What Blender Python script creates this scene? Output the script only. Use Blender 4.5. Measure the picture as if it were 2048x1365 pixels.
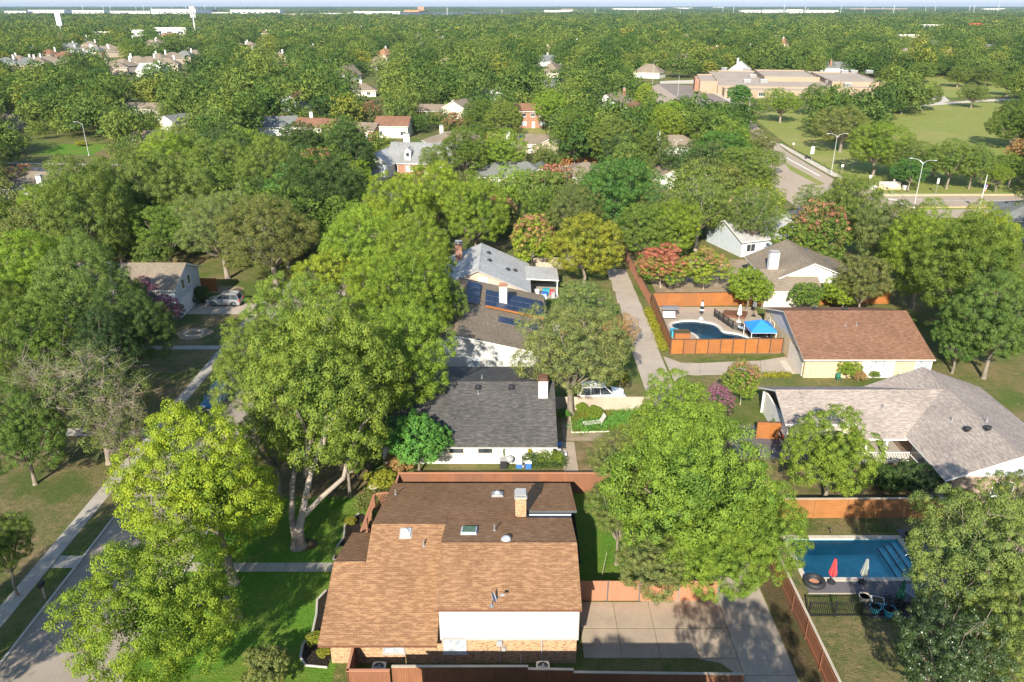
# Aerial view over a leafy suburban neighbourhood, low evening sun from behind the camera.
import bpy, math, random
import numpy as np
from mathutils import Vector, Matrix

for o in list(bpy.data.objects):
    bpy.data.objects.remove(o, do_unlink=True)
SC = bpy.context.scene
COL = SC.collection
RAD = math.radians

# ------------------------------------------------------------------ camera, sky, sun, exposure
CAM_H = 38.0
cam_d = bpy.data.cameras.new('camera')
cam_d.sensor_width = 36.0
cam_d.lens = 36.0 * 1560.0 / 2048.0
cam_d.clip_start = 0.5
cam_d.clip_end = 60000.0
cam = bpy.data.objects.new('camera', cam_d)
cam.location = (0, 0, CAM_H)
cam.rotation_euler = (math.pi / 2 - math.atan(672.5 / 1560.0), 0, 0)
COL.objects.link(cam)
SC.camera = cam

SUN_AZ = 14.0      # the light travels towards +Y, turned this much towards +X
SUN_EL = 30.0
wd = bpy.data.worlds.new('World')
SC.world = wd
wd.use_nodes = True
wn = wd.node_tree.nodes
wl = wd.node_tree.links
sky = wn.new('ShaderNodeTexSky')
sky.sky_type = 'NISHITA'
sky.sun_disc = False
sky.sun_elevation = RAD(SUN_EL)
sky.sun_rotation = RAD(180 + SUN_AZ)
sky.air_density = 1.0
sky.dust_density = 0.3
sky.ozone_density = 1.5
wn['Background'].inputs['Strength'].default_value = 0.15
tint = wn.new('ShaderNodeMix'); tint.data_type = 'RGBA'; tint.blend_type = 'MULTIPLY'
tint.inputs[0].default_value = 1.0; tint.inputs[7].default_value = (0.76, 0.86, 1.04, 1)
# the camera's soft shoulder: the whole sky, evenly in every direction, as c / (1 + c / 3.4)
sh1 = wn.new('ShaderNodeVectorMath'); sh1.operation = 'MULTIPLY_ADD'; sh1.inputs[1].default_value = (1 / 3.4,) * 3; sh1.inputs[2].default_value = (1, 1, 1)
sh2 = wn.new('ShaderNodeVectorMath'); sh2.operation = 'DIVIDE'
wl.new(sky.outputs[0], sh1.inputs[0]); wl.new(sky.outputs[0], sh2.inputs[0]); wl.new(sh1.outputs[0], sh2.inputs[1])
wl.new(sh2.outputs[0], tint.inputs[6]); wl.new(tint.outputs[2], wn['Background'].inputs['Color'])

sun_d = bpy.data.lights.new('sun', 'SUN')
sun_d.energy = 3.2
sun_d.angle = RAD(0.6)
sun_d.color = (1.0, 0.91, 0.76)
sun = bpy.data.objects.new('sun', sun_d)
sun.rotation_euler = Vector((math.sin(RAD(SUN_AZ)) * math.cos(RAD(SUN_EL)),
                             math.cos(RAD(SUN_AZ)) * math.cos(RAD(SUN_EL)),
                             -math.sin(RAD(SUN_EL)))).to_track_quat('-Z', 'Y').to_euler()
COL.objects.link(sun)

SC.view_settings.view_transform = 'Standard'
SC.view_settings.look = 'None'
SC.view_settings.gamma = 1.0
SC.view_settings.use_curve_mapping = False
SC.view_settings.exposure = 1.65
SC.render.engine = 'CYCLES'
SC.cycles.max_bounces = 6
SC.cycles.diffuse_bounces = 3
SC.cycles.glossy_bounces = 2
SC.cycles.transmission_bounces = 3
SC.cycles.transparent_max_bounces = 6
SC.cycles.volume_bounces = 0
SC.cycles.use_denoising = True
SC.cycles.caustics_reflective = False
SC.cycles.caustics_refractive = False

# ------------------------------------------------------------------ materials
class NT:
    def __init__(s, name):
        s.m = bpy.data.materials.new(name)
        s.m.use_nodes = True
        s.t = s.m.node_tree
        s.b = s.t.nodes['Principled BSDF']
        s.out = s.t.nodes['Material Output']
    def n(s, typ, **kw):
        nd = s.t.nodes.new('ShaderNode' + typ)
        for k, v in kw.items():
            setattr(nd, k, v)
        return nd
    def l(s, a, b):
        s.t.links.new(a, b)
    def val(s, sock, v):
        if isinstance(v, bpy.types.NodeSocket):
            s.l(v, sock)
        else:
            if isinstance(v, (tuple, list)) and len(v) == 3:
                v = (*v, 1)
            sock.default_value = v
    def mix(s, f, a, b, mode='MIX'):
        nd = s.n('Mix', data_type='RGBA', blend_type=mode)
        s.val(nd.inputs[0], f); s.val(nd.inputs[6], a); s.val(nd.inputs[7], b)
        return nd.outputs[2]
    def math(s, op, a, b=0.0, clamp=False):
        nd = s.n('Math', operation=op, use_clamp=clamp)
        s.val(nd.inputs[0], a); s.val(nd.inputs[1], b)
        return nd.outputs[0]
    def noise(s, vec, scale, detail=3.0, rough=0.55):
        nd = s.n('TexNoise')
        nd.inputs['Scale'].default_value = scale
        nd.inputs['Detail'].default_value = detail
        nd.inputs['Roughness'].default_value = rough
        if vec is not None:
            s.l(vec, nd.inputs['Vector'])
        return nd.outputs['Fac']
    def ramp(s, f, lo, hi):
        nd = s.n('MapRange')
        s.l(f, nd.inputs[0]); nd.inputs[1].default_value = lo; nd.inputs[2].default_value = hi
        return nd.outputs[0]
    def pos(s):
        return s.n('NewGeometry').outputs['Position']
    def uv(s):
        return s.n('UVMap').outputs[0]
    def scaled(s, vec, v3):
        nd = s.n('VectorMath', operation='MULTIPLY')
        s.l(vec, nd.inputs[0]); nd.inputs[1].default_value = v3
        return nd.outputs[0]
    def bump(s, h, strength, dist=0.02):
        nd = s.n('Bump')
        nd.inputs['Strength'].default_value = strength
        nd.inputs['Distance'].default_value = dist
        s.l(h, nd.inputs['Height'])
        s.l(nd.outputs[0], s.b.inputs['Normal'])
    def col(s, c, rough=0.8, spec=0.3):
        s.val(s.b.inputs['Base Color'], c)
        s.val(s.b.inputs['Roughness'], rough)
        s.b.inputs['Specular IOR Level'].default_value = spec

M = {}
def plain(name, c, rough=0.6, var=0.12, scale=3.0, metal=0.0, spec=0.4):
    t = NT(name)
    f = t.noise(t.pos(), scale, 4)
    d = tuple(x * (1 - var * 2) for x in c)
    t.col(t.mix(t.ramp(f, 0.3, 0.7), d, c), rough, spec)
    t.b.inputs['Metallic'].default_value = metal
    M[name] = t.m
    return t.m

def shingle(name, c1, c2, c3, w=0.34, h=0.145, patch=0.25):
    """three-tab roof shingles laid in courses on metre UVs"""
    t = NT(name)
    uv = t.uv()
    br = t.n('TexBrick')
    br.offset = 0.5
    t.l(uv, br.inputs['Vector'])
    br.inputs['Color1'].default_value = (*c1, 1)
    br.inputs['Color2'].default_value = (*c2, 1)
    br.inputs['Mortar'].default_value = (*[x * 0.45 for x in c2], 1)
    br.inputs['Scale'].default_value = 1.0
    br.inputs['Mortar Size'].default_value = 0.008
    br.inputs['Mortar Smooth'].default_value = 0.4
    br.inputs['Bias'].default_value = 0.0
    br.inputs['Brick Width'].default_value = w
    br.inputs['Row Height'].default_value = h
    # long dashes of a second tone, as architectural shingles blend
    big = t.noise(t.scaled(uv, (1.6, 5.5, 1.0)), 1.0, 2, 0.6)
    c = t.mix(t.math('MULTIPLY', t.ramp(big, 0.48, 0.60), 0.75), br.outputs['Color'], c3)
    fine = t.noise(t.scaled(uv, (14, 30, 1.0)), 1.0, 2)
    c = t.mix(t.ramp(fine, 0.25, 0.75), t.mix(1.0, c, (0.72, 0.72, 0.72), 'MULTIPLY'), c)
    stain = t.noise(t.pos(), patch, 4, 0.6)
    c = t.mix(t.math('MULTIPLY', t.ramp(stain, 0.4, 0.72), 0.5), c, t.mix(1.0, c, (0.58, 0.58, 0.60), 'MULTIPLY'))
    run = t.noise(t.scaled(uv, (1.3, 0.16, 1.0)), 1.0, 4, 0.7)
    c = t.mix(t.math('MULTIPLY', t.ramp(run, 0.5, 0.78), 0.4), c, t.mix(1.0, c, (0.62, 0.62, 0.64), 'MULTIPLY'))
    t.col(c, 0.92, 0.15)
    t.bump(t.math('ADD', t.math('MULTIPLY', br.outputs['Fac'], -1.0), fine), 0.6, 0.02)
    M[name] = t.m

def brickmat(name, c1, c2, mortar):
    t = NT(name)
    uv = t.uv()
    br = t.n('TexBrick')
    t.l(uv, br.inputs['Vector'])
    br.inputs['Color1'].default_value = (*c1, 1)
    br.inputs['Color2'].default_value = (*c2, 1)
    br.inputs['Mortar'].default_value = (*mortar, 1)
    br.inputs['Scale'].default_value = 1.0
    br.inputs['Mortar Size'].default_value = 0.012
    br.inputs['Brick Width'].default_value = 0.24
    br.inputs['Row Height'].default_value = 0.085
    blotch = t.noise(t.scaled(uv, (3.5, 9.0, 1)), 1.0, 2, 0.7)
    c = t.mix(t.ramp(blotch, 0.5, 0.62), br.outputs['Color'], t.mix(1.0, br.outputs['Color'], (0.5, 0.46, 0.42), 'MULTIPLY'))
    t.col(c, 0.85, 0.25)
    t.bump(br.outputs['Fac'], -0.5, 0.01)
    M[name] = t.m

def siding(name, c, board=0.2, axis='v', dark=0.72):
    """lapped boards: a thin shade line every board width on metre UVs"""
    t = NT(name)
    sep = t.n('SeparateXYZ'); t.l(t.uv(), sep.inputs[0])
    s = sep.outputs[1] if axis == 'v' else sep.outputs[0]
    fr = t.math('FRACT', t.math('DIVIDE', s, board))
    line = t.math('LESS_THAN', fr, 0.12)
    n = t.noise(t.pos(), 1.2, 4)
    base = t.mix(t.ramp(n, 0.3, 0.75), c, tuple(x * 0.86 for x in c))
    t.col(t.mix(line, base, tuple(x * dark for x in c)), 0.6, 0.35)
    t.bump(fr, 0.35, 0.02)
    M[name] = t.m

def ground_mat(name, a, b, c, s1=0.12, s2=1.6, mow=None, lo=.42, hi=.62):
    """turf: broad patches, small tufts, bare spots"""
    t = NT(name)
    p = t.pos()
    n1 = t.noise(p, s1, 5, 0.6)
    n2 = t.noise(p, s2, 6, 0.7)
    n3 = t.noise(p, 9.0, 4, 0.7)
    col = t.mix(t.ramp(n2, 0.3, 0.7), a, b)
    col = t.mix(t.math('MULTIPLY', t.ramp(n1, lo, hi), t.ramp(n2, 0.25, 0.6)), col, c)
    col = t.mix(t.ramp(n3, 0.3, 0.72), t.mix(1.0, col, (0.55, 0.58, 0.55), 'MULTIPLY'), col)
    worn = t.ramp(t.noise(p, s1 * 4.5, 4, 0.65), 0.60, 0.74)
    col = t.mix(t.math('MULTIPLY', worn, 0.55), col, tuple(x * 0.5 + y * 0.5 for x, y in zip(c, (0.30, 0.24, 0.13))))
    t.col(col, 0.95, 0.1)
    t.bump(t.math('ADD', n2, n3), 0.9, 0.12)
    M[name] = t.m

def concrete(name, c, stain=0.5, scale=0.5, crack=False):
    t = NT(name)
    p = t.pos()
    n1 = t.noise(p, scale, 6, 0.65)
    n2 = t.noise(t.scaled(p, (6, 1.2, 1)), 1.0, 5, 0.7)
    n3 = t.noise(p, 18.0, 3, 0.7)
    oi = t.n('ObjectInfo')
    col = t.mix(t.math('MULTIPLY', t.ramp(n1, 0.4, 0.7), stain), c, tuple(x * 0.6 for x in c))
    col = t.mix(t.math('MULTIPLY', t.ramp(n2, 0.45, 0.75), stain * 0.6), col, tuple(x * 0.55 for x in c))
    col = t.mix(t.math('MULTIPLY', n3, 0.5), col, tuple(x * 0.75 for x in c))
    col = t.mix(t.math('MULTIPLY', oi.outputs['Random'], 0.35), col, tuple(x * 0.72 for x in c))
    # hairline cracks and dark oil spots
    wob = t.n('VectorMath', operation='ADD'); t.l(p, wob.inputs[0]); cw = t.n('CombineXYZ'); t.l(t.math('MULTIPLY', n1, 2.2), cw.inputs[0]); t.l(t.math('MULTIPLY', n2, 1.6), cw.inputs[1]); t.l(cw.outputs[0], wob.inputs[1])
    vo = t.n('TexVoronoi', feature='DISTANCE_TO_EDGE'); vo.inputs['Scale'].default_value = 0.3; t.l(wob.outputs[0], vo.inputs['Vector'])
    crack_ = t.math('MULTIPLY', t.math('LESS_THAN', vo.outputs['Distance'], 0.007), t.ramp(t.noise(p, 0.25, 2), 0.45, 0.6))
    col = t.mix(t.math('MULTIPLY', crack_, 0.6), col, tuple(x * 0.35 for x in c))
    spots = t.ramp(t.noise(p, 0.9, 3, 0.5), 0.66, 0.76)
    col = t.mix(t.math('MULTIPLY', spots, 0.45), col, tuple(x * 0.4 for x in c))
    t.col(col, 0.88, 0.25)
    t.bump(n3, 0.25, 0.01)
    M[name] = t.m

def woodmat(name, c1, c2, vertical=True, weather=0.35):
    t = NT(name)
    tc = t.n('TexCoord').outputs['Object']
    oi = t.n('ObjectInfo')
    off = t.n('VectorMath', operation='ADD')
    t.l(tc, off.inputs[0])
    cmb = t.n('CombineXYZ')
    t.l(t.math('MULTIPLY', oi.outputs['Random'], 50.0), cmb.inputs[0]); t.l(cmb.outputs[0], off.inputs[1])
    sc = (9.0, 9.0, 0.6) if vertical else (0.6, 9.0, 9.0)
    g = t.noise(t.scaled(off.outputs[0], sc), 1.0, 4, 0.65)
    w = t.noise(t.pos(), 0.9, 4, 0.6)
    col = t.mix(t.ramp(g, 0.32, 0.68), c1, c2)
    col = t.mix(t.math('MULTIPLY', t.ramp(w, 0.45, 0.75), weather), col, tuple(x * 0.5 for x in c1))
    rnd = t.math('FRACT', t.math('MULTIPLY', oi.outputs['Random'], 7.31))
    col = t.mix(t.math('MULTIPLY', rnd, 0.38), col, t.mix(0.5, tuple(x * 0.55 for x in c1), (sum(c1) / 4.2,) * 3))
    t.col(col, 0.7, 0.3)
    t.bump(g, 0.3, 0.01)
    M[name] = t.m

def leafmat(name, bloom=None, bloom_amt=0.5, rough=0.62, spec=0.16, trans=0.22):
    """leaf colour = the tree's own colour, varied by clump and by leaf, with inner shade painted in"""
    t = NT(name)
    oi = t.n('ObjectInfo')
    at = t.n('Attribute', attribute_name='tint')
    sep = t.n('SeparateColor'); t.l(at.outputs['Color'], sep.inputs[0])
    r, g, b = sep.outputs
    base = oi.outputs['Color']
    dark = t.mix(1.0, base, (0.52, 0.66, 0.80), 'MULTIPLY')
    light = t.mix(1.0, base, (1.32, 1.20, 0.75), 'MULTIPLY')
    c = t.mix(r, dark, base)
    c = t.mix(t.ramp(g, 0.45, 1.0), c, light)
    if bloom:
        k = t.math('MULTIPLY', t.math('GREATER_THAN', b, 1.0 - bloom_amt), 1.0)
        bl = t.mix(g, tuple(x * 0.6 for x in bloom), bloom)
        c = t.mix(k, c, bl)
    t.col(c, rough, spec)
    tr = t.n('BsdfTranslucent')
    t.l(t.mix(1.0, c, (1.35, 1.3, 0.5) if not bloom else (1.2, 1.05, 0.8), 'MULTIPLY'), tr.inputs['Color'])
    mx = t.n('MixShader'); mx.inputs[0].default_value = trans
    t.l(t.b.outputs[0], mx.inputs[1]); t.l(tr.outputs[0], mx.inputs[2])
    t.l(mx.outputs[0], t.out.inputs['Surface'])
    M[name] = t.m

def farleafmat(name, lum=1.0):
    t = NT(name)
    oi = t.n('ObjectInfo')
    at = t.n('Attribute', attribute_name='tint')
    sep = t.n('SeparateColor'); t.l(at.outputs['Color'], sep.inputs[0])
    cr = t.n('ValToRGB')
    stops = [(0.0, (0.055, 0.100, 0.028)), (0.25, (0.090, 0.155, 0.032)), (0.5, (0.130, 0.185, 0.044)),
             (0.75, (0.175, 0.225, 0.046)), (0.93, (0.195, 0.235, 0.050)), (1.0, (0.27, 0.26, 0.04))]
    el = cr.color_ramp.elements
    el[0].position, el[0].color = stops[0][0], (*stops[0][1], 1)
    el[1].position, el[1].color = stops[-1][0], (*stops[-1][1], 1)
    for p_, c_ in stops[1:-1]:
        e = el.new(p_); e.color = (*c_, 1)
    t.l(oi.outputs['Random'], cr.inputs[0])
    base = cr.outputs[0]
    c = t.mix(sep.outputs[0], t.mix(1.0, base, (0.55, 0.66, 0.75), 'MULTIPLY'), t.mix(1.0, base, (1.12, 1.12, 0.95), 'MULTIPLY'))
    t.col(c, 0.7, 0.12)
    tr = t.n('BsdfTranslucent'); t.l(t.mix(1.0, c, (1.3, 1.25, 0.5), 'MULTIPLY'), tr.inputs['Color'])
    mx = t.n('MixShader'); mx.inputs[0].default_value = 0.18
    t.l(t.b.outputs[0], mx.inputs[1]); t.l(tr.outputs[0], mx.inputs[2])
    t.l(mx.outputs[0], t.out.inputs['Surface'])
    M[name] = t.m

def glassmat(name, c, rough=0.08):
    t = NT(name)
    n = t.noise(t.pos(), 2.0, 2)
    t.col(t.mix(t.ramp(n, 0.35, 0.65), c, tuple(x * 1.8 + 0.01 for x in c)), rough, 0.8)
    M[name] = t.m

def watermat(name, tint):
    t = NT(name)
    p = t.pos()
    tr = t.n('BsdfTransparent'); tr.inputs[0].default_value = (*tint, 1)
    gl = t.n('BsdfGlossy'); gl.inputs['Roughness'].default_value = 0.04
    fr = t.n('Fresnel'); fr.inputs['IOR'].default_value = 1.33
    bp = t.n('Bump'); bp.inputs['Strength'].default_value = 0.5; bp.inputs['Distance'].default_value = 0.05
    t.l(t.noise(p, 3.5, 4), bp.inputs['Height'])
    t.l(bp.outputs[0], gl.inputs['Normal']); t.l(bp.outputs[0], fr.inputs['Normal'])
    mx = t.n('MixShader'); t.l(fr.outputs[0], mx.inputs[0]); t.l(tr.outputs[0], mx.inputs[1]); t.l(gl.outputs[0], mx.inputs[2])
    t.l(mx.outputs[0], t.out.inputs['Surface'])
    M[name] = t.m

shingle('shingle_tan', (0.36, 0.200, 0.108), (0.295, 0.158, 0.084), (0.47, 0.280, 0.150))
shingle('shingle_black', (0.115, 0.110, 0.106), (0.085, 0.082, 0.082), (0.165, 0.158, 0.146))
shingle('shingle_brown', (0.29, 0.155, 0.095), (0.21, 0.110, 0.070), (0.35, 0.195, 0.125))
shingle('shingle_mauve', (0.44, 0.37, 0.32), (0.34, 0.285, 0.25), (0.52, 0.45, 0.39))
shingle('shingle_silver', (0.52, 0.52, 0.51), (0.45, 0.45, 0.45), (0.60, 0.60, 0.57))
shingle('shingle_umber', (0.28, 0.225, 0.165), (0.22, 0.18, 0.135), (0.34, 0.27, 0.195))
shingle('shingle_taupe', (0.30, 0.245, 0.18), (0.25, 0.205, 0.155), (0.34, 0.285, 0.21))
shingle('shingle_sage', (0.22, 0.235, 0.22), (0.18, 0.19, 0.18), (0.27, 0.285, 0.26))
shingle('shingle_steel', (0.30, 0.31, 0.31), (0.25, 0.255, 0.26), (0.36, 0.37, 0.36))
brickmat('brick_gold', (0.50, 0.30, 0.15), (0.38, 0.20, 0.10), (0.45, 0.38, 0.28))
brickmat('brick_cream', (0.66, 0.52, 0.32), (0.58, 0.44, 0.26), (0.60, 0.52, 0.38))
brickmat('brick_red', (0.36, 0.15, 0.085), (0.28, 0.11, 0.065), (0.42, 0.33, 0.26))
brickmat('brick_mottled', (0.33, 0.22, 0.16), (0.20, 0.13, 0.10), (0.46, 0.40, 0.34))
siding('siding_white', (0.80, 0.79, 0.76), 0.25)
siding('siding_cream', (0.72, 0.66, 0.55), 0.22)
siding('siding_beige', (0.62, 0.52, 0.42), 0.22)
siding('siding_grey', (0.58, 0.58, 0.57), 0.25)
siding('siding_blue', (0.52, 0.58, 0.64), 0.2)
siding('siding_tan', (0.48, 0.40, 0.32), 0.22)
siding('siding_red', (0.42, 0.09, 0.06), 0.22)
siding('batten_greige', (0.56, 0.52, 0.47), 0.3, 'u')
siding('batten_white', (0.74, 0.73, 0.71), 0.41, 'u', 0.80)
siding('garage_door_paint', (0.68, 0.63, 0.56), 0.53)
ground_mat('turf', (0.095, 0.145, 0.032), (0.150, 0.190, 0.048), (0.30, 0.22, 0.115))
ground_mat('turf_lush', (0.095, 0.215, 0.022), (0.140, 0.290, 0.034), (0.20, 0.25, 0.045), 0.2, 2.2)
ground_mat('turf_park', (0.250, 0.285, 0.070), (0.31, 0.34, 0.095), (0.42, 0.35, 0.15), 0.03, 0.25, lo=.5, hi=.72)
ground_mat('turf_dry', (0.110, 0.120, 0.036), (0.17, 0.155, 0.055), (0.34, 0.235, 0.135), 0.35, 1.9, lo=.36, hi=.55)
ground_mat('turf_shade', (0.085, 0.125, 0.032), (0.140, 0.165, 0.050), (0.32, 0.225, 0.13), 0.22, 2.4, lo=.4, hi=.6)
ground_mat('soil', (0.42, 0.32, 0.235), (0.50, 0.395, 0.30), (0.30, 0.23, 0.14), 0.5, 2.0)
ground_mat('litter', (0.115, 0.078, 0.045), (0.185, 0.135, 0.075), (0.09, 0.10, 0.035), 0.6, 4.0)
ground_mat('mulch', (0.035, 0.027, 0.022), (0.055, 0.044, 0.036), (0.03, 0.026, 0.022), 0.8, 6.0)
ground_mat('shrub_ground', (0.10, 0.155, 0.03), (0.22, 0.25, 0.045), (0.30, 0.24, 0.04), 0.8, 3.0)
concrete('concrete_warm', (0.42, 0.34, 0.26), 0.75, 0.45)
concrete('concrete_alley', (0.44, 0.375, 0.305), 0.65, 0.3)
concrete('concrete_walk', (0.40, 0.37, 0.32), 0.35, 0.8)
concrete('concrete_pale', (0.56, 0.50, 0.42), 0.25)
concrete('road_grey', (0.34, 0.29, 0.24), 0.65, 0.3)
concrete('road_tan', (0.42, 0.345, 0.265), 0.35, 0.1)
concrete('asphalt_old', (0.27, 0.225, 0.19), 0.5, 0.1)
concrete('paver_slate', (0.145, 0.135, 0.145), 0.3, 1.4)
concrete('kerb_stone', (0.50, 0.47, 0.42), 0.3, 1.0)
woodmat('cedar', (0.31, 0.108, 0.026), (0.41, 0.160, 0.042), False)
woodmat('cedar_dull', (0.30, 0.12, 0.036), (0.38, 0.17, 0.058), False)
woodmat('stain_brown', (0.225, 0.095, 0.05), (0.29, 0.125, 0.065))
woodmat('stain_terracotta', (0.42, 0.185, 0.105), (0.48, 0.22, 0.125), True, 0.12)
woodmat('wood_weathered', (0.42, 0.35, 0.27), (0.52, 0.45, 0.36))
woodmat('wood_dark', (0.09, 0.055, 0.04), (0.13, 0.08, 0.055))
woodmat('bark', (0.20, 0.165, 0.13), (0.33, 0.28, 0.225), True, 0.5)
woodmat('bark_pale', (0.34, 0.28, 0.22), (0.46, 0.39, 0.31), True, 0.3)
woodmat('bark_fresh', (0.75, 0.45, 0.18), (0.80, 0.55, 0.28), True, 0.1)
plain('white_paint', (0.80, 0.79, 0.76), 0.5, 0.04)
plain('trim_grey', (0.40, 0.39, 0.38), 0.5, 0.05)
plain('trim_slate', (0.10, 0.115, 0.13), 0.5, 0.05)
plain('trim_brown', (0.16, 0.075, 0.045), 0.5, 0.08)
plain('black_metal', (0.022, 0.022, 0.024), 0.45, 0.1)
plain('galvanised', (0.58, 0.59, 0.60), 0.35, 0.08, 6, 0.7)
plain('lamp_metal', (0.62, 0.64, 0.64), 0.4, 0.05, 3, 0.3)
plain('ac_beige', (0.62, 0.56, 0.46), 0.5, 0.06)
plain('ac_fin', (0.13, 0.14, 0.15), 0.6, 0.15, 20)
plain('dish_grey', (0.42, 0.45, 0.50), 0.35, 0.04)
plain('roof_white', (0.80, 0.79, 0.76), 0.5, 0.05, 0.8)
plain('roof_gravel', (0.40, 0.33, 0.265), 0.9, 0.12, 0.12)
plain('school_wall', (0.36, 0.27, 0.19), 0.7, 0.06, 0.2)
plain('tilt_wall', (0.78, 0.76, 0.72), 0.7, 0.05, 0.02)
plain('terracotta_wall', (0.60, 0.27, 0.12), 0.7, 0.05, 0.02)
plain('glass_block', (0.10, 0.13, 0.18), 0.3, 0.3, 0.03)
plain('canvas_blue', (0.03, 0.24, 0.72), 0.55, 0.05, 2)
plain('canvas_white', (0.82, 0.82, 0.80), 0.7, 0.04, 2)
plain('canvas_grey', (0.16, 0.16, 0.17), 0.7, 0.06, 2)
plain('canvas_red', (0.60, 0.06, 0.07), 0.7, 0.08, 4)
plain('canvas_stone', (0.28, 0.31, 0.29), 0.7, 0.08, 4)
plain('canvas_green', (0.03, 0.16, 0.10), 0.7, 0.08, 4)
plain('rubber', (0.03, 0.032, 0.036), 0.6, 0.15, 4)
plain('plastic_blue', (0.05, 0.17, 0.50), 0.4, 0.05)
plain('plastic_teal', (0.05, 0.38, 0.50), 0.4, 0.05)
plain('plastic_grey', (0.35, 0.36, 0.38), 0.5, 0.05)
plain('plastic_black', (0.03, 0.03, 0.035), 0.5, 0.05)
plain('clay', (0.50, 0.24, 0.14), 0.8, 0.08)
plain('stone_pale', (0.62, 0.56, 0.46), 0.8, 0.12, 4)
plain('paint_white', (0.75, 0.74, 0.70), 0.6, 0.08, 2)
plain('paint_yellow', (0.62, 0.48, 0.20), 0.6, 0.08, 2)
plain('sign_red', (0.60, 0.06, 0.04), 0.5, 0.05)
plain('sign_blue', (0.08, 0.20, 0.45), 0.5, 0.05)
plain('steel_far', (0.62, 0.64, 0.66), 0.5, 0.05)
plain('car_silver', (0.50, 0.52, 0.54), 0.25, 0.02, 2, 0.6)
plain('car_blue', (0.05, 0.14, 0.21), 0.22, 0.02, 2, 0.5)
plain('car_white', (0.80, 0.80, 0.80), 0.3, 0.02)
plain('car_black', (0.02, 0.02, 0.022), 0.2, 0.02)
plain('tail_red', (0.70, 0.02, 0.03), 0.25, 0.02)
plain('head_glass', (0.75, 0.76, 0.78), 0.15, 0.02)
plain('plaster_blue', (0.24, 0.78, 0.86), 0.6, 0.12, 1.2)
plain('plaster_teal', (0.10, 0.62, 0.66), 0.6, 0.15, 1.0)
glassmat('glass_dark', (0.030, 0.038, 0.045))
glassmat('glass_blind', (0.30, 0.34, 0.38), 0.2)
plain('solar_blue', (0.018, 0.035, 0.085), 0.4, 0.15, 1.5, 0, 0.25)
glassmat('skylight_glass', (0.30, 0.33, 0.36), 0.1)
glassmat('skylight_green', (0.10, 0.17, 0.13), 0.08)
watermat('pool_water', (0.80, 0.97, 0.99))
watermat('pool_water_deep', (0.60, 0.92, 0.95))
leafmat('leaf')
leafmat('leaf_gloss', None, 0, 0.36, 0.5, 0.15)
leafmat('leaf_pink', (0.58, 0.20, 0.13), 0.36)
leafmat('leaf_purple', (0.34, 0.14, 0.22), 0.45)
leafmat('leaf_rose', (0.52, 0.23, 0.16), 0.12)
farleafmat('leaf_far')

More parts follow.
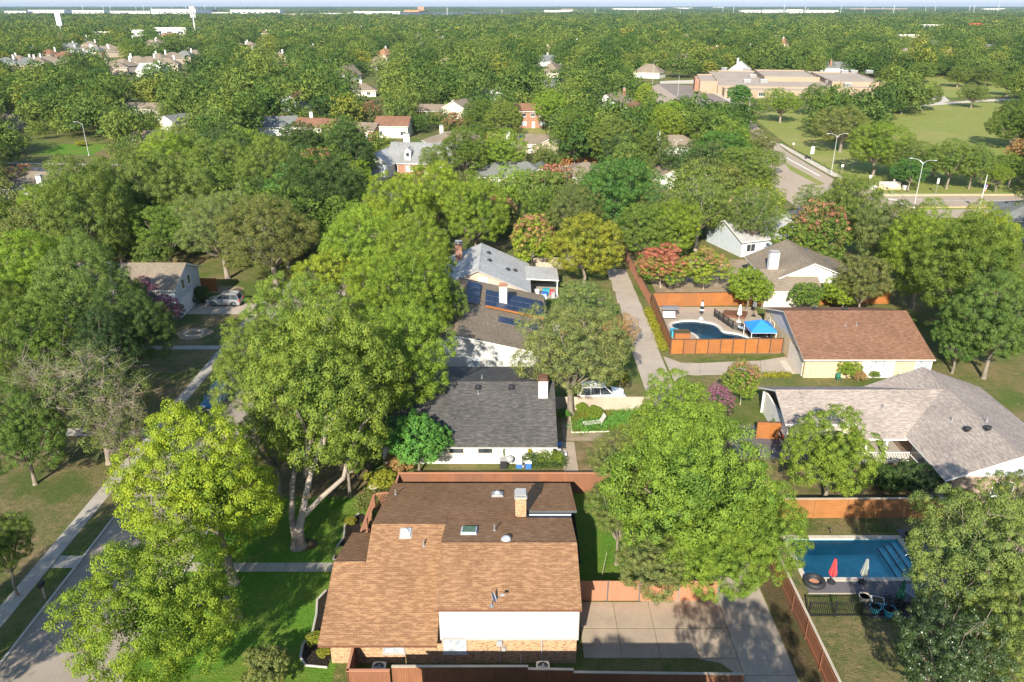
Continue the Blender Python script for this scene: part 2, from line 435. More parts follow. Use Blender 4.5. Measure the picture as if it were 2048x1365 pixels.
# ------------------------------------------------------------------ mesh helpers
class MB:
    """collects faces (with a material slot each) and links them as ONE mesh object"""
    def __init__(s):
        s.v = []; s.f = []; s.mi = []; s.mats = []; s.X = Matrix.Identity(4)
    def at(s, x=0, y=0, z=0, rz=0.0):
        s.X = Matrix.Translation((x, y, z)) @ Matrix.Rotation(RAD(rz), 4, 'Z')
        return s
    def slot(s, m):
        if m not in s.mats:
            s.mats.append(m)
        return s.mats.index(m)
    def poly(s, pts, m):
        b = len(s.v)
        s.v += [tuple(s.X @ Vector(p)) for p in pts]
        s.f.append(tuple(range(b, b + len(pts)))); s.mi.append(s.slot(m))
    def box(s, x0, x1, y0, y1, z0, z1, m, top=None):
        b = len(s.v)
        s.v += [tuple(s.X @ Vector(p)) for p in ((x0, y0, z0), (x1, y0, z0), (x1, y1, z0), (x0, y1, z0),
                                                 (x0, y0, z1), (x1, y0, z1), (x1, y1, z1), (x0, y1, z1))]
        for k, q in enumerate(((0, 3, 2, 1), (4, 5, 6, 7), (0, 1, 5, 4), (1, 2, 6, 5), (2, 3, 7, 6), (3, 0, 4, 7))):
            s.f.append(tuple(b + i for i in q)); s.mi.append(s.slot(top if (k == 1 and top) else m))
        return s
    def slab(s, pts, t, m, side=None, under=None):
        """a polygon given counter-clockwise from above, thickened downwards by t"""
        n = len(pts); b = len(s.v)
        s.v += [tuple(s.X @ Vector(p)) for p in pts] + [tuple(s.X @ (Vector(p) - Vector((0, 0, t)))) for p in pts]
        s.f.append(tuple(range(b, b + n))); s.mi.append(s.slot(m))
        s.f.append(tuple(range(b + 2 * n - 1, b + n - 1, -1))); s.mi.append(s.slot(under or side or m))
        for i in range(n):
            j = (i + 1) % n
            s.f.append((b + i, b + n + i, b + n + j, b + j)); s.mi.append(s.slot(side or m))
        return s
    def lathe(s, prof, m, cx=0, cy=0, seg=16):
        """profile [(r, z) ...] turned round a vertical axis"""
        b = len(s.v)
        for r, z in prof:
            for k in range(seg):
                a = 2 * math.pi * k / seg
                s.v.append(tuple(s.X @ Vector((cx + r * math.cos(a), cy + r * math.sin(a), z))))
        for i in range(len(prof) - 1):
            for k in range(seg):
                k2 = (k + 1) % seg
                s.f.append((b + i * seg + k, b + i * seg + k2, b + (i + 1) * seg + k2, b + (i + 1) * seg + k)); s.mi.append(s.slot(m))
        s.f.append(tuple(b + k for k in range(seg))[::-1]); s.mi.append(s.slot(m))
        s.f.append(tuple(b + (len(prof) - 1) * seg + k for k in range(seg))); s.mi.append(s.slot(m))
        return s
    def tube(s, p, q, r0, r1, m, seg=6):
        p = Vector(p); q = Vector(q); d = q - p
        if d.length < 1e-6:
            return s
        d.normalize()
        a = d.orthogonal().normalized(); c = d.cross(a)
        b = len(s.v)
        for cc, r in ((p, r0), (q, r1)):
            for k in range(seg):
                t = 2 * math.pi * k / seg
                s.v.append(tuple(s.X @ (cc + a * (r * math.cos(t)) + c * (r * math.sin(t)))))
        for k in range(seg):
            k2 = (k + 1) % seg
            s.f.append((b + k, b + k2, b + seg + k2, b + seg + k)); s.mi.append(s.slot(m))
        s.f.append(tuple(b + k for k in range(seg))[::-1]); s.mi.append(s.slot(m))
        s.f.append(tuple(b + seg + k for k in range(seg))); s.mi.append(s.slot(m))
        return s
    def path(s, pts, rad, m, seg=6):
        for i in range(len(pts) - 1):
            s.tube(pts[i], pts[i + 1], rad[i], rad[i + 1], m, seg)
        return s
    def mesh(s, name, origin=(0, 0, 0), smooth=False):
        me = bpy.data.meshes.new(name)
        ox, oy, oz = origin
        me.from_pydata([(a - ox, b - oy, c - oz) for a, b, c in s.v], [], s.f)
        for m in s.mats:
            me.materials.append(M[m])
        me.polygons.foreach_set('material_index', s.mi)
        uvl = me.uv_layers.new(name='UVMap')
        co = s.v
        data = []
        for f in s.f:
            a, b, c = Vector(co[f[0]]), Vector(co[f[1]]), Vector(co[f[2]])
            n = (b - a).cross(c - a)
            n = n.normalized() if n.length > 1e-9 else Vector((0, 0, 1))
            if abs(n.z) > 0.999:
                u_, v_ = Vector((1, 0, 0)), Vector((0, 1, 0))
            else:
                u_ = Vector((-n.y, n.x, 0)).normalized(); v_ = n.cross(u_)
            for i in f:
                p = Vector(co[i]); data += [p.dot(u_), p.dot(v_)]
        uvl.data.foreach_set('uv', data)
        if smooth:
            me.polygons.foreach_set('use_smooth', [True] * len(me.polygons))
        me.update()
        return me
    def build(s, name, parent=None, world=True, smooth=False, loc=None):
        """world=True: the vertices are in world metres and the parent only carries a location"""
        origin = (0, 0, 0)
        if parent is not None and world:
            origin = wloc(parent)
        elif loc is not None and world:
            origin = loc
        me = s.mesh(name, origin, smooth)
        o = bpy.data.objects.new(name, me)
        if loc is not None and parent is None:
            o.location = loc
        COL.objects.link(o)
        if parent is not None:
            o.parent = parent
        return o

def wloc(o):
    x, y, z = o.location
    while o.parent is not None:
        o = o.parent
        x += o.location[0]; y += o.location[1]; z += o.location[2]
    return (x, y, z)

def tag(o, label=None, cat=None, group=None, kind=None):
    if label: o['label'] = label
    if cat: o['category'] = cat
    if group: o['group'] = group
    if kind: o['kind'] = kind
    return o

def thing(name, label, cat, loc, group=None, rz=0.0):
    o = bpy.data.objects.new(name, None)
    o.empty_display_size = 0.2
    o.location = loc; o.rotation_euler = (0, 0, RAD(rz))
    COL.objects.link(o)
    return tag(o, label, cat, group)

def copy_tree(o, parent=None):
    c = o.copy(); COL.objects.link(c)
    if parent is not None:
        c.parent = parent
    for ch in list(o.children):
        copy_tree(ch, c)
    return c

def structure(o):
    o['kind'] = 'structure'
    return o

def sheet(name, pts, z, m, parent=None):
    mb = MB(); mb.poly([(x, y, z) for x, y in pts], m)
    o = mb.build(name, parent)
    if parent is None:
        structure(o)
    return o

def rect(x0, x1, y0, y1):
    return [(x0, y0), (x1, y0), (x1, y1), (x0, y1)]

RNG = random.Random(7)

# ------------------------------------------------------------------ terrain, with openings where the two pools are dug
P1 = (19.9, 33.0, 85.2, 95.9)      # x0 x1 y0 y1 of the curved pool's opening
P2 = (21.25, 29.85, 44.9, 49.45)   # and of the rectangular one
def ground_with_holes(name, x0, x1, y0, y1, z, m, holes):
    xs = sorted({x0, x1, *[h[0] for h in holes], *[h[1] for h in holes]})
    ys = sorted({y0, y1, *[h[2] for h in holes], *[h[3] for h in holes]})
    mb = MB()
    for i in range(len(xs) - 1):
        for j in range(len(ys) - 1):
            cx, cy = (xs[i] + xs[i + 1]) / 2, (ys[j] + ys[j + 1]) / 2
            if any(h[0] < cx < h[1] and h[2] < cy < h[3] for h in holes):
                continue
            mb.poly([(xs[i], ys[j], z), (xs[i + 1], ys[j], z), (xs[i + 1], ys[j + 1], z), (xs[i], ys[j + 1], z)], m)
    return structure(mb.build(name))
ground_with_holes('ground', -12000, 12000, -300, 16000, 0.0, 'turf', [P1, P2])

# lawns, beds and bare soil (each sheet a little above the one below)
sheet('lawn_front', rect(-24.0, -11.0, 18, 55.0), 0.012, 'turf_lush')
sheet('lawn_front_strip', rect(-24.0, -12.5, 55.0, 62), 0.010, 'turf_dry')
sheet('lawn_side_yard', rect(4.2, 14.0, 42.6, 56.3), 0.012, 'turf_lush')
sheet('lawn_back_strip', rect(-12, 13.6, 56.7, 60.5), 0.010, 'turf')
sheet('lawn_back_yard', rect(4.5, 13.6, 56.9, 68.5), 0.014, 'turf_dry')
sheet('soil_bed', rect(4.9, 13.2, 64.2, 70.3), 0.020, 'soil')
sheet('planting_bed', rect(5.8, 12.0, 65.7, 70.2), 0.026, 'shrub_ground')
sheet('lawn_grass_island', [(-3, 33.8), (14.3, 33.8), (14.2, 35.4), (13.2, 36.9), (11.6, 37.35), (-3, 37.35)], 0.012, 'turf')
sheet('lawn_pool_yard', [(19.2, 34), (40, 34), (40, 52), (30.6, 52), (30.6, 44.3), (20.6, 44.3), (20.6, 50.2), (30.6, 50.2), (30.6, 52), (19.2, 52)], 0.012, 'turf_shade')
sheet('soil_strip', rect(17.65, 19.1, 20, 53), 0.016, 'litter')
sheet('lawn_right_yard', rect(19.2, 37, 52.2, 64), 0.012, 'turf_dry')
sheet('lawn_alley_corner', [(17.57, 75.15), (18.27, 77.1), (19.57, 78.36), (24.41, 78.74), (23.36, 72.6), (18.97, 69.35), (17.18, 72.6)], 0.012, 'turf')
sheet('lawn_between_houses', [(27.94, 78.36), (48.43, 78.61), (46.84, 75.51), (26.84, 73.74)], 0.014, 'turf')
sheet('lawn_alley_island', [(10.22, 75.51), (10.71, 78.87), (13.57, 79.26), (14.74, 76.73), (14.4, 74.91), (13.08, 73.97), (10.11, 73.51)], 0.012, 'turf')
sheet('soil_yard', [(20.59, 101.76), (20.77, 111.43), (24.83, 121.45), (41.87, 121.45), (35.83, 101.57)], 0.014, 'soil')
sheet('lawn_by_alley', [(18.71, 97.92), (17.48, 97.37), (18.05, 85.5), (18.81, 83.19), (32.27, 83.47), (32.64, 84.62), (18.56, 84.33)], 0.014, 'turf')
sheet('lawn_right_edge', [(48.14, 82.63), (62.31, 87), (78, 79.92), (69.44, 69.35), (52.97, 71.49), (47.18, 78.36)], 0.012, 'turf')
sheet('lawn_left_far', rect(-60, -35.2, 101.5, 125), 0.012, 'turf')
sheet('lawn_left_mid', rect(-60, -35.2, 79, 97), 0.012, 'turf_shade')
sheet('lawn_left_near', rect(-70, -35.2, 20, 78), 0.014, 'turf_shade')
sheet('verge_left', rect(-33.9, -32.15, 20, 97), 0.016, 'turf')
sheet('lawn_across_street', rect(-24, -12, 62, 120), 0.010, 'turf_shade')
sheet('playing_field', [(88.73, 300.27), (104.62, 315.21), (124.95, 328.21), (160.56, 335.1), (220.98, 345.97), (272.17, 345.97), (162.44, 170.58), (80.15, 168.61), (79.47, 183.32), (81.57, 236.48)], 0.05, 'turf_park')
sheet('playing_field_far', [(193.11, 417.55), (240.71, 478.66), (318.04, 485.74), (320.01, 409.66), (247.36, 374.15), (194.89, 361.56)], 0.05, 'turf_park')
sheet('lawn_corner_lot', [(35.33, 193.46), (38.42, 193.46), (34.59, 163.87), (32.02, 168.61)], 0.03, 'turf_park')
sheet('lawn_dormer_house', [(-31.06, 176.21), (-28.9, 193.46), (-19.39, 184.47), (-20.58, 163.87)], 0.03, 'turf_dry')
sheet('lawn_far_clearing', [(0.16, 256.09), (2.79, 280.23), (13.27, 280.23), (12.89, 253.99)], 0.03, 'turf_park')
sheet('lawn_left_clearing', [(-133.86, 219.51), (-133.6, 234.68), (-126.54, 238.32), (-119.56, 234.68), (-110.85, 216.39), (-124.69, 217.94)], 0.03, 'turf_lush')
sheet('lawn_left_clearing_far', [(-115.65, 216.39), (-117.46, 230.27), (-111.87, 226.02), (-106.68, 211.85)], 0.04, 'turf_dry')

# pavements, roads and drives: every slab its own piece where the joints show
def slab_field(name, m, cells, z=0.03, gap=0.022, base='litter', piece='slab'):
    """cells: polygons (lists of x, y); returns the setting object whose children are the single slabs"""
    root = bpy.data.objects.new(name, None); COL.objects.link(root); structure(root)
    cx = sum(p[0] for c in cells for p in c) / sum(len(c) for c in cells)
    cy = sum(p[1] for c in cells for p in c) / sum(len(c) for c in cells)
    root.location = (cx, cy, 0)
    for c in cells:
        mx = sum(p[0] for p in c) / len(c); my = sum(p[1] for p in c) / len(c)
        pts = []
        for x, y in c:
            dx, dy = mx - x, my - y; d = math.hypot(dx, dy) or 1
            pts.append((x + dx / d * gap, y + dy / d * gap, z))
        mb = MB(); mb.slab(pts, 0.1, m); mb.build(piece, root)
    return root
def grid_cells(x0, x1, y0, y1, nx, ny):
    return [rect(x0 + (x1 - x0) * i / nx, x0 + (x1 - x0) * (i + 1) / nx, y0 + (y1 - y0) * j / ny, y0 + (y1 - y0) * (j + 1) / ny)
            for i in range(nx) for j in range(ny)]
alley = [[(14.3, y), (17.55, y), (17.55, y + 4.2), (14.3, y + 4.2)] for y in [15 + 4.2 * k for k in range(17)]]
alley += [[(14.6, 86.4 + 5 * k), (17.75, 86.4 + 5 * k), (17.85, 91.4 + 5 * k), (14.9, 91.4 + 5 * k)] for k in range(6)]
slab_field('alley', 'concrete_alley', alley)
slab_field('driveway', 'concrete_warm',
           grid_cells(4.55, 14.28, 40.0, 42.45, 4, 1) + grid_cells(4.55, 14.28, 37.4, 39.95, 4, 1)
           + [[(11.7, 37.38), (13.1, 37.0), (13.8, 36.2), (14.2, 35.2), (14.28, 34), (14.28, 37.38)]]
           + [[(14.28, 42.45), (8.9, 42.5), (11.5, 44.4), (14.28, 45.2)]])
slab_field('driveway_side', 'concrete_alley',
           [[(17.8, 83.6), (19.53, 81.8), (18.39, 77.72), (17.8, 75.5)], [(19.53, 81.8), (21.7, 81.66), (20.97, 78.36), (19.63, 78.61), (18.39, 77.72)]]
           + [[(21.7, 81.66), (25.27, 82.07), (24.38, 78.61), (21, 78.49)], [(25.27, 82.07), (28.83, 82.35), (28, 78.74), (24.41, 78.74)], [(28.83, 82.35), (32.15, 83.47), (32.47, 78.87), (28, 78.74)]])
slab_field('driveway_grey_car', 'concrete_alley', grid_cells(-43.5, -32.2, 97.2, 101.3, 4, 2))
slab_field('front_path', 'concrete_walk', grid_cells(-24.0, -12.3, 45.6, 46.6, 8, 1))
slab_field('sidewalk', 'concrete_walk', [rect(-35.2, -33.95, y, y + 1.9) for y in [26 + 1.9 * k for k in range(40)]])
slab_field('cross_walk', 'concrete_walk', grid_cells(-48, -35.25, 85.6, 86.7, 8, 1) + grid_cells(-52, -35.25, 65.1, 66.6, 9, 1) + grid_cells(-33.9, -32.2, 65.1, 66.6, 1, 1))
slab_field('mailbox_pad', 'concrete_walk', [rect(-33.9, -32.2, 46.0, 47.4)])
slab_field('side_path', 'concrete_warm', grid_cells(4.6, 5.9, 57.2, 64.0, 1, 4))
slab_field('door_path', 'concrete_pale', [[(31.04, 82.35), (31.73, 82.35), (31.74, 78.87), (30.9, 78.87)]], 0.045)
slab_field('approach_walk', 'concrete_walk', [[(-33.42, 112.37), (-32.36, 112.37), (-31.53, 104.82), (-33.1, 104.82)]])

sheet('street', rect(-32.0, -23.9, 8, 190), 0.02, 'road_grey')
mb = MB()
for x in (-32.15, -23.95):
    for k in range(60):
        mb.box(x, x + 0.16, 8 + 3 * k, 10.98 + 3 * k, 0, 0.13, 'kerb_stone')
structure(mb.build('kerb'))
sheet('avenue', [(58, 150), (78.5, 150), (80.5, 176), (76.13, 177.81), (77.39, 223.54), (85.64, 289.26), (86.98, 309.07), (68.2, 309.07), (63.64, 226.02), (58.64, 184.47)], 0.02, 'road_tan')
sheet('avenue_median', [(71.89, 208.93), (71.84, 199.25), (72.36, 179.98), (70.42, 177.81), (69.51, 195.99)], 0.035, 'turf_park')
sheet('cross_road', [(46.02, 147.86), (77.56, 167.64), (138.95, 168.61), (123.95, 148.63)], 0.026, 'road_tan')
sheet('cross_road_median', [(75.85, 156.34), (130.05, 156.76), (129.1, 155.49), (75.29, 155.07)], 0.04, 'turf_park')
mb = MB()
for a, b in (((77.56, 156.76), (130.5, 157.36)), ((76.38, 167.4), (138.77, 168.37))):
    n = 30
    for k in range(n):
        p = (a[0] + (b[0] - a[0]) * k / n, a[1] + (b[1] - a[1]) * k / n); q = (a[0] + (b[0] - a[0]) * (k + .96) / n, a[1] + (b[1] - a[1]) * (k + .96) / n)
        mb.slab([(p[0], p[1], .14), (q[0], q[1], .14), (q[0], q[1] + .35, .14), (p[0], p[1] + .35, .14)], .14, 'paint_yellow')
structure(mb.build('kerb_yellow'))
mb = MB()
def stripe(a, b, w, z=0.048, m='paint_white'):
    d = Vector((b[0] - a[0], b[1] - a[1], 0)).normalized(); n_ = Vector((-d.y, d.x, 0)) * w / 2
    A = Vector((*a, z)); B = Vector((*b, z))
    mb.poly([A - n_, B - n_, B + n_, A + n_][::1], m)
stripe((74.11, 213.35), (74.32, 188.56), 0.5); stripe((79.56, 164.8), (81.92, 162.95), 0.9); stripe((81.29, 161.58), (81.33, 156.76), 0.7)
stripe((86.05, 163.87), (88.03, 162.49), 0.4); stripe((88.14, 162.72), (135.04, 163.41), 0.15); stripe((62.1, 168.37), (67.54, 168.37), 0.6)
structure(mb.build('road_marking'))
slab_field('avenue_walk', 'concrete_pale', [[(79.04, 236.48), (80.23, 236.48), (79.94, 223.54), (78.13, 221.91)], [(78.13, 221.91), (79.94, 223.54), (79.71, 208.93), (77.64, 206.78)],
           [(77.64, 206.78), (79.71, 208.93), (79.52, 195.36), (77.34, 192.83)], [(77.34, 192.83), (79.52, 195.36), (79.87, 179.98), (77.75, 177.27)]], 0.06, 0.1)
slab_field('cross_road_walk', 'concrete_pale', [[(x, (89.48, 167.64)[1] + .6), (x + 6, (89.48, 167.64)[1] + .6), (x + 6, (90.3, 169.34)[1]), (x, (90.3, 169.34)[1])] for x in range(78, 130, 6)], 0.06, 0.04)
slab_field('park_walk', 'concrete_pale', [[(149.13, 323.22), (173.84, 336.87), (171.26, 331.62), (146.3, 316.78)], [(173.84, 336.87), (203.85, 353.6), (199.65, 345.97), (171.26, 331.62)], [(203.85, 353.6), (229.25, 359.54), (225.04, 352.63), (199.65, 345.97)]], 0.09, 0.1)
sheet('service_drive', [(181.81, 357.54), (197.94, 374.15), (187.82, 347.85), (170.41, 329.91), (131.95, 315.21), (137.12, 328.21), (162.18, 338.65)], 0.07, 'concrete_pale')
# school car park and the street beside it
sheet('car_park', [(75.43, 428.53), (96.04, 417.55), (96.55, 328.21), (86.24, 312.11), (71.37, 306.08), (59.23, 328.21)], 0.03, 'asphalt_old')
sheet('car_park_street', [(71.78, 417.55), (75.78, 422.97), (72.03, 309.07), (59.58, 309.07), (63.45, 374.15)], 0.045, 'road_tan')
sheet('school_forecourt', [(94.07, 392.32), (101.26, 397.13), (97.39, 338.65), (92.09, 328.21)], 0.05, 'concrete_pale')
sheet('far_parking', [(80.06, 443.07), (116.31, 458.59), (108.95, 428.53), (77.52, 428.53)], 0.05, 'concrete_pale')
# left-hand cross street among the trees
sheet('side_street', [(-190, 187), (-60, 187), (-60, 196), (-190, 205)], 0.03, 'road_grey')
sheet('side_street_near', [(-190, 172), (-60, 172), (-60, 180), (-190, 180)], 0.03, 'road_grey')
sheet('side_street_walk', [(-190, 209), (-60, 199), (-60, 200.5), (-190, 210.5)], 0.04, 'concrete_walk')
sheet('far_street', [(-42.5, 300), (-35, 300), (-26, 560), (-33, 560)], 0.04, 'road_grey')

# mulch beds and their concrete edging
bed1 = [(-13.13, 43.6), (-13.53, 42.69), (-13.26, 41.24), (-13.15, 39.77), (-13.51, 38.54), (-13.41, 37.49), (-12.9, 36.79), (-11.52, 36.63), (-11.45, 37.3), (-11.45, 43.8)]
bed2 = [(-12.44, 52.67), (-13.29, 51.21), (-13.06, 49.62), (-13.39, 48.23), (-13.31, 46.95), (-11.3, 46.7), (-9.2, 52.6), (-9.9, 52.6)]
for i, bd in enumerate((bed1, bed2)):
    sheet('mulch_bed', bd, 0.022, 'mulch')
    mb = MB()
    for a, b in zip(bd[:7 if i == 0 else 5], bd[1:]):
        mb.tube((*a, .03), (*b, .03), .085, .085, 'kerb_stone', 6)
    structure(mb.build('bed_edging'))
tr_ring = [( -15.95 + 1.0 * math.cos(a) * 1.1, 48.75 + math.sin(a) * .8) for a in [k * math.pi / 8 for k in range(16)]]
sheet('tree_mulch', tr_ring, 0.024, 'litter')
sheet('soil_side_yard', rect(4.25, 5.1, 46.5, 53.0), 0.022, 'mulch')

# ------------------------------------------------------------------ house building kit
def interp(prof, y):
    for (ya, ha), (yb, hb) in zip(prof, prof[1:]):
        if min(ya, yb) - 1e-6 <= y <= max(ya, yb) + 1e-6:
            return ha + (hb - ha) * (y - ya) / (yb - ya)
    return prof[0][1]
def gable(W, R, cx, cy, ang, x0, x1, prof, wall, roof, gab=None, trim='white_paint', ohx=0.4, ohy=0.5, t=0.16, z0=0.0, ends=(1, 1)):
    """ridge along local x from x0 to x1; prof = (y, height) of eave, ridge, eave along local y"""
    gab = gab or wall
    W.at(cx, cy, 0, ang); R.at(cx, cy, 0, ang)
    (ya, ha), (yr, hr), (yb, hb) = prof
    R.slab([(x0, ya, ha), (x1, ya, ha), (x1, yr, hr), (x0, yr, hr)], t, roof, trim, trim)
    R.slab([(x0, yr, hr), (x1, yr, hr), (x1, yb, hb), (x0, yb, hb)], t, roof, trim, trim)
    R.slab([(x0, yr - .14, hr - .02), (x1, yr - .14, hr - .02), (x1, yr, hr + .05), (x0, yr, hr + .05)], .05, roof)
    R.slab([(x0, yr, hr + .05), (x1, yr, hr + .05), (x1, yr + .14, hr - .02), (x0, yr + .14, hr - .02)], .05, roof)
    wa, wb = ya + ohy, yb - ohy
    za, zb = interp(prof, wa) - t - .02, interp(prof, wb) - t - .02
    X0, X1 = x0 + ohx, x1 - ohx
    W.poly([(X0, wa, z0), (X1, wa, z0), (X1, wa, za), (X0, wa, za)], wall)
    W.poly([(X1, wb, z0), (X0, wb, z0), (X0, wb, zb), (X1, wb, zb)], wall)
    zt = min(za, zb)
    for X, e, s in ((X0, ends[0], -1), (X1, ends[1], 1)):
        if not e: continue
        q = [(X, wb, z0), (X, wa, z0), (X, wa, zt), (X, wb, zt)]
        W.poly(q if s < 0 else q[::-1], wall)
        g = [(X, wb, zt), (X, wa, zt), (X, wa, za), (X, yr, hr - t), (X, wb, zb)]
        W.poly(g if s < 0 else g[::-1], gab)
    return W, R
def hip(W, R, cx, cy, ang, L, D, he, hr, wall, roof, trim='white_paint', oh=0.5, t=0.16, z0=0.0, inset=None):
    W.at(cx, cy, 0, ang); R.at(cx, cy, 0, ang)
    a, b = L / 2, D / 2; r = a - (inset if inset is not None else b)
    r = max(r, 0.05)
    R.slab([(-a, -b, he), (a, -b, he), (r, 0, hr), (-r, 0, hr)], t, roof, trim, trim)
    R.slab([(-r, 0, hr), (r, 0, hr), (a, b, he), (-a, b, he)], t, roof, trim, trim)
    R.slab([(-a, b, he), (-a, -b, he), (-r, 0, hr)], t, roof, trim, trim)
    R.slab([(a, -b, he), (a, b, he), (r, 0, hr)], t, roof, trim, trim)
    x, y, z = a - oh, b - oh, he - t + oh * .3
    for q in ([(-x, -y), (x, -y)], [(x, -y), (x, y)], [(x, y), (-x, y)], [(-x, y), (-x, -y)]):
        W.poly([(*q[0], z0), (*q[1], z0), (*q[1], z), (*q[0], z)], wall)
def window(T, x, y, z, rz, w, h, panes=2, glass='glass_blind', frame='white_paint', name='window'):
    """frame (rz = the way it faces, -90 = towards the camera) with panes of its own; (x, y, z) = bottom centre"""
    f = MB().at(x, y, z, rz + 90)     # local -y looks outwards
    b = 0.07
    f.box(-w / 2 - b, w / 2 + b, -.05, .02, -b, 0, frame); f.box(-w / 2 - b, w / 2 + b, -.05, .02, h, h + b, frame)
    f.box(-w / 2 - b, -w / 2, -.05, .02, 0, h, frame); f.box(w / 2, w / 2 + b, -.05, .02, 0, h, frame)
    for k in range(1, panes):
        xx = -w / 2 + w * k / panes
        f.box(xx - .03, xx + .03, -.045, .015, 0, h, frame)
    f.box(-w / 2 - .12, w / 2 + .12, -.11, .02, -b - .06, -b, frame)
    fo = f.build(name, T)
    for k in range(panes):
        a, c = -w / 2 + w * k / panes + (.03 if k else 0), -w / 2 + w * (k + 1) / panes - (.03 if k < panes - 1 else 0)
        p = MB().at(x, y, z, rz + 90); p.box(a, c, -.022, .012, 0.005, h - .005, glass)
        p.build('pane', fo)
    return fo
def door(T, x, y, rz, w=0.95, h=2.05, m='white_paint', z=0.0):
    d = MB().at(x, y, z, rz + 90)
    d.box(-w / 2, w / 2, -.045, .02, 0, h, m)
    for sx in (-1, 1):
        for zz in (.25, 1.1):
            d.box(sx * w / 4 - w * .17, sx * w / 4 + w * .17, -.06, -.045, zz, zz + .7, m)
    o = d.build('door', T)
    k = MB().at(x, y, z, rz + 90); k.lathe([(.0, .98), (.035, 1.0), (.035, 1.04), (0, 1.06)], 'galvanised', w * .38, -.09, 8)
    k.build('handle', o)
    return o
def garage_door(T, x, y, rz, w, h, m='garage_door_paint'):
    o = bpy.data.objects.new('garage_door', None); COL.objects.link(o); o.parent = T
    n = 4
    for k in range(n):
        p = MB().at(x, y, 0.02, rz + 90); p.box(-w / 2, w / 2, -.06, .0, h * k / n + .012, h * (k + 1) / n - .012, m)
        p.build('panel', o)
    return o
def chimney(T, x, y, z0, z1, w, d, m='brick_gold', cap='trim_grey', name='chimney'):
    c = MB(); c.box(x - w / 2, x + w / 2, y - d / 2, y + d / 2, z0, z1, m)
    o = c.build(name, T)
    k = MB(); k.box(x - w / 2 - .06, x + w / 2 + .06, y - d / 2 - .06, y + d / 2 + .06, z1, z1 + .09, cap)
    k.box(x - w / 2 + .12, x + w / 2 - .12, y - d / 2 + .12, y + d / 2 - .12, z1 + .09, z1 + .22, 'trim_slate')
    k.box(x - w / 2 + .02, x + w / 2 - .02, y - d / 2 + .02, y + d / 2 - .02, z1 + .22, z1 + .27, cap)
    k.build('chimney_cap', o)
    return o
def pipe_vent(T, x, y, z, h=0.45, m='galvanised'):
    v = MB(); v.lathe([(.13, z - .1), (.11, z + .05), (.05, z + .08), (.05, z + h), (.04, z + h)], m, x, y, 8)
    return v.build('vent_pipe', T, smooth=False)
def turtle_vent(T, x, y, z, m='plastic_black', ang=0):
    v = MB().at(x, y, z, ang); v.box(-.3, .3, -.28, .28, -.12, .05, m); v.lathe([(.1, .05), (.14, .12), (.3, .16), (.27, .24), (.08, .28)], m, 0, 0, 10)
    return v.build('roof_vent', T)

# ------------------------------------------------------------------ the brown-roofed house nearest the camera
H = thing('brick_house', 'low brick house with a wide orange-brown shingle roof and white upper wall nearest the camera', 'house', (-4, 44, 0))
k1 = (5.1 - 2.3) / (44.4 - 36.15)
def hz(y): return 2.3 + k1 * (y - 36.15)
W = MB(); R = MB()
tr = 'trim_brown'
# left end with the porch ridge
R.slab([(-11.8, 36.15, 2.3), (-9.66, 36.15, 2.3), (-9.66, 41.6, hz(41.6)), (-11.8, 41.6, hz(41.6))], .18, 'shingle_tan', tr, tr)
R.slab([(-11.8, 41.6, hz(41.6)), (-9.66, 41.6, hz(41.6)), (-9.66, 47.3, 2.2), (-11.8, 47.3, 2.2)], .18, 'shingle_tan', tr, tr)
# main lower slope, up to the high ridge, and the long rear slope
R.slab([(-9.655, 36.15, 2.3), (-4.56, 36.15, 2.3), (-4.56, 44.4, 5.1), (-9.655, 44.4, 5.1)], .18, 'shingle_tan', tr, tr)
R.slab([(-9.655, 44.4, 5.1), (-4.56, 44.4, 5.1), (-4.56, 53.5, 2.4), (-9.655, 53.5, 2.4)], .18, 'shingle_tan', tr, tr)
rz = lambda y: 5.1 - 2.7 / 9.1 * (y - 44.4)
R.slab([(-4.555, 45.8, rz(45.8)), (0.2, 45.8, rz(45.8)), (0.2, 53.5, 2.4), (-4.555, 53.5, 2.4)], .18, 'shingle_tan', tr, tr)
R.slab([(0.205, 47.05, rz(47.05)), (4.7, 47.05, rz(47.05)), (4.7, 53.5, 2.4), (0.205, 53.5, 2.4)], .18, 'shingle_tan', 'trim_slate', tr)
# raised block
R.slab([(-4.6, 36.55, 4.7), (4.2, 36.55, 4.7), (4.2, 41.1, 6.08), (-4.6, 41.1, 6.08)], .16, 'shingle_tan', tr, tr)
R.slab([(-4.6, 41.1, 6.08), (4.2, 41.1, 6.08), (4.2, 45.75, 4.66), (-4.6, 45.75, 4.66)], .16, 'shingle_tan', tr, tr)
for xa, xb, yy, zz in ((-4.55, 4.15, 41.1, 6.08), (-9.6, -4.7, 44.4, 5.1), (-11.75, -9.7, 41.6, hz(41.6))):
    R.slab([(xa, yy - .2, zz - .05), (xb, yy - .2, zz - .05), (xb, yy, zz + .035), (xa, yy, zz + .035)], .05, 'shingle_tan')
    R.slab([(xa, yy, zz + .035), (xb, yy, zz + .035), (xb, yy + .2, zz - .05), (xa, yy + .2, zz - .05)], .05, 'shingle_tan')
R.build('roof', H)
W.box(-4.35, 4.0, 37.0, 45.3, 0, 2.1, 'brick_gold')
W.box(-11.3, -4.352, 37.0, 47.0, 0, 2.1, 'brick_gold')
W.poly([(-4.36, 36.96, 2.1), (4.03, 36.96, 2.1), (4.03, 36.96, 4.62), (-4.36, 36.96, 4.62)], 'batten_white')
W.poly([(4.03, 36.96, 2.1), (4.03, 45.4, 2.1), (4.03, 45.4, 4.5), (4.03, 41.1, 5.9), (4.03, 36.96, 4.62)], 'siding_blue')
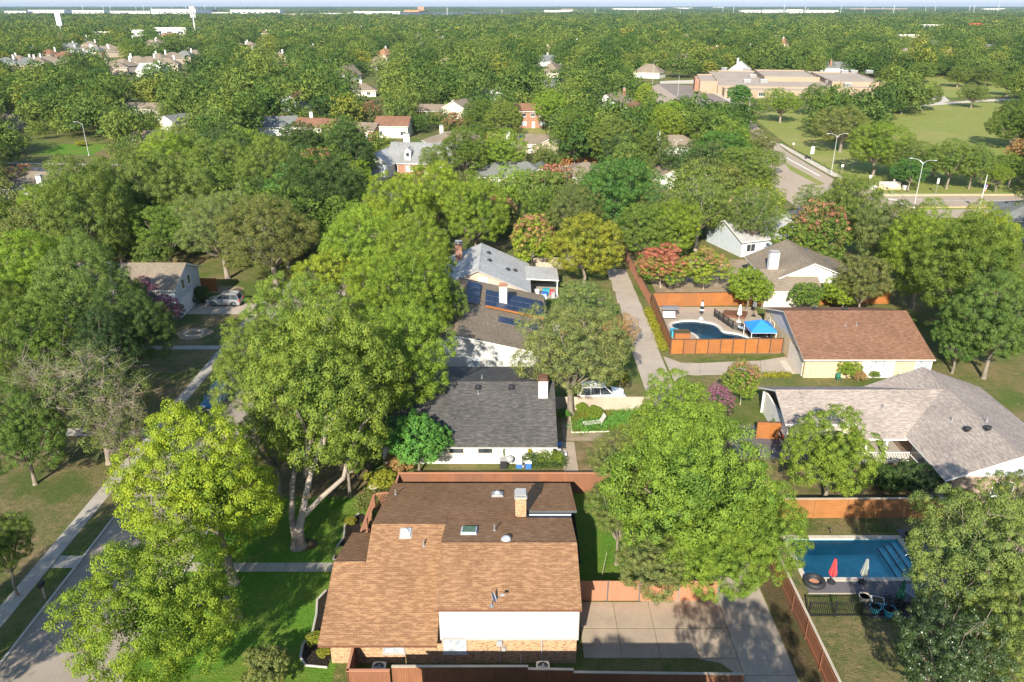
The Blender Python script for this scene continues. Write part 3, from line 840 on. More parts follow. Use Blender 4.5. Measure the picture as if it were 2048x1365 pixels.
W.poly([(-4.36, 45.4, 2.1), (-4.36, 36.96, 2.1), (-4.36, 36.96, 4.62), (-4.36, 41.1, 5.9), (-4.36, 45.4, 4.5)], 'siding_blue')
W.poly([(4.03, 45.4, 2.1), (-4.36, 45.4, 2.1), (-4.36, 45.4, 4.5), (4.03, 45.4, 4.5)], 'siding_blue')
W.poly([(0.25, 47.1, 0), (4.3, 47.1, 0), (4.3, 47.1, 4.0), (0.25, 47.1, 4.0)], 'siding_blue')
W.poly([(4.3, 47.1, 0), (4.3, 52.8, 0), (4.3, 52.8, 2.05), (4.3, 47.1, 4.0)], 'brick_gold')
W.poly([(4.3, 52.8, 0), (-9.4, 52.8, 0), (-9.4, 52.8, 2.05), (4.3, 52.8, 2.05)], 'brick_gold')
W.poly([(-9.4, 52.8, 0), (-9.4, 47.0, 0), (-9.4, 47.0, 4.0), (-9.4, 52.8, 2.05)], 'siding_tan')
W.poly([(-11.3, 47, 2.1), (-11.3, 37, 2.1), (-11.3, 37, 2.4), (-11.3, 41.6, 3.95), (-11.3, 46.9, 2.15)], 'siding_tan')
W.build('wall', H)
t_ = MB(); t_.box(-4.42, -4.3, 36.9, 36.96, 2.08, 4.62, 'white_paint'); t_.box(4.0, 4.1, 36.88, 36.96, 2.08, 4.62, 'trim_grey')
t_.box(-4.42, 4.1, 36.9, 36.96, 4.5, 4.6, 'white_paint'); t_.box(-4.42, 4.1, 36.86, 36.955, 2.02, 2.1, 'trim_grey')
t_.box(0.0, 0.02, 36.945, 36.958, 2.1, 4.5, 'trim_grey'); t_.box(1.85, 1.88, 36.94, 36.958, 0.15, 4.5, 'trim_grey')
t_.build('wall_trim', H)
window(H, -3.55, 36.98, 0.95, -90, 1.35, 1.2, 2, 'glass_blind', 'trim_grey')
window(H, -7.35, 36.98, 0.95, -90, 1.2, 1.15, 2, 'glass_blind', 'trim_grey')
chimney(H, 0.62, 46.6, 0, 6.0, .78, .9, 'brick_gold', 'trim_grey')
g_ = MB(); g_.path([(1.85, 36.9, .1), (1.85, 36.9, 2.05)], [.04, .04], 'trim_grey'); g_.build('conduit', H); g_ = MB() 
g_.path([(-.75, 36.9, .05), (-.75, 36.9, 1.5)], [.03, .03], 'trim_grey'); g_.build('conduit', H); g_ = MB(); g_.path([(.55, 36.9, .1), (.55, 36.9, .75)], [.02, .02], 'white_paint')
g_.build('conduit', H)
for b_ in ((-.95, -.6, 1.55, 1.95), (-.62, -.4, 1.15, 1.4)):
    g_ = MB(); g_.box(b_[0], b_[1], 36.83, 36.97, b_[2], b_[3], 'plastic_grey'); g_.build('meter_box', H)
def on(ya, ha, yb, hb):
    return lambda y: ha + (hb - ha) * (y - ya) / (yb - ya)
def skylight(T, x, y, slope, w=.75, h=.85, dome=False, glass='skylight_glass'):
    z = slope(y); k = slope(y + 1) - slope(y)
    f = MB()
    f.slab([(x - w / 2, y - h / 2, z - k * h / 2 + .16), (x + w / 2, y - h / 2, z - k * h / 2 + .16), (x + w / 2, y + h / 2, z + k * h / 2 + .16), (x - w / 2, y + h / 2, z + k * h / 2 + .16)], .2, 'white_paint' if not dome else 'trim_grey')
    f.slab([(x - w / 2 - .08, y - h / 2 - .08, z - k * (h / 2 + .08) + .03), (x + w / 2 + .08, y - h / 2 - .08, z - k * (h / 2 + .08) + .03), (x + w / 2 + .08, y + h / 2 + .08, z + k * (h / 2 + .08) + .03), (x - w / 2 - .08, y + h / 2 + .08, z + k * (h / 2 + .08) + .03)], .06, 'trim_grey')
    fo = f.build('skylight', T)
    g = MB(); b = .07
    if dome:
        n = 5
        ww, hh = w / 2 - b, h / 2 - b
        for i in range(n):
            for j in range(n):
                q = []
                for di, dj in ((0, 0), (1, 0), (1, 1), (0, 1)):
                    a, c = -1 + 2 * (i + di) / n, -1 + 2 * (j + dj) / n
                    q.append((x + a * ww, y + c * hh, z + k * c * hh + .17 + .22 * (1 - a * a) * (1 - c * c)))
                g.poly(q, glass)
    else:
        g.slab([(x - w / 2 + b, y - h / 2 + b, z - k * (h / 2 - b) + .19), (x + w / 2 - b, y - h / 2 + b, z - k * (h / 2 - b) + .19), (x + w / 2 - b, y + h / 2 - b, z + k * (h / 2 - b) + .19), (x - w / 2 + b, y + h / 2 - b, z + k * (h / 2 - b) + .19)], .03, glass)
    g.build('pane', fo, smooth=dome)
back_block = on(41.1, 6.08, 45.75, 4.66); rear = on(44.4, 5.1, 53.5, 2.4); front_l = on(36.15, 2.3, 44.4, 5.1); front_r = on(36.55, 4.7, 41.1, 6.08)
skylight(H, (-1.12, 50.6, 3.26)[0], (-1.12, 50.6, 3.26)[1], rear, .8, .95, True)
skylight(H, (-2.89, 43.14, 5.46)[0], (-2.89, 43.14, 5.46)[1], back_block, 1.0, 1.2, False, 'skylight_green')
skylight(H, (-7.24, 43.67, 4.85)[0], (-7.24, 43.67, 4.85)[1], front_l, .68, .62, True)
dome = MB(); p_ = (-0.39, 41.64, 5.92)
dome.lathe([(.36, p_[2] - .1), (.34, p_[2] + .06), (.30, p_[2] + .16), (.18, p_[2] + .25), (.03, p_[2] + .29)], 'skylight_glass', p_[0], p_[1], 14)
dome.build('tube_skylight', H, smooth=True)
for q in ((-5.94, 42.74, 4.54), (-1.18, 43.24, 5.43), (-8.99, 50.6, 3.26)):
    pipe_vent(H, q[0], q[1], q[2], .5)
p_ = (-1.23, 36.78, 4.77)
S = thing('satellite_dish', 'small grey satellite dish on the roof edge of the brown-roofed house', 'satellite dish', p_)
a_ = MB(); a_.tube(p_, (p_[0] + .02, p_[1], p_[2] + .55), .03, .03, 'galvanised', 8); a_.box(p_[0] - .12, p_[0] + .12, p_[1] - .1, p_[1] + .1, p_[2] - .02, p_[2] + .03, 'galvanised')
a_.build('mast', S)
d_ = MB(); cc = Vector((p_[0] + .05, p_[1] + .05, p_[2] + .62)); n_ = Vector((.93, -.1, .38)).normalized(); u_ = Vector((0, 0, 1)).cross(n_).normalized(); v_ = n_.cross(u_)
ring = [[cc + u_ * (.26 * r * math.cos(a)) + v_ * (.38 * r * math.sin(a)) + n_ * (.12 * r * r) for a in [2 * math.pi * k / 18 for k in range(18)]] for r in (.05, .4, .75, 1.0)]
for i in range(3):
    for k in range(18):
        d_.poly([ring[i][k], ring[i][(k + 1) % 18], ring[i + 1][(k + 1) % 18], ring[i + 1][k]], 'dish_grey')
d_.poly(ring[0], 'dish_grey')
d_.build('reflector', S, smooth=True)
a_ = MB(); e_ = cc + n_ * .62 - v_ * .12 + Vector((0, 0, .12))
a_.tube(cc - v_ * .3, e_, .02, .02, 'galvanised', 6); a_.box(e_.x - .12, e_.x + .12, e_.y - .05, e_.y + .05, e_.z - .04, e_.z + .06, 'plastic_grey')
a_.build('feed_arm', S)

# the next house towards the camera: only its shadow reaches the picture
H0 = thing('ranch_house', 'long house just below the picture whose roof shades the near fence', 'house', (0, 27, 0))
W = MB(); R = MB(); gable(W, R, 0, 28.2, 0, -7.0, 9.5, [(-8, 2.5), (-1.6, 6.3), (2.3, 4.9)], 'brick_gold', 'shingle_taupe')
W.build('wall', H0); R.build('roof', H0)

# ------------------------------------------------------------------ black-roofed white house
H2 = thing('white_house', 'white painted brick house with a charcoal black roof and white chimney', 'house', (-4, 66, 0))
W = MB(); R = MB()
gable(W, R, 0, 0, 0, -11.9, 4.0, [(58.9, 2.5), (66.1, 5.3), (74.6, 2.9)], 'siding_white', 'shingle_black', 'siding_white', 'trim_grey', .35, 1.3, .16)
W.build('wall', H2); R.build('roof', H2)
for px in (-4.97, 60.36)[0], (-2.39, 60.36)[0]:
    window(H2, px, 60.18, 1.15, -90, 1.25, .95, 1, 'glass_dark', 'stone_pale')
c2 = (2.87, 64.19, 4.56)
chimney(H2, c2[0], c2[1] + .5, 3, c2[2] + 1.75, .85, 1.0, 'siding_white', 'trim_brown')
for q in ((-3.19, 65.41, 5.03), (-0.05, 65.41, 5.03)):
    turtle_vent(H2, *q)
for q in ((-3.12, 64.71, 4.76), (-2.91, 67.95, 4.78)):
    pipe_vent(H2, *q, .35)
m_ = MB(); m_.box(2.35, 2.95, 59.95, 60.2, .9, 1.5, 'trim_grey'); m_.build('meter_box', H2)

# ------------------------------------------------------------------ solar house
H3 = thing('solar_house', 'grey-brown shingled house carrying two blue solar arrays', 'house', (-3, 86, 0))
W = MB(); R = MB()
def swap(profx, y0, y1):
    return profx, y0, y1
# ridge along y: local x = world -y after turning 90 degrees
gable(W, R, 0, 0, 90, 78.2, 97.5, [(-4.2, 2.6), (6.0, 4.9), (12.5, 2.5)], 'siding_grey', 'shingle_umber', 'siding_grey', 'white_paint', .45, .5)
W.build('wall', H3); R.build('roof', H3)
W = MB(); R = MB()
gable(W, R, 0, 0, 0, -5.5, 4.6, [(79.8, 2.7), (80.6, 2.95), (81.0, 2.8)], 'siding_cream', 'shingle_umber', 'siding_cream', 'white_paint', .3, .2)
W.build('side_wall', H3); R.build('side_roof', H3)
window(H3, -4.3, 78.62, .9, -90, 1.3, 1.2, 2, 'glass_blind', 'white_paint')
def p3(x):       # height of the right-hand slope
    return 4.9 - (x + 6.0) * 2.3 / 10.2
def array(T, name, x0, x1, y0, y1, nx, ny, lift=.12, tilt=0.0):
    root = bpy.data.objects.new(name, None); COL.objects.link(root); root.parent = T
    for i in range(nx):
        for j in range(ny):
            a, b = x0 + (x1 - x0) * i / nx, x0 + (x1 - x0) * (i + 1) / nx
            c, d = y0 + (y1 - y0) * j / ny, y0 + (y1 - y0) * (j + 1) / ny
            m = MB(); g = .018
            zz = lambda x, y: p3(x) + lift + tilt * (y - y0)
            m.slab([(a + g, c + g, zz(a + g, c + g)), (b - g, c + g, zz(b - g, c + g)), (b - g, d - g, zz(b - g, d - g)), (a + g, d - g, zz(a + g, d - g))], .04, 'solar_blue', 'galvanised')
            m.build('solar_panel', root)
    return root
A1 = array(H3, 'solar_array', -3.3, 3.9, 88.6, 93.8, 6, 3, .18, .05)
e_ = MB(); e_.slab([(-3.2, 88.2, p3(-3.2) + .35), (3.9, 88.2, p3(3.9) + .35), (3.9, 88.5, p3(3.9) + .35), (-3.2, 88.5, p3(-3.2) + .35)], .15, 'cedar'); e_.build('flashing', H3)
A2 = array(H3, 'solar_array', -5.7, -4.0, 88.6, 95.6, 1, 4, .22, .03)
A3 = array(H3, 'solar_array', -1.6, 3.2, 84.4, 86.4, 3, 1, .12, 0.0)
chimney(H3, -1.1, 91.0, 2.5, 6.2, .95, .8, 'siding_white', 'clay')
for q in ((-7.6, 92), (-7.7, 87.5), (-7.4, 95.5)):
    turtle_vent(H3, q[0], q[1], 4.9 + (q[0] + 6.0) * .28)
m_ = MB(); m_.box(1.2, 4.6, 97.7, 99.0, 2.0, 2.15, 'roof_white'); m_.box(1.3, 1.42, 97.8, 97.92, 0, 2.0, 'white_paint'); m_.box(4.4, 4.52, 97.8, 97.92, 0, 2.0, 'white_paint'); m_.build('patio_cover', H3)

# ------------------------------------------------------------------ silver-roofed house behind it
H4 = thing('silver_roof_house', 'taupe house with a pale silver shingle roof and a patio cover on its right', 'house', (-2, 105, 0))
W = MB(); R = MB()
gable(W, R, 0, 0, 90, 99.2, 112.2, [(-2.6, 2.3), (4.5, 5.5), (9.6, 3.3)], 'siding_tan', 'shingle_silver', 'siding_tan', 'trim_grey', .4, .45)
W.build('wall', H4); R.build('roof', H4)
window(H4, -3.9, 99.58, 2.9, -90, 1.15, 1.4, 1, 'glass_blind', 'white_paint')
b_ = MB(); b_.box(-1.6, 2.05, 99.5, 99.62, 0, 1.6, 'brick_gold'); b_.build('brick_skirt', H4)
chimney(H4, (-7.67, 108.19)[0], 108.5, 2.0, 6.6, 1.0, 1.0, 'brick_red')
for q in ((-3.4, 108.6), (-3.2, 105.3), (-.6, 104.8), (.4, 105.7)):
    turtle_vent(H4, q[0], q[1], 2.3 + (2.6 - q[0]) * .4507 + .02)
pc = MB(); pc.slab([(2.0, 104.3, 2.6), (6.6, 104.3, 2.35), (6.6, 109.6, 2.5), (2.0, 109.6, 2.75)], .14, 'shingle_silver', 'white_paint', 'white_paint')
for x, y in ((6.4, 104.5), (6.4, 109.3)):
    pc.box(x - .07, x + .07, y - .07, y + .07, 0, 2.3, 'white_paint')
pc.build('patio_roof', H4)
sheet('patio_slab', rect(2.1, 6.6, 103.2, 109.6), 0.03, 'concrete_walk')

# ------------------------------------------------------------------ garage house with the brown roof on the right
H5 = thing('brown_roof_house', 'cream brick house with a plain brown gable roof beside the curved pool', 'house', (39, 85, 0))
W = MB(); R = MB()
gable(W, R, 0, 0, 0, 31.8, 46.2, [(77.2, 2.5), (85.2, 5.1), (93.3, 2.5)], 'brick_cream', 'shingle_brown', 'batten_greige', 'siding_cream', .45, .6)
W.build('wall', H5); R.build('roof', H5)
garage_door(H5, 32.22, 80.6, 180, 4.8, 2.2)
for x in ((40.19, 79.92)[0], (45.24, 79.92)[0]):
    window(H5, x, 77.74, 1.1, -90, 1.7, 1.1, 2, 'glass_blind', 'white_paint')
w_ = MB(); w_.box((38.49, 79.92)[0], (42.12, 79.92)[0], 77.76, 77.79, .05, 2.25, 'siding_white'); w_.build('wall_bay', H5)
window(H5, 32.2, 89.2, .9, 180, 1.0, 1.2, 2, 'glass_dark', 'siding_cream')
window(H5, 32.2, 90.9, .9, 180, 1.0, 1.2, 2, 'glass_dark', 'siding_cream')
for q in ((38.16, 82.65, 4.27), (39.45, 82.73, 4.3)):
    pipe_vent(H5, *q, .3)
for q in ((36.82, 88.58, 4.02), (40.01, 87.56, 4.34)):
    turtle_vent(H5, *q)

# ------------------------------------------------------------------ mauve-roofed L-shaped house, right edge
H6 = thing('l_shaped_house', 'wide L-shaped house with a mottled mauve-grey roof on the right', 'house', (34, 62, 0))
W = MB(); R = MB()
gable(W, R, 0, 0, 0, 24.8, 31.3, [(61.9, 3.1), (65.6, 4.7), (70.7, 2.5)], 'siding_cream', 'shingle_mauve', 'siding_cream', 'white_paint', .5, .4, ends=(0, 1))
gable(MB(), R, 0, 0, 0, 31.305, 41.0, [(60.4, 2.45), (65.6, 4.7), (70.7, 2.5)], 'siding_cream', 'shingle_mauve', 'siding_cream', 'white_paint', .5, .4)
W.at(); W.box(31.0, 36.2, 64.6, 70.1, 0, 2.3, 'siding_cream')
W.box(25.4, 25.6, 62.8, 70.2, 0, 2.4, 'siding_white')
gable(W, R, 0, 0, 90, 53.6, 70.4, [(-47.2, 2.6), (-40.9, 4.85), (-35.2, 2.6)], 'brick_mottled', 'shingle_mauve', 'siding_blue', 'white_paint', .45, .75)
W.build('wall', H6); R.build('roof', H6)
window(H6, 35.93, 59.2, .9, 180, 2.2, 1.0, 2, 'glass_dark'); window(H6, 35.93, 55.6, .2, 180, 1.7, 1.9, 3, 'glass_blind')
window(H6, (40.25, 57.23)[0], 54.0, .9, -90, 1.7, 1.2, 2, 'glass_dark')
for q in ((34.2, 63.6, 3.84), ):
    pipe_vent(H6, *q, .35)
def h6(x, y): return 2.6 + (x - 35.2) * 2.25 / 5.7
for q in ((39.03, 60.74, 4.11), (41.11, 59.27, 4.93)):
    pipe_vent(H6, *q, .4)
for q in ((39.39, 58.9, 4.25), (40.65, 58.2, 4.75)):
    turtle_vent(H6, *q)
v_ = (38.91, 71.92, 1.98); turtle_vent(H6, *v_)
# carport posts, rear porch with a white railing
for x, y in ((25.3, 62.4), (25.3, 69.9), (31.9, 60.8), (33.7, 60.8)):
    pp = MB(); pp.box(x - .08, x + .08, y - .08, y + .08, 0, 2.35, 'white_paint'); pp.build('porch_post', H6)
rl = bpy.data.objects.new('railing', None); COL.objects.link(rl); rl.parent = H6
r_ = MB(); r_.box(31.5, 35.9, 60.5, 60.56, .95, 1.02, 'white_paint'); r_.box(31.5, 35.9, 60.5, 60.56, .12, .18, 'white_paint'); r_.build('rail', rl)
bm_ = MB(); bm_.box(-.022, .022, -.02, .02, 0, .8, 'white_paint'); bme = bm_.mesh('baluster')
hx, hy, _ = wloc(H6)
for k in range(30):
    b = bpy.data.objects.new('baluster', bme); b.location = (31.6 + k * .145 - hx, 60.53 - hy, .16); COL.objects.link(b); b.parent = rl
fl = MB(); fl.box(31.3, 36, 60.2, 65, 0, .12, 'concrete_walk'); fl.build('porch_floor', H6)
sheet('carport_floor', rect(20.6, 31, 61.0, 67.2), 0.03, 'paver_slate')
sheet('yard_path', [(34.9, 53), (35.8, 53), (35.8, 59.6), (34.9, 59.6)], 0.03, 'concrete_walk')

# ------------------------------------------------------------------ left: pale blue two-storey garage house
H7 = thing('pale_blue_house', 'pale blue two-storey house with a garage door facing the parked silver car', 'house', (-50, 99, 0))
W = MB(); R = MB()
gable(W, R, 0, 0, 0, -60.5, -43.3, [(94.6, 4.3), (99.3, 6.5), (104.0, 4.6)], 'siding_blue', 'shingle_taupe', 'siding_blue', 'white_paint', .35, .4)
W.build('wall', H7); R.build('roof', H7)
garage_door(H7, -43.64, 98.6, 0, 4.6, 2.3, 'siding_white')
for y in (97.9, 99.9):
    window(H7, -43.64, y, 3.4, 0, .8, 1.25, 1, 'glass_dark')
chimney(H7, -52.5, 97.2, 3, 6.9, .6, .6, 'siding_white')

# ------------------------------------------------------------------ tan hip roof behind the pool, and others close by
H9 = thing('hip_roof_house', 'pale house with a hipped taupe roof and tall white chimney behind the pool yard', 'house', (43, 106, 0))
W = MB(); R = MB()
gable(W, R, 0, 0, 90, 101.5, 113.5, [(-49.5, 2.5), (-41.2, 5.7), (-35.2, 3.0)], 'siding_white', 'shingle_taupe', 'siding_white', 'white_paint', .45, .5)
gable(W, R, 0, 0, 0, 33.9, 42.0, [(99.2, 2.5), (103.2, 4.3), (107.2, 2.9)], 'siding_cream', 'shingle_taupe', None, 'white_paint', .4, .4)
W.build('wall', H9); R.build('roof', H9)
chimney(H9, (36.67, 106.77)[0], 105, 2.0, 6.2, 1.3, .9, 'siding_white')
def h9(x): return 5.7 - (x - 41.2) * 3.2 / 8.3
for q in ((43.2, 110.5), (45.2, 107.4), (46.6, 103.8)):
    turtle_vent(H9, q[0], q[1], h9(q[0]), 'trim_slate')

# ------------------------------------------------------------------ fences: each panel and post a piece of its own
_panel = {}
def panel_mesh(L, h, style, mat):
    key = (round(L, 2), round(h, 2), style, mat)
    if key in _panel: return _panel[key]
    m = MB(); r = random.Random(len(_panel))
    if style == 'board':                 # horizontal boards
        n = int(h / 0.14)
        for k in range(n):
            m.box(.01, L - .01, -.012 - r.random() * .006, .012, .06 + k * h / n, .06 + (k + 1) * h / n - .012, mat)
    elif style == 'iron':
        m.box(0, L, -.015, .015, h - .1, h - .06, mat); m.box(0, L, -.015, .015, .12, .16, mat)
        n = int(L / .13)
        for k in range(n):
            x = (k + .5) * L / n; m.box(x - .017, x + .017, -.017, .017, .06, h, mat)
    elif style == 'lattice':
        n = int((L + h) / .24)
        for s_ in (-1, 1):
            for k in range(n + 1):
                t = k * .24
                x0_, z0_ = (t, 0) if t <= L else (L, t - L)
                x1_, z1_ = (t - h, h) if t - h >= 0 else (0, t)
                if s_ > 0: x0_, x1_ = L - x0_, L - x1_
                m.tube((x0_, .012 * s_, z0_ + .05), (x1_, .012 * s_, z1_ + .05), .02, .02, mat, 4)
        m.box(0, L, -.03, .03, h, h + .07, mat)
    elif style == 'slat':                # mesh pool fence
        m.box(0, L, -.004, .004, .05, h, mat)
    else:                                # upright pickets on rails
        n = max(2, int(L / .14))
        for k in range(n):
            z1 = h - r.random() * .015
            m.box(k * L / n + .004, (k + 1) * L / n - .004, -.012 - r.random() * .006, .01, .03, z1, mat)
        for z in (.35, h - .35):
            m.box(0, L, .01, .05, z, z + .08, mat)
    _panel[key] = m.mesh('panel')
    return _panel[key]
def fence(name, label, pts, h, style='picket', mat='stain_brown', post=None, step=2.4, cap=None, group=None, rail=.0):
    post = post or mat
    T = thing(name, label, 'fence', (pts[0][0], pts[0][1], 0), group)
    pm = MB(); pm.box(-.05, .05, -.05, .05, 0, h + (.03 if style != 'iron' else .02), post); pme = pm.mesh('post')
    def put(nm, me, x, y, a):
        o = bpy.data.objects.new(nm, me); o.location = (x - pts[0][0], y - pts[0][1], 0); o.rotation_euler = (0, 0, a)
        COL.objects.link(o); o.parent = T
    for (x0, y0), (x1, y1) in zip(pts, pts[1:]):
        L = math.hypot(x1 - x0, y1 - y0); n = max(1, round(L / step)); a = math.atan2(y1 - y0, x1 - x0)
        me = panel_mesh(L / n - .1, h, style, mat)
        for k in range(n):
            x, y = x0 + (x1 - x0) * k / n, y0 + (y1 - y0) * k / n
            put('post', pme, x, y, a)
            put('panel', me, x + .05 * math.cos(a), y + .05 * math.sin(a), a)
        put('post', pme, x1, y1, a)
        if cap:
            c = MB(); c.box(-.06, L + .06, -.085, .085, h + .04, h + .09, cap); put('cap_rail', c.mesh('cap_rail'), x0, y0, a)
    return T

fence('fence', 'orange cedar board fence along the driveway side of the curved pool', [(18.75, 84.2), (32.0, 84.5)], 1.85, 'board', 'cedar', 'wood_dark', 1.45, 'wood_dark')
fence('fence', 'orange cedar board fence beside the alley at the curved pool', [(18.75, 84.3), (19.1, 99.9)], 1.85, 'board', 'cedar', 'wood_dark', 1.3, 'wood_dark')
fence('fence', 'orange cedar board fence behind the curved pool and its umbrellas', [(19.2, 100.0), (52.0, 101.0)], 1.95, 'board', 'cedar', 'cedar', 2.0, 'wood_dark')
fence('fence', 'reddish board fence between the alley and the bare soil yard', [(18.9, 100.4), (18.6, 110), (18.3, 121)], 1.8, 'picket', 'stain_terracotta', 'stain_brown', 2.4, 'wood_dark')
fence('fence', 'cedar board fence with dappled shade behind the rectangular pool', [(19.1, 52.0), (34.6, 52.1)], 1.85, 'board', 'cedar_dull', 'cedar_dull', 2.6, 'wood_weathered')
fence('fence', 'bright orange board fence panel beside the carport', [(23.26, 64.61), (25.83, 64.42)], 1.8, 'board', 'cedar', 'cedar', 1.5, 'wood_dark')
fence('fence', 'long dark picket fence with a pale cap between the alley and the pool yard', [(19.1, 26), (19.1, 52.0)], 1.75, 'picket', 'stain_brown', 'stain_brown', 2.6, 'wood_weathered')
fence('fence', 'long brown picket fence, its cap coloured as a sunlit band, behind the brown-roofed house', [(-9.5, 55.6), (14.2, 55.6)], 1.95, 'picket', 'stain_brown', 'stain_brown', 2.3, 'stain_terracotta')  # terracotta cap colour stands in for sun on the upper boards
fence('fence', 'terracotta stained fence with white posts across the top of the driveway', [(4.2, 42.58), (6.6, 42.58), (8.8, 42.58), (14.2, 42.58)], 1.75, 'picket', 'stain_terracotta', 'galvanised', 2.3)
fence('fence', 'brown picket fence stepping along the bottom edge below the brick wall', [(-7.1, 34.9), (.9, 34.9)], 1.85, 'picket', 'stain_brown', 'stain_brown', 2.2, 'wood_weathered')
fence('fence', 'lower stepped stretch of brown fence by the grass island', [(1.0, 34.85), (3.6, 34.8)], 1.7, 'picket', 'stain_brown', 'stain_brown', 2.6, 'wood_weathered')
fence('fence', 'lowest stretch of orange-brown fence ending at the driveway curve', [(3.7, 34.75), (13.7, 34.6)], 1.55, 'picket', 'stain_brown', 'stain_brown', 2.4, 'wood_weathered')
fence('fence', 'short brown fence closing the air conditioner corner', [(-9.75, 37.0), (-9.75, 34.7), (-7.3, 34.7)], 1.75, 'picket', 'stain_brown', 'stain_brown', 2.2, 'stain_terracotta')
fence('lattice_fence', 'brown lattice fence round the planted corner of the brick house', [(-11.35, 47.1), (-11.1, 52.9), (-9.5, 53.2)], 1.7, 'lattice', 'stain_terracotta', 'stain_terracotta', 2.9, 'stain_terracotta')
fence('fence', 'dark picket return fence at the left end of the back fence', [(-9.6, 53.4), (-9.5, 55.6)], 1.8, 'picket', 'stain_brown', 'stain_brown', 2.2, 'stain_terracotta')
fence('fence', 'weathered grey picket fence behind the trunk and the white van', [(4.3, 70.4), (14.0, 70.4)], 1.5, 'picket', 'wood_weathered', 'wood_weathered', 2.4)
fence('iron_fence', 'black iron railing fence in front of the rectangular pool', [(20.0, 41.0), (32.4, 41.2)], 1.3, 'iron', 'black_metal', 'black_metal', 1.75)
fence('pool_fence', 'black mesh safety fence round the curved pool', [(26.8, 96.3), (28.1, 91.9), (31.5, 88.6), (31.4, 85.2)], 1.15, 'iron', 'black_metal', 'black_metal', 1.2)
fence('fence', 'sunlit orange fence behind the pale blue house', [(-66, 106.5), (-58, 107.5), (-42.5, 106.2)], 2.0, 'picket', 'cedar', 'cedar_dull', 2.4)
fence('fence', 'weathered picket fence behind the silver-roofed house', [(3.0, 116.5), (10.5, 116.8)], 1.9, 'picket', 'wood_weathered', 'wood_weathered', 2.4)
fence('fence', 'orange fence behind the sage-roofed house', [(9.18, 203.3), (16.19, 201.93), (24.46, 204.68)], 2.0, 'picket', 'cedar_dull', 'cedar_dull', 2.6)
fence('fence', 'brown fence at the left edge by the tan-roofed house', [(-97.91, 144.48), (-93.29, 143.38)], 2.0, 'picket', 'cedar_dull', 'cedar_dull', 2.4)

# ------------------------------------------------------------------ rectangular pool
POOL = bpy.data.objects.new('swimming_pool', None); COL.objects.link(POOL); POOL.location = (25.5, 47.2, 0)
tag(POOL, 'rectangular blue swimming pool with pale coping and steps at its right end', 'swimming pool')
x0, x1, y0, y1 = P2
b = MB()
b.poly([(x0, y0, -1.5), (x1, y0, -1.5), (x1, y1, -1.5), (x0, y1, -1.5)], 'plaster_blue')
for q in (((x0, y0), (x0, y1)), ((x0, y1), (x1, y1)), ((x1, y1), (x1, y0)), ((x1, y0), (x0, y0))):
    b.poly([(*q[0], -1.5), (*q[1], -1.5), (*q[1], .0), (*q[0], .0)], 'plaster_blue')
b.build('basin', POOL)
for k in range(3):
    s_ = MB(); s_.box(x1 - .45 * (k + 1), x1 - .45 * k - .002, y0 + .002, y1 - .002, -1.49, -.32 - .26 * k, 'plaster_blue'); s_.box(x1 - .45 * (k + 1) - .012, x1 - .45 * (k + 1) - .001, y0 + .01, y1 - .01, -.5 - .26 * k, -.319 - .26 * k, 'trim_slate'); s_.build('step', POOL)
c_ = MB(); w_ = .34
n = 14
cop = []
for k in range(n):
    a, d = x0 - w_ + (x1 - x0 + 2 * w_) * k / n, x0 - w_ + (x1 - x0 + 2 * w_) * (k + 1) / n
    cop += [(a, d, y0 - w_, y0 + .04), (a, d, y1 - .04, y1 + w_)]
for k in range(7):
    a, d = y0 + (y1 - y0) * k / 7, y0 + (y1 - y0) * (k + 1) / 7
    cop += [(x0 - w_, x0 + .04, a + (.045 if k == 0 else 0), d - (.045 if k == 6 else 0)), (x1 - .04, x1 + w_, a + (.045 if k == 0 else 0), d - (.045 if k == 6 else 0))]
for a, d, e, f_ in cop:
    m = MB(); m.box(a + .006, d - .006, e + .004, f_ - .004, -.06, .07, 'concrete_pale'); m.build('coping_stone', POOL)
w = MB(); w.poly([(x0, y0, -.14), (x1, y0, -.14), (x1, y1, -.14), (x0, y1, -.14)], 'pool_water'); w.build('water', POOL)
h_ = MB(); hx_ = 28.9
for y in (47.35, 46.85):
    h_.path([(x1 + .55, y, .05), (x1 + .5, y, .85), (x1 + .1, y, .95), (x1 - .9, y, .35), (x1 - 1.0, y, -.6)], [.025] * 5, 'galvanised', 6)
HR = thing('handrail', 'steel handrail over the steps of the rectangular pool', 'handrail', (29.5, 47, 0))
for y in (47.35, 46.85):
    h_ = MB(); h_.path([(x1 + .55, y, .05), (x1 + .5, y, .85), (x1 + .1, y, .95), (x1 - .9, y, .35), (x1 - 1.0, y, -.6)], [.025] * 5, 'galvanised', 6)
    h_.build('rail', HR)
slab_field('pool_deck', 'paver_slate', [c for c in grid_cells(20.9, 24.2, 43.35, 44.5, 6, 2) + grid_cells(24.2, 33.2, 40.95, 44.5, 16, 6) + grid_cells(30.25, 33.2, 44.5, 50.6, 5, 10)], .035, .008)
sheet('deck_edge', [(20.8, 43.2), (24.1, 43.2), (24.1, 43.32), (20.8, 43.32)], .05, 'concrete_pale')

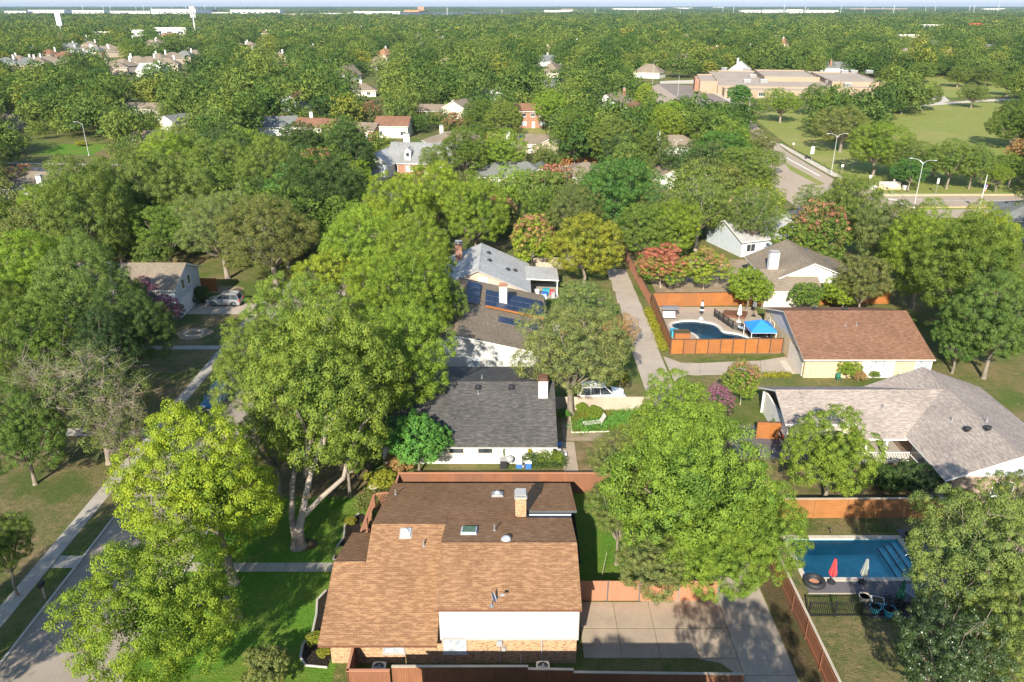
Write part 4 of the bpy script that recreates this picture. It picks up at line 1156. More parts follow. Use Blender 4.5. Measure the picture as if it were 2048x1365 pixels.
# ------------------------------------------------------------------ curved pool with its concrete surround
out = [(20.72, 93.63), (21.24, 94.32), (22.65, 94.85), (24.03, 94.85), (25.22, 94.32), (26.14, 93.8), (26.47, 92.77), (26.51, 91.6), (26.79, 90.94), (27.96, 90.61), (29, 89.81), (29.33, 89.17), (30.2, 88.3), (30.4, 87.2), (29.2, 86.2), (26.6, 85.9), (24.6, 86.4), (23.2, 88.7), (23.25, 89.49), (22.95, 90.45), (22.46, 91.11), (21.55, 91.6), (20.79, 92.27), (20.56, 92.77)]
def smooth_loop(pts, it=2):
    for _ in range(it):
        q = []
        for i, p in enumerate(pts):
            n_ = pts[(i + 1) % len(pts)]
            q += [(p[0] * .75 + n_[0] * .25, p[1] * .75 + n_[1] * .25), (p[0] * .25 + n_[0] * .75, p[1] * .25 + n_[1] * .75)]
        pts = q
    return pts
if sum(a[0] * b[1] - b[0] * a[1] for a, b in zip(out, out[1:] + out[:1])) < 0: out = out[::-1]
out = smooth_loop(out, 2)
cxp, cyp = sum(p[0] for p in out) / len(out), sum(p[1] for p in out) / len(out)
C = thing('swimming_pool', 'curved teal swimming pool with a white rim inside the orange fence', 'swimming pool', (cxp, cyp, 0))
def offs(pts, d):
    r = []
    n = len(pts)
    for i in range(n):
        a, b_ = pts[i - 1], pts[(i + 1) % n]
        t = Vector((b_[0] - a[0], b_[1] - a[1])); t.normalize()
        r.append((pts[i][0] + t.y * d, pts[i][1] - t.x * d))
    return r
rim = offs(out, .42)
m = MB()
n = len(out)
for i in range(n):
    j = (i + 1) % n
    m.poly([(*out[i], .06), (*rim[i], .06), (*rim[j], .06), (*out[j], .06)], 'concrete_pale')
    m.poly([(*out[j], .06), (*out[j], -.1), (*out[i], -.1), (*out[i], .06)], 'white_paint')
m.build('coping', C)
m = MB()
for i in range(n):
    j = (i + 1) % n
    m.poly([(*out[i], -.1), (*out[j], -.1), (*out[j], -1.7), (*out[i], -1.7)], 'plaster_teal')
m.poly([(*p, -1.7) for p in out], 'plaster_teal')
m.build('basin', C)
m = MB(); m.poly([(*p, -.12) for p in out], 'pool_water_deep'); m.build('water', C)
# surround: from the rim out to the ground opening
m = MB(); X0, X1, Y0, Y1 = P1[0] - .9, P1[1] + .0, P1[2] - .6, P1[3] + .6
def edge_pt(px, py):
    dx, dy = px - cxp, py - cyp
    t = min([(X1 - cxp) / dx if dx > 1e-6 else (X0 - cxp) / dx if dx < -1e-6 else 1e9, (Y1 - cyp) / dy if dy > 1e-6 else (Y0 - cyp) / dy if dy < -1e-6 else 1e9])
    return (cxp + dx * t, cyp + dy * t)
for i in range(n):
    j = (i + 1) % n
    e0, e1 = edge_pt(*rim[i]), edge_pt(*rim[j])
    m.poly([(*rim[i], .035), (*e0, .035), (*e1, .035), (*rim[j], .035)], 'concrete_warm')
for cx_, cy_ in ((X0, Y0), (X1, Y0), (X1, Y1), (X0, Y1)):
    k = min(range(n), key=lambda i: math.hypot(edge_pt(*rim[i])[0] - cx_, edge_pt(*rim[i])[1] - cy_))
    for kk in (k - 1, k + 1):
        e0, e1 = edge_pt(*rim[k]), edge_pt(*rim[kk % n])
        tri = [(*e0, .034), (cx_, cy_, .034), (*e1, .034)]
        if (tri[1][0] - tri[0][0]) * (tri[2][1] - tri[0][1]) - (tri[2][0] - tri[0][0]) * (tri[1][1] - tri[0][1]) < 0: tri = tri[::-1]
        m.poly(tri, 'concrete_warm')
o = m.build('pool_surround'); structure(o)
sheet('pool_terrace', rect(19.3, 33.0, 96.5, 99.9), .03, 'concrete_warm')
sheet('pool_terrace_near', rect(19.0, 31.9, 84.35, 85.15), .03, 'concrete_warm')
m = MB(); m.slab([(*(27.79, 96.27), .35), (*(30.54, 95.2), .35), (*(31.54, 97.37), .35), (*(28.53, 97.92), .35)], .35, 'trim_brown'); T = thing('timber_deck', 'low dark brown timber platform behind the mesh pool fence', 'platform', ((29.54, 96.64)[0], (29.54, 96.64)[1], 0)); m.build('boards', T)

# planter corner with a teal chest
T = thing('planter_box', 'orange timber planter box in the front corner of the pool yard', 'planter', ((21.13, 89.81)[0], 88.9, 0))
m = MB(); px_ = (20.02, 87.68)[0]; m.box(px_ , px_ + 1.9, 88.3, 89.5, 0, .95, 'cedar', 'litter'); m.build('box', T)
m = MB(); m.box(px_ - .03, px_ + 1.93, 88.27, 88.42, .952, 1.0, 'wood_dark'); m.box(px_ - .03, px_ + 1.93, 89.38, 89.53, .952, 1.0, 'wood_dark'); m.box(px_ - .05, px_ + .1, 88.43, 89.37, .952, 1.0, 'wood_dark'); m.box(px_ + 1.8, px_ + 1.95, 88.43, 89.37, .952, 1.0, 'wood_dark'); m.build('rim', T)
T = thing('pool_chest', 'turquoise storage chest beside the timber planter box', 'chest', ((20.19, 89.81)[0], (20.19, 89.81)[1], 0))
lx, ly = (20.19, 89.81)
m = MB(); m.box(lx - .35, lx + .35, ly - .6, ly + .6, .03, .75, 'plastic_teal'); m.build('body', T)
m = MB(); m.box(lx - .39, lx + .39, ly - .64, ly + .64, .75, .82, 'plastic_teal'); m.build('lid', T)

# ------------------------------------------------------------------ umbrellas, tent, swing seat
def umbrella(x, y, h, canvas, label, base=True, tilt=0.0, group=None, z=0.0):
    T = thing('umbrella', label, 'umbrella', (x, y, z), group)
    m = MB(); m.tube((x, y, z), (x, y, z + h), .025, .025, 'black_metal' if canvas not in ('canvas_white',) else 'white_paint', 8); m.build('pole', T)
    m = MB(); seg = 16; prof = [(.06, h - .02), (.10, h - .25), (.17, h - .8), (.25, h - 1.25), (.22, h - 1.45), (.06, h - 1.35)]
    b0 = len(m.v)
    for r, zz in prof:
        for k in range(seg):
            a = 2 * math.pi * k / seg; rr = r * (1.15 if k % 2 else .75)
            m.v.append((x + rr * math.cos(a), y + rr * math.sin(a), z + zz))
    for i in range(len(prof) - 1):
        for k in range(seg):
            k2 = (k + 1) % seg
            m.f.append((b0 + i * seg + k, b0 + i * seg + k2, b0 + (i + 1) * seg + k2, b0 + (i + 1) * seg + k)); 
            mm = canvas
            if canvas == 'stripes': mm = 'canvas_white' if i % 2 else 'plastic_black'
            m.mi.append(m.slot(mm))
    m.build('folded_canopy', T)
    m = MB(); m.lathe([(.03, z + h + .08), (.035, z + h)], 'black_metal', x, y, 8); m.build('finial', T)
    if base:
        m = MB(); m.lathe([(.3, z + .02), (.3, z + .12), (.08, z + .16), (.05, z + .4)], 'canvas_white' if canvas in ('stripes', 'canvas_white') else 'plastic_black', x, y, 14); m.build('base', T)
    return T
ux, uy = (24.87, 95.38); umbrella(ux, uy, 2.7, 'stripes', 'folded black and white striped umbrella at the far edge of the curved pool')
ux, uy = (29.52, 94.32); umbrella(ux, uy, 2.5, 'canvas_white', 'folded white umbrella beside the brown timber platform')
ux, uy = (32.08, 96.45); umbrella(ux, uy, 2.8, 'canvas_grey', 'folded charcoal umbrella near the corner of the brown-roofed pool house')
ux, uy = (22.84, 44.43); umbrella(ux, uy, 2.15, 'canvas_red', 'folded red umbrella in front of the rectangular pool')
ux, uy = (25.09, 44.43); umbrella(ux, uy, 2.15, 'canvas_stone', 'folded grey-green umbrella in front of the rectangular pool')
ux, uy = (26.51, 41.96); umbrella(ux, uy, 2.3, 'canvas_green', 'folded dark green umbrella above the black patio chairs')
ux, uy = (29.62, 45.28); umbrella(ux, uy, 1.6, 'canvas_red', 'small folded red umbrella at the right end of the pool under the tree')

tx0, tx1, ty0, ty1 = 28.7, 31.75, 86.2, 89.4
T = thing('canopy_tent', 'blue pop-up canopy tent with white legs beside the curved pool', 'tent', ((tx0 + tx1) / 2, (ty0 + ty1) / 2, 0))
for x in (tx0 + .05, tx1 - .05):
    for y in (ty0 + .05, ty1 - .05):
        m = MB(); m.box(x - .03, x + .03, y - .03, y + .03, 0, 2.1, 'white_paint'); m.build('leg', T)
m = MB(); cx_, cy_ = (tx0 + tx1) / 2, (ty0 + ty1) / 2
cs = [(tx0, ty0), (tx1, ty0), (tx1, ty1), (tx0, ty1)]
for k in range(4):
    a, b_ = cs[k], cs[(k + 1) % 4]
    mid = ((a[0] + b_[0]) / 2, (a[1] + b_[1]) / 2)
    m.poly([(*a, 2.1), (*mid, 2.05), (cx_, cy_, 3.0)], 'canvas_blue'); m.poly([(*mid, 2.05), (*b_, 2.1), (cx_, cy_, 3.0)], 'canvas_blue')
    m.poly([(*a, 1.86), (*b_, 1.86), (*b_, 2.1), (*mid, 2.05), (*a, 2.1)], 'canvas_blue')
m.build('canopy', T)
m = MB()
for k in range(4):
    a, b_ = cs[k], cs[(k + 1) % 4]; m.tube((*a, 1.85), (*b_, 1.85), .02, .02, 'canvas_white', 5)
m.build('hem', T)

sx, sy = (20.62, 95.2)
T = thing('swing_seat', 'grey canopy garden swing in the back corner of the curved pool yard', 'garden swing', (sx, sy, 0))
m = MB(); 
for x in (-.95, .95):
    m.tube((sx + x, sy - .7, 0), (sx + x, sy, 1.75), .035, .03, 'trim_brown'); m.tube((sx + x, sy + .7, 0), (sx + x, sy, 1.75), .035, .03, 'trim_brown')
m.tube((sx - .95, sy, 1.75), (sx + .95, sy, 1.75), .03, .03, 'trim_brown'); m.build('frame', T)
m = MB()
for k in range(5):
    a, b_ = -.65 + .26 * k, -.65 + .26 * (k + 1); f = lambda t: 1.95 - .28 * (t / .65) ** 2
    m.slab([(sx - 1.1, sy + a, f(a)), (sx + 1.1, sy + a, f(a)), (sx + 1.1, sy + b_, f(b_)), (sx - 1.1, sy + b_, f(b_))], .03, 'canvas_grey')
m.build('canopy', T)
m = MB(); m.slab([(sx - .8, sy - .35, .5), (sx + .8, sy - .35, .5), (sx + .8, sy + .2, .45), (sx - .8, sy + .2, .45)], .09, 'canvas_white'); m.slab([(sx - .8, sy + .2, .48), (sx + .8, sy + .2, .48), (sx + .8, sy + .4, 1.05), (sx - .8, sy + .4, 1.05)], .08, 'canvas_white'); m.build('cushion', T)

def chair(x, y, rz, mat, label, name='patio_chair', group=None, s=1.0):
    T = thing(name, label, 'chair', (x, y, .035), group, rz)
    m = MB(); m.box(-.25 * s, .25 * s, -.25 * s, .25 * s, .42 * s, .45 * s, mat); m.build('seat', T, False)
    m = MB()
    for k in range(5):
        xx = -.22 + .11 * k; m.box((xx - .012) * s, (xx + .012) * s, .24 * s, .27 * s, .45 * s, .92 * s, mat)
    m.box(-.25 * s, .25 * s, .235 * s, .275 * s, .9 * s, .95 * s, mat); m.build('backrest', T, False)
    for sx_ in (-1, 1):
        m = MB(); m.box(sx_ * .27 * s - .015, sx_ * .27 * s + .015, -.25 * s, .25 * s, .64 * s, .67 * s, mat); m.build('armrest', T, False)
        for sy_ in (-1, 1):
            m = MB(); m.box(sx_ * .25 * s - .015, sx_ * .25 * s + .015, sy_ * .24 * s - .015, sy_ * .24 * s + .015, 0, .64 * s, mat); m.build('leg', T, False)
    return T
def round_table(x, y, r, mat, label, glass=None):
    T = thing('patio_table', label, 'table', (x, y, .035))
    m = MB(); m.lathe([(r, .70), (r, .73)], glass or mat, 0, 0, 20); m.build('tabletop', T, False)
    for k in range(4):
        a = k * math.pi / 2 + .4; m = MB(); m.tube((r * .8 * math.cos(a), r * .8 * math.sin(a), 0), (r * .3 * math.cos(a), r * .3 * math.sin(a), .7), .018, .018, mat); m.build('leg', T, False)
    return T
for (u, a, lb) in (((25.7, 42.3), 200, 'black iron patio chair nearest the white planters'), ((26.09, 42), 150, 'black iron patio chair turned beside the green umbrella'), ((26.68, 41.81), 30, 'black iron patio chair pushed behind the iron fence'), ((26.98, 41.33), 100, 'black iron patio chair half hidden by the tree')):
    chair(u[0], u[1], a, 'black_metal', lb)
ux, uy = (26.46, 42); round_table(ux + .25, uy + .1, .5, 'black_metal', 'round black iron table on the slate pool deck')
ux, uy = (27.89, 42.69); round_table(ux, uy, .75, 'black_metal', 'large round black table under the light green tree', 'glass_dark')
ux, uy = (30.88, 87.92); chair(ux, uy, 160, 'black_metal', 'black chair under the blue canopy tent'); 
ux, uy = (31.68, 88.54); chair(ux, uy, 40, 'canvas_white', 'pale chair under the blue canopy tent')
T = thing('spa_cover', 'pale glass-topped round table inside the mesh pool fence', 'table', (29.3, 90.9, 0)); m = MB(); m.lathe([(.8, .68), (.85, .72)], 'glass_blind', 29.3, 90.9, 18); m.build('tabletop', T)
for k in range(3):
    a = k * 2.1; m = MB(); m.tube((29.3 + .6 * math.cos(a), 90.9 + .6 * math.sin(a), 0), (29.3 + .3 * math.cos(a), 90.9 + .3 * math.sin(a), .68), .025, .025, 'black_metal'); m.build('leg', T)
T = thing('grill', 'covered black grill leaning by the garage wall behind the tent', 'grill', (31.3, 90.3, 0)); m = MB(); m.box(30.9, 31.7, 90.0, 90.6, .2, 1.0, 'plastic_black'); m.lathe([(.35, 1.0), (.3, 1.15), (.1, 1.2)], 'plastic_black', 31.3, 90.3, 12); m.build('body', T)
for sx_ in (-.3, .3):
    m = MB(); m.box(31.3 + sx_ - .03, 31.3 + sx_ + .03, 90.1, 90.5, 0, .2, 'black_metal'); m.build('leg', T)

# round black tub by the rectangular pool
tx, ty = (21.6, 44.38)
T = thing('stock_tank', 'round black rubber tub at the left corner of the rectangular pool', 'tub', (tx, ty, 0))
m = MB(); m.lathe([(.24, .10), (.40, .12), (.46, .32), (.60, .38), (.76, .30), (.80, .12), (.74, .02)], 'rubber', tx, ty, 28); m.build('ring', T, smooth=True)
m = MB(); m.lathe([(.0, .11), (.36, .12)], 'clay', tx, ty, 16); m.build('centre', T)

def pot(x, y, r, h, mat, label, plant=None, name='planter_pot'):
    T = thing(name, label, 'planter', (x, y, .035))
    m = MB(); m.lathe([(r * .68, 0), (r * .9, h * .6), (r, h * .92), (r * 1.08, h), (r * .92, h), (r * .9, h * .85)], mat, 0, 0, 16); m.build('pot', T, False)
    m = MB(); m.lathe([(0.0, h * .84), (r * .9, h * .85)], 'litter', 0, 0, 12); m.build('soil', T, False)
    return T
ux, uy = (24.34, 42.44); pot(ux, uy, .38, .55, 'stone_pale', 'white round urn planter at the corner of the slate deck')
T = thing('planter_trough', 'white square planter beside the round urn', 'planter', (ux + .75, uy - .35, .035), None, -18)
m = MB(); m.box(-.42, .42, -.35, .35, 0, .5, 'canvas_white'); m.build('trough', T, False); m = MB(); m.box(-.34, .34, -.28, .28, .5, .52, 'litter'); m.build('soil', T, False)
pot(ux + .35, uy - .95, .38, .5, 'plastic_teal', 'turquoise pot behind the square white planter'); pot(ux + 1.15, uy - 1.25, .42, .55, 'plastic_teal', 'turquoise pot nearest the iron fence')
ux, uy = (30.71, 49.32); pot(ux, uy, .4, .5, 'plastic_black', 'black pot by the far right corner of the rectangular pool'); pot(ux + .45, uy - .55, .3, .4, 'plastic_teal', 'blue pot beside the black pot at the pool corner')
for i, u in enumerate(((24.9, 50.12), (26.93, 50.12), (29.37, 50.31))):
    T = thing('garden_light', 'small black path light on the grass behind the pool coping, ' + ['left one', 'middle one', 'right one'][i], 'garden light', (u[0], u[1], 0), 'path lights behind the pool')
    m = MB(); m.tube((0, 0, 0), (0, 0, .38), .025, .025, 'black_metal'); m.build('stake', T, False); m = MB(); m.lathe([(.03, .36), (.11, .38), (.05, .46)], 'black_metal', 0, 0, 8); m.build('lamp_head', T, False)

# ------------------------------------------------------------------ air conditioners
def ac(x, y, label, s=.82, h=.85):
    T = thing('air_conditioner', label, 'air conditioner', (x, y, .0))
    m = MB(); m.box(-.5, .5, -.5, .5, 0, .08, 'concrete_pale'); m.build('pad', T, False)
    m = MB(); a = s / 2
    m.box(-a, a, -a, a, .1, .18, 'ac_beige'); m.box(-a + .03, a - .03, -a + .03, a - .03, .18, h - .1, 'ac_fin')
    for sx_ in (-1, 1):
        for sy_ in (-1, 1):
            m.box(sx_ * a - .04 * (sx_ > 0) * 1 - (0 if sx_ > 0 else 0), sx_ * a + .04 * (sx_ < 0), sy_ * a - .04 * (sy_ > 0), sy_ * a + .04 * (sy_ < 0), .18, h - .1, 'ac_beige')
    n = 9
    for k in range(n):
        z = .22 + (h - .36) * k / n
        m.box(-a + .015, a - .015, -a + .008, -a + .029, z, z + .03, 'ac_fin')
    m.build('cabinet', T, False)
    m = MB(); seg = 20; rr = a * .78
    for k in range(seg):
        t0_, t1_ = 2 * math.pi * k / seg, 2 * math.pi * (k + 1) / seg
        def sq(t):
            c, s_ = math.cos(t), math.sin(t); q = a / max(abs(c), abs(s_)); return (q * c, q * s_, h)
        m.poly([(rr * math.cos(t0_), rr * math.sin(t0_), h), sq(t0_), sq(t1_), (rr * math.cos(t1_), rr * math.sin(t1_), h)], 'ac_beige')
    for q in ((-a, -a, a, -a), (a, -a, a, a), (a, a, -a, a), (-a, a, -a, -a)):
        m.poly([(q[0], q[1], h - .1), (q[2], q[3], h - .1), (q[2], q[3], h), (q[0], q[1], h)], 'ac_beige')
    m.build('top_cover', T, False)
    m = MB(); m.lathe([(.02, h - .12), (.1, h - .1), (.1, h - .03), (.02, h - .02)], 'plastic_grey', 0, 0, 12)
    for k in range(4):
        t = k * math.pi / 2; c, s_ = math.cos(t), math.sin(t)
        m.poly([(.08 * c - .05 * s_, .08 * s_ + .05 * c, h - .10), (rr * .9 * c - .10 * s_, rr * .9 * s_ + .10 * c, h - .12), (rr * .9 * c + .10 * s_, rr * .9 * s_ - .10 * c, h - .05), (.08 * c + .05 * s_, .08 * s_ - .05 * c, h - .06)], 'ac_beige')
    m.build('fan', T, False)
    m = MB()
    for k in (1, 2, 3, 4):
        r = rr * k / 4
        for j in range(20):
            m.tube((r * math.cos(j * .3142), r * math.sin(j * .3142), h + .01), (r * math.cos((j + 1) * .3142), r * math.sin((j + 1) * .3142), h + .01), .006, .006, 'ac_fin', 4)
    m.build('fan_guard', T, False)
    return T
ux, uy = (1.89, 36.28); ac(ux, 35.95, 'beige air conditioner at the right end of the brick wall')
ux, uy = (-8.05, 35.84); ac(ux - .1, 35.9, 'beige air conditioner in the fenced corner at the left end of the brick wall')
ac(44.3, 77.1, 'pale air conditioner by the far window of the cream brick house')

# ------------------------------------------------------------------ behind the black-roofed house: bins, stroller, loungers
def bin_(x, y, w, h, mat, lid, label, name='bin'):
    T = thing(name, label, 'bin', (x, y, 0))
    m = MB(); m.slab([(-w / 2, -w / 2, h), (w / 2, -w / 2, h), (w / 2, w / 2, h), (-w / 2, w / 2, h)], h, mat); m.build('body', T, False)
    m = MB(); m.box(-w / 2 - .03, w / 2 + .03, -w / 2 - .04, w / 2 + .03, h, h + .06, lid); m.build('lid', T, False)
    return T
ux, uy = (-0.76, 59.61); bin_(ux, uy, .6, .85, 'plastic_black', 'plastic_grey', 'black bin with a grey lid against the white brick wall')
ux, uy = (0.63, 59.61); bin_(ux, uy, .5, .5, 'plastic_blue', 'canvas_white', 'small blue cooler with a white lid near the middle of the white wall')
ux, uy = (1.47, 59.53); bin_(ux, uy, .5, .6, 'plastic_blue', 'canvas_white', 'blue cooler with a white lid beside the climbing vine')
ux, uy = (0.98, 59.61); pot(ux, uy, .22, .35, 'plastic_grey', 'small grey pot between the two blue coolers')
ux, uy = (-0.22, 59.7)
T = thing('kettle_grill', 'grey round-lidded grill against the white brick wall', 'grill', (ux, uy, 0))
m = MB(); m.lathe([(.05, .55), (.32, .6), (.4, .8), (.36, 1.0), (.18, 1.13), (.02, 1.16)], 'plastic_grey', 0, 0, 16); m.build('bowl', T, False, True)
for k in range(3):
    a = k * 2.09; m = MB(); m.tube((.4 * math.cos(a), .4 * math.sin(a), 0), (.2 * math.cos(a), .2 * math.sin(a), .65), .02, .02, 'black_metal'); m.build('leg', T, False)
ux, uy = (4.16, 62.07); bin_(ux, uy, .7, .9, 'plastic_grey', 'plastic_blue', 'grey barrel with a blue lid at the right corner of the white house')
ux, uy = (4.59, 61.55); T = thing('crate', 'pale crate lying by the corner of the white house', 'crate', (ux, uy, 0)); m = MB(); m.box(-.4, .4, -.25, .25, 0, .35, 'canvas_white'); m.build('box', T, False); m = MB(); m.box(-.34, .34, -.2, .2, .35, .37, 'plastic_grey'); m.build('lid', T, False)

lx, ly = (7.96, 67.11)
T = thing('chaise_longue', 'white wire chaise longue on the grass under the alley oak', 'lounger', (lx, ly, 0), None, 14)
m = MB()
for k in range(9):
    t = -1.0 + .22 * k; m.tube((t, -.3, .4), (t, .3, .4), .014, .014, 'white_paint', 4)
for k in range(4):
    y = -.3 + .2 * k; m.tube((-1.0, y, .4), (.78, y, .4), .014, .014, 'white_paint', 4)
m.build('seat', T, False)
m = MB()
for k in range(7):
    t = k / 6; m.box(.8 + .35 * t, .85 + .35 * t, -.33, .33, .4 + .65 * t, .47 + .65 * t, 'white_paint')
m.build('backrest', T, False)
for x in (-.9, .75):
    for y in (-.28, .28):
        m = MB(); m.tube((x, y, 0), (x, y, .4), .018, .018, 'white_paint', 5); m.build('leg', T, False)
m = MB()
for a in ([(5.8, 65.7), (5.8, 70.1)], [(5.8, 65.7), (9.6, 65.9)]):
    m.tube((*a[0], .05), (*a[1], .05), .07, .07, 'stone_pale', 6)
structure(m.build('bed_edging'))
bx_, by_ = (-11.61, 55.35)
T = thing('bird_bath', 'pale stone bird bath on the bushy slope by the lattice fence', 'bird bath', (bx_, by_, 0))
m = MB(); m.lathe([(.2, 0), (.2, .08), (.1, .14), (.09, .6), (.13, .7)], 'stone_pale', 0, 0, 14); m.build('pedestal', T, False, True)
m = MB(); m.lathe([(.12, .7), (.36, .78), (.42, .86), (.38, .86), (.3, .8), (.02, .76)], 'stone_pale', 0, 0, 18); m.build('basin', T, False, True)
fx, fy = (-40, 90.45)
T = thing('stone_ring', 'ring of pale stones on the lawn near the pale blue house', 'stone ring', (fx, fy, 0))
for k in range(18):
    a = 2 * math.pi * k / 18; r = RNG.random()
    m = MB().at(1.15 * math.cos(a), .95 * math.sin(a), 0, math.degrees(a) + 90); s_ = .17 + .04 * r
    m.slab([(-s_, -.1, .16 + .05 * r), (s_, -.11, .15), (s_ * .9, .1, .17), (-s_ * .9, .11, .15 + .04 * r)], .17, 'stone_pale'); m.build('stone', T, False)
sheet('bare_patch', [(fx + (2.2 + .3 * math.sin(3 * a)) * math.cos(a), fy + 1.9 * math.sin(a)) for a in [k * math.pi / 12 for k in range(24)]], .02, 'soil')
gx, gy = (-41.53, 106.95); sheet('bare_patch_grass', [(gx + 2.6 * math.cos(a), gy + 1.6 * math.sin(a)) for a in [k * math.pi / 12 for k in range(24)]], .02, 'soil')
def mailbox(x, y, label, body='plastic_black', h=1.1):
    T = thing('mailbox', label, 'mailbox', (x, y, 0))
    m = MB(); m.box(-.05, .05, -.05, .05, 0, h, 'white_paint' if body != 'plastic_black' else 'wood_weathered'); m.build('post', T, False)
    m = MB(); m.box(-.14, .14, -.26, .26, h, h + .2, body); m.box(-.1, .1, -.26, .26, h + .2, h + .27, body); m.build('box', T, False)
ux, uy = (-32.53, 42.84); mailbox(ux, uy, 'dark mailbox on a post on the grass beside the left street')
ux, uy = (-33.95, 109.82); mailbox(ux, uy, 'white mailbox column by the walk above the silver car', 'white_paint', 1.5)
ux, uy = (-30.19, 106.3); T = thing('brick_mailbox', 'white topped brick mailbox beside the walk under the green trees', 'mailbox', (ux, uy, 0)); m = MB(); m.box(-.5, .5, -.4, .4, 0, 1.2, 'brick_red'); m.build('pier', T, False); m = MB(); m.box(-.55, .55, -.45, .45, 1.2, 1.3, 'white_paint'); m.build('cap', T, False)
ux, uy = (35.89, 78.74); T = thing('garden_chair', 'small green chair against the cream brick wall', 'chair', (ux, 77.0, 0)); m = MB(); m.box(-.25, .25, -.25, .25, .38, .43, 'canvas_green'); m.build('seat', T, False); m = MB(); m.box(-.25, .25, .2, .26, .43, .95, 'canvas_green'); m.build('backrest', T, False)
for sx_ in (-1, 1):
    for sy_ in (-1, 1):
        m = MB(); m.box(sx_ * .22 - .02, sx_ * .22 + .02, sy_ * .22 - .02, sy_ * .22 + .02, 0, .38, 'canvas_green'); m.build('leg', T, False)
T = thing('stump', 'fresh cut pole leaning on the lawn by the terracotta fence', 'pole', ((6.45, 44.85)[0], (6.45, 44.85)[1], 0)); m = MB(); m.tube((0, 0, 0), (.35, .6, 1.9), .02, .015, 'bark_pale'); m.build('shaft', T, False)

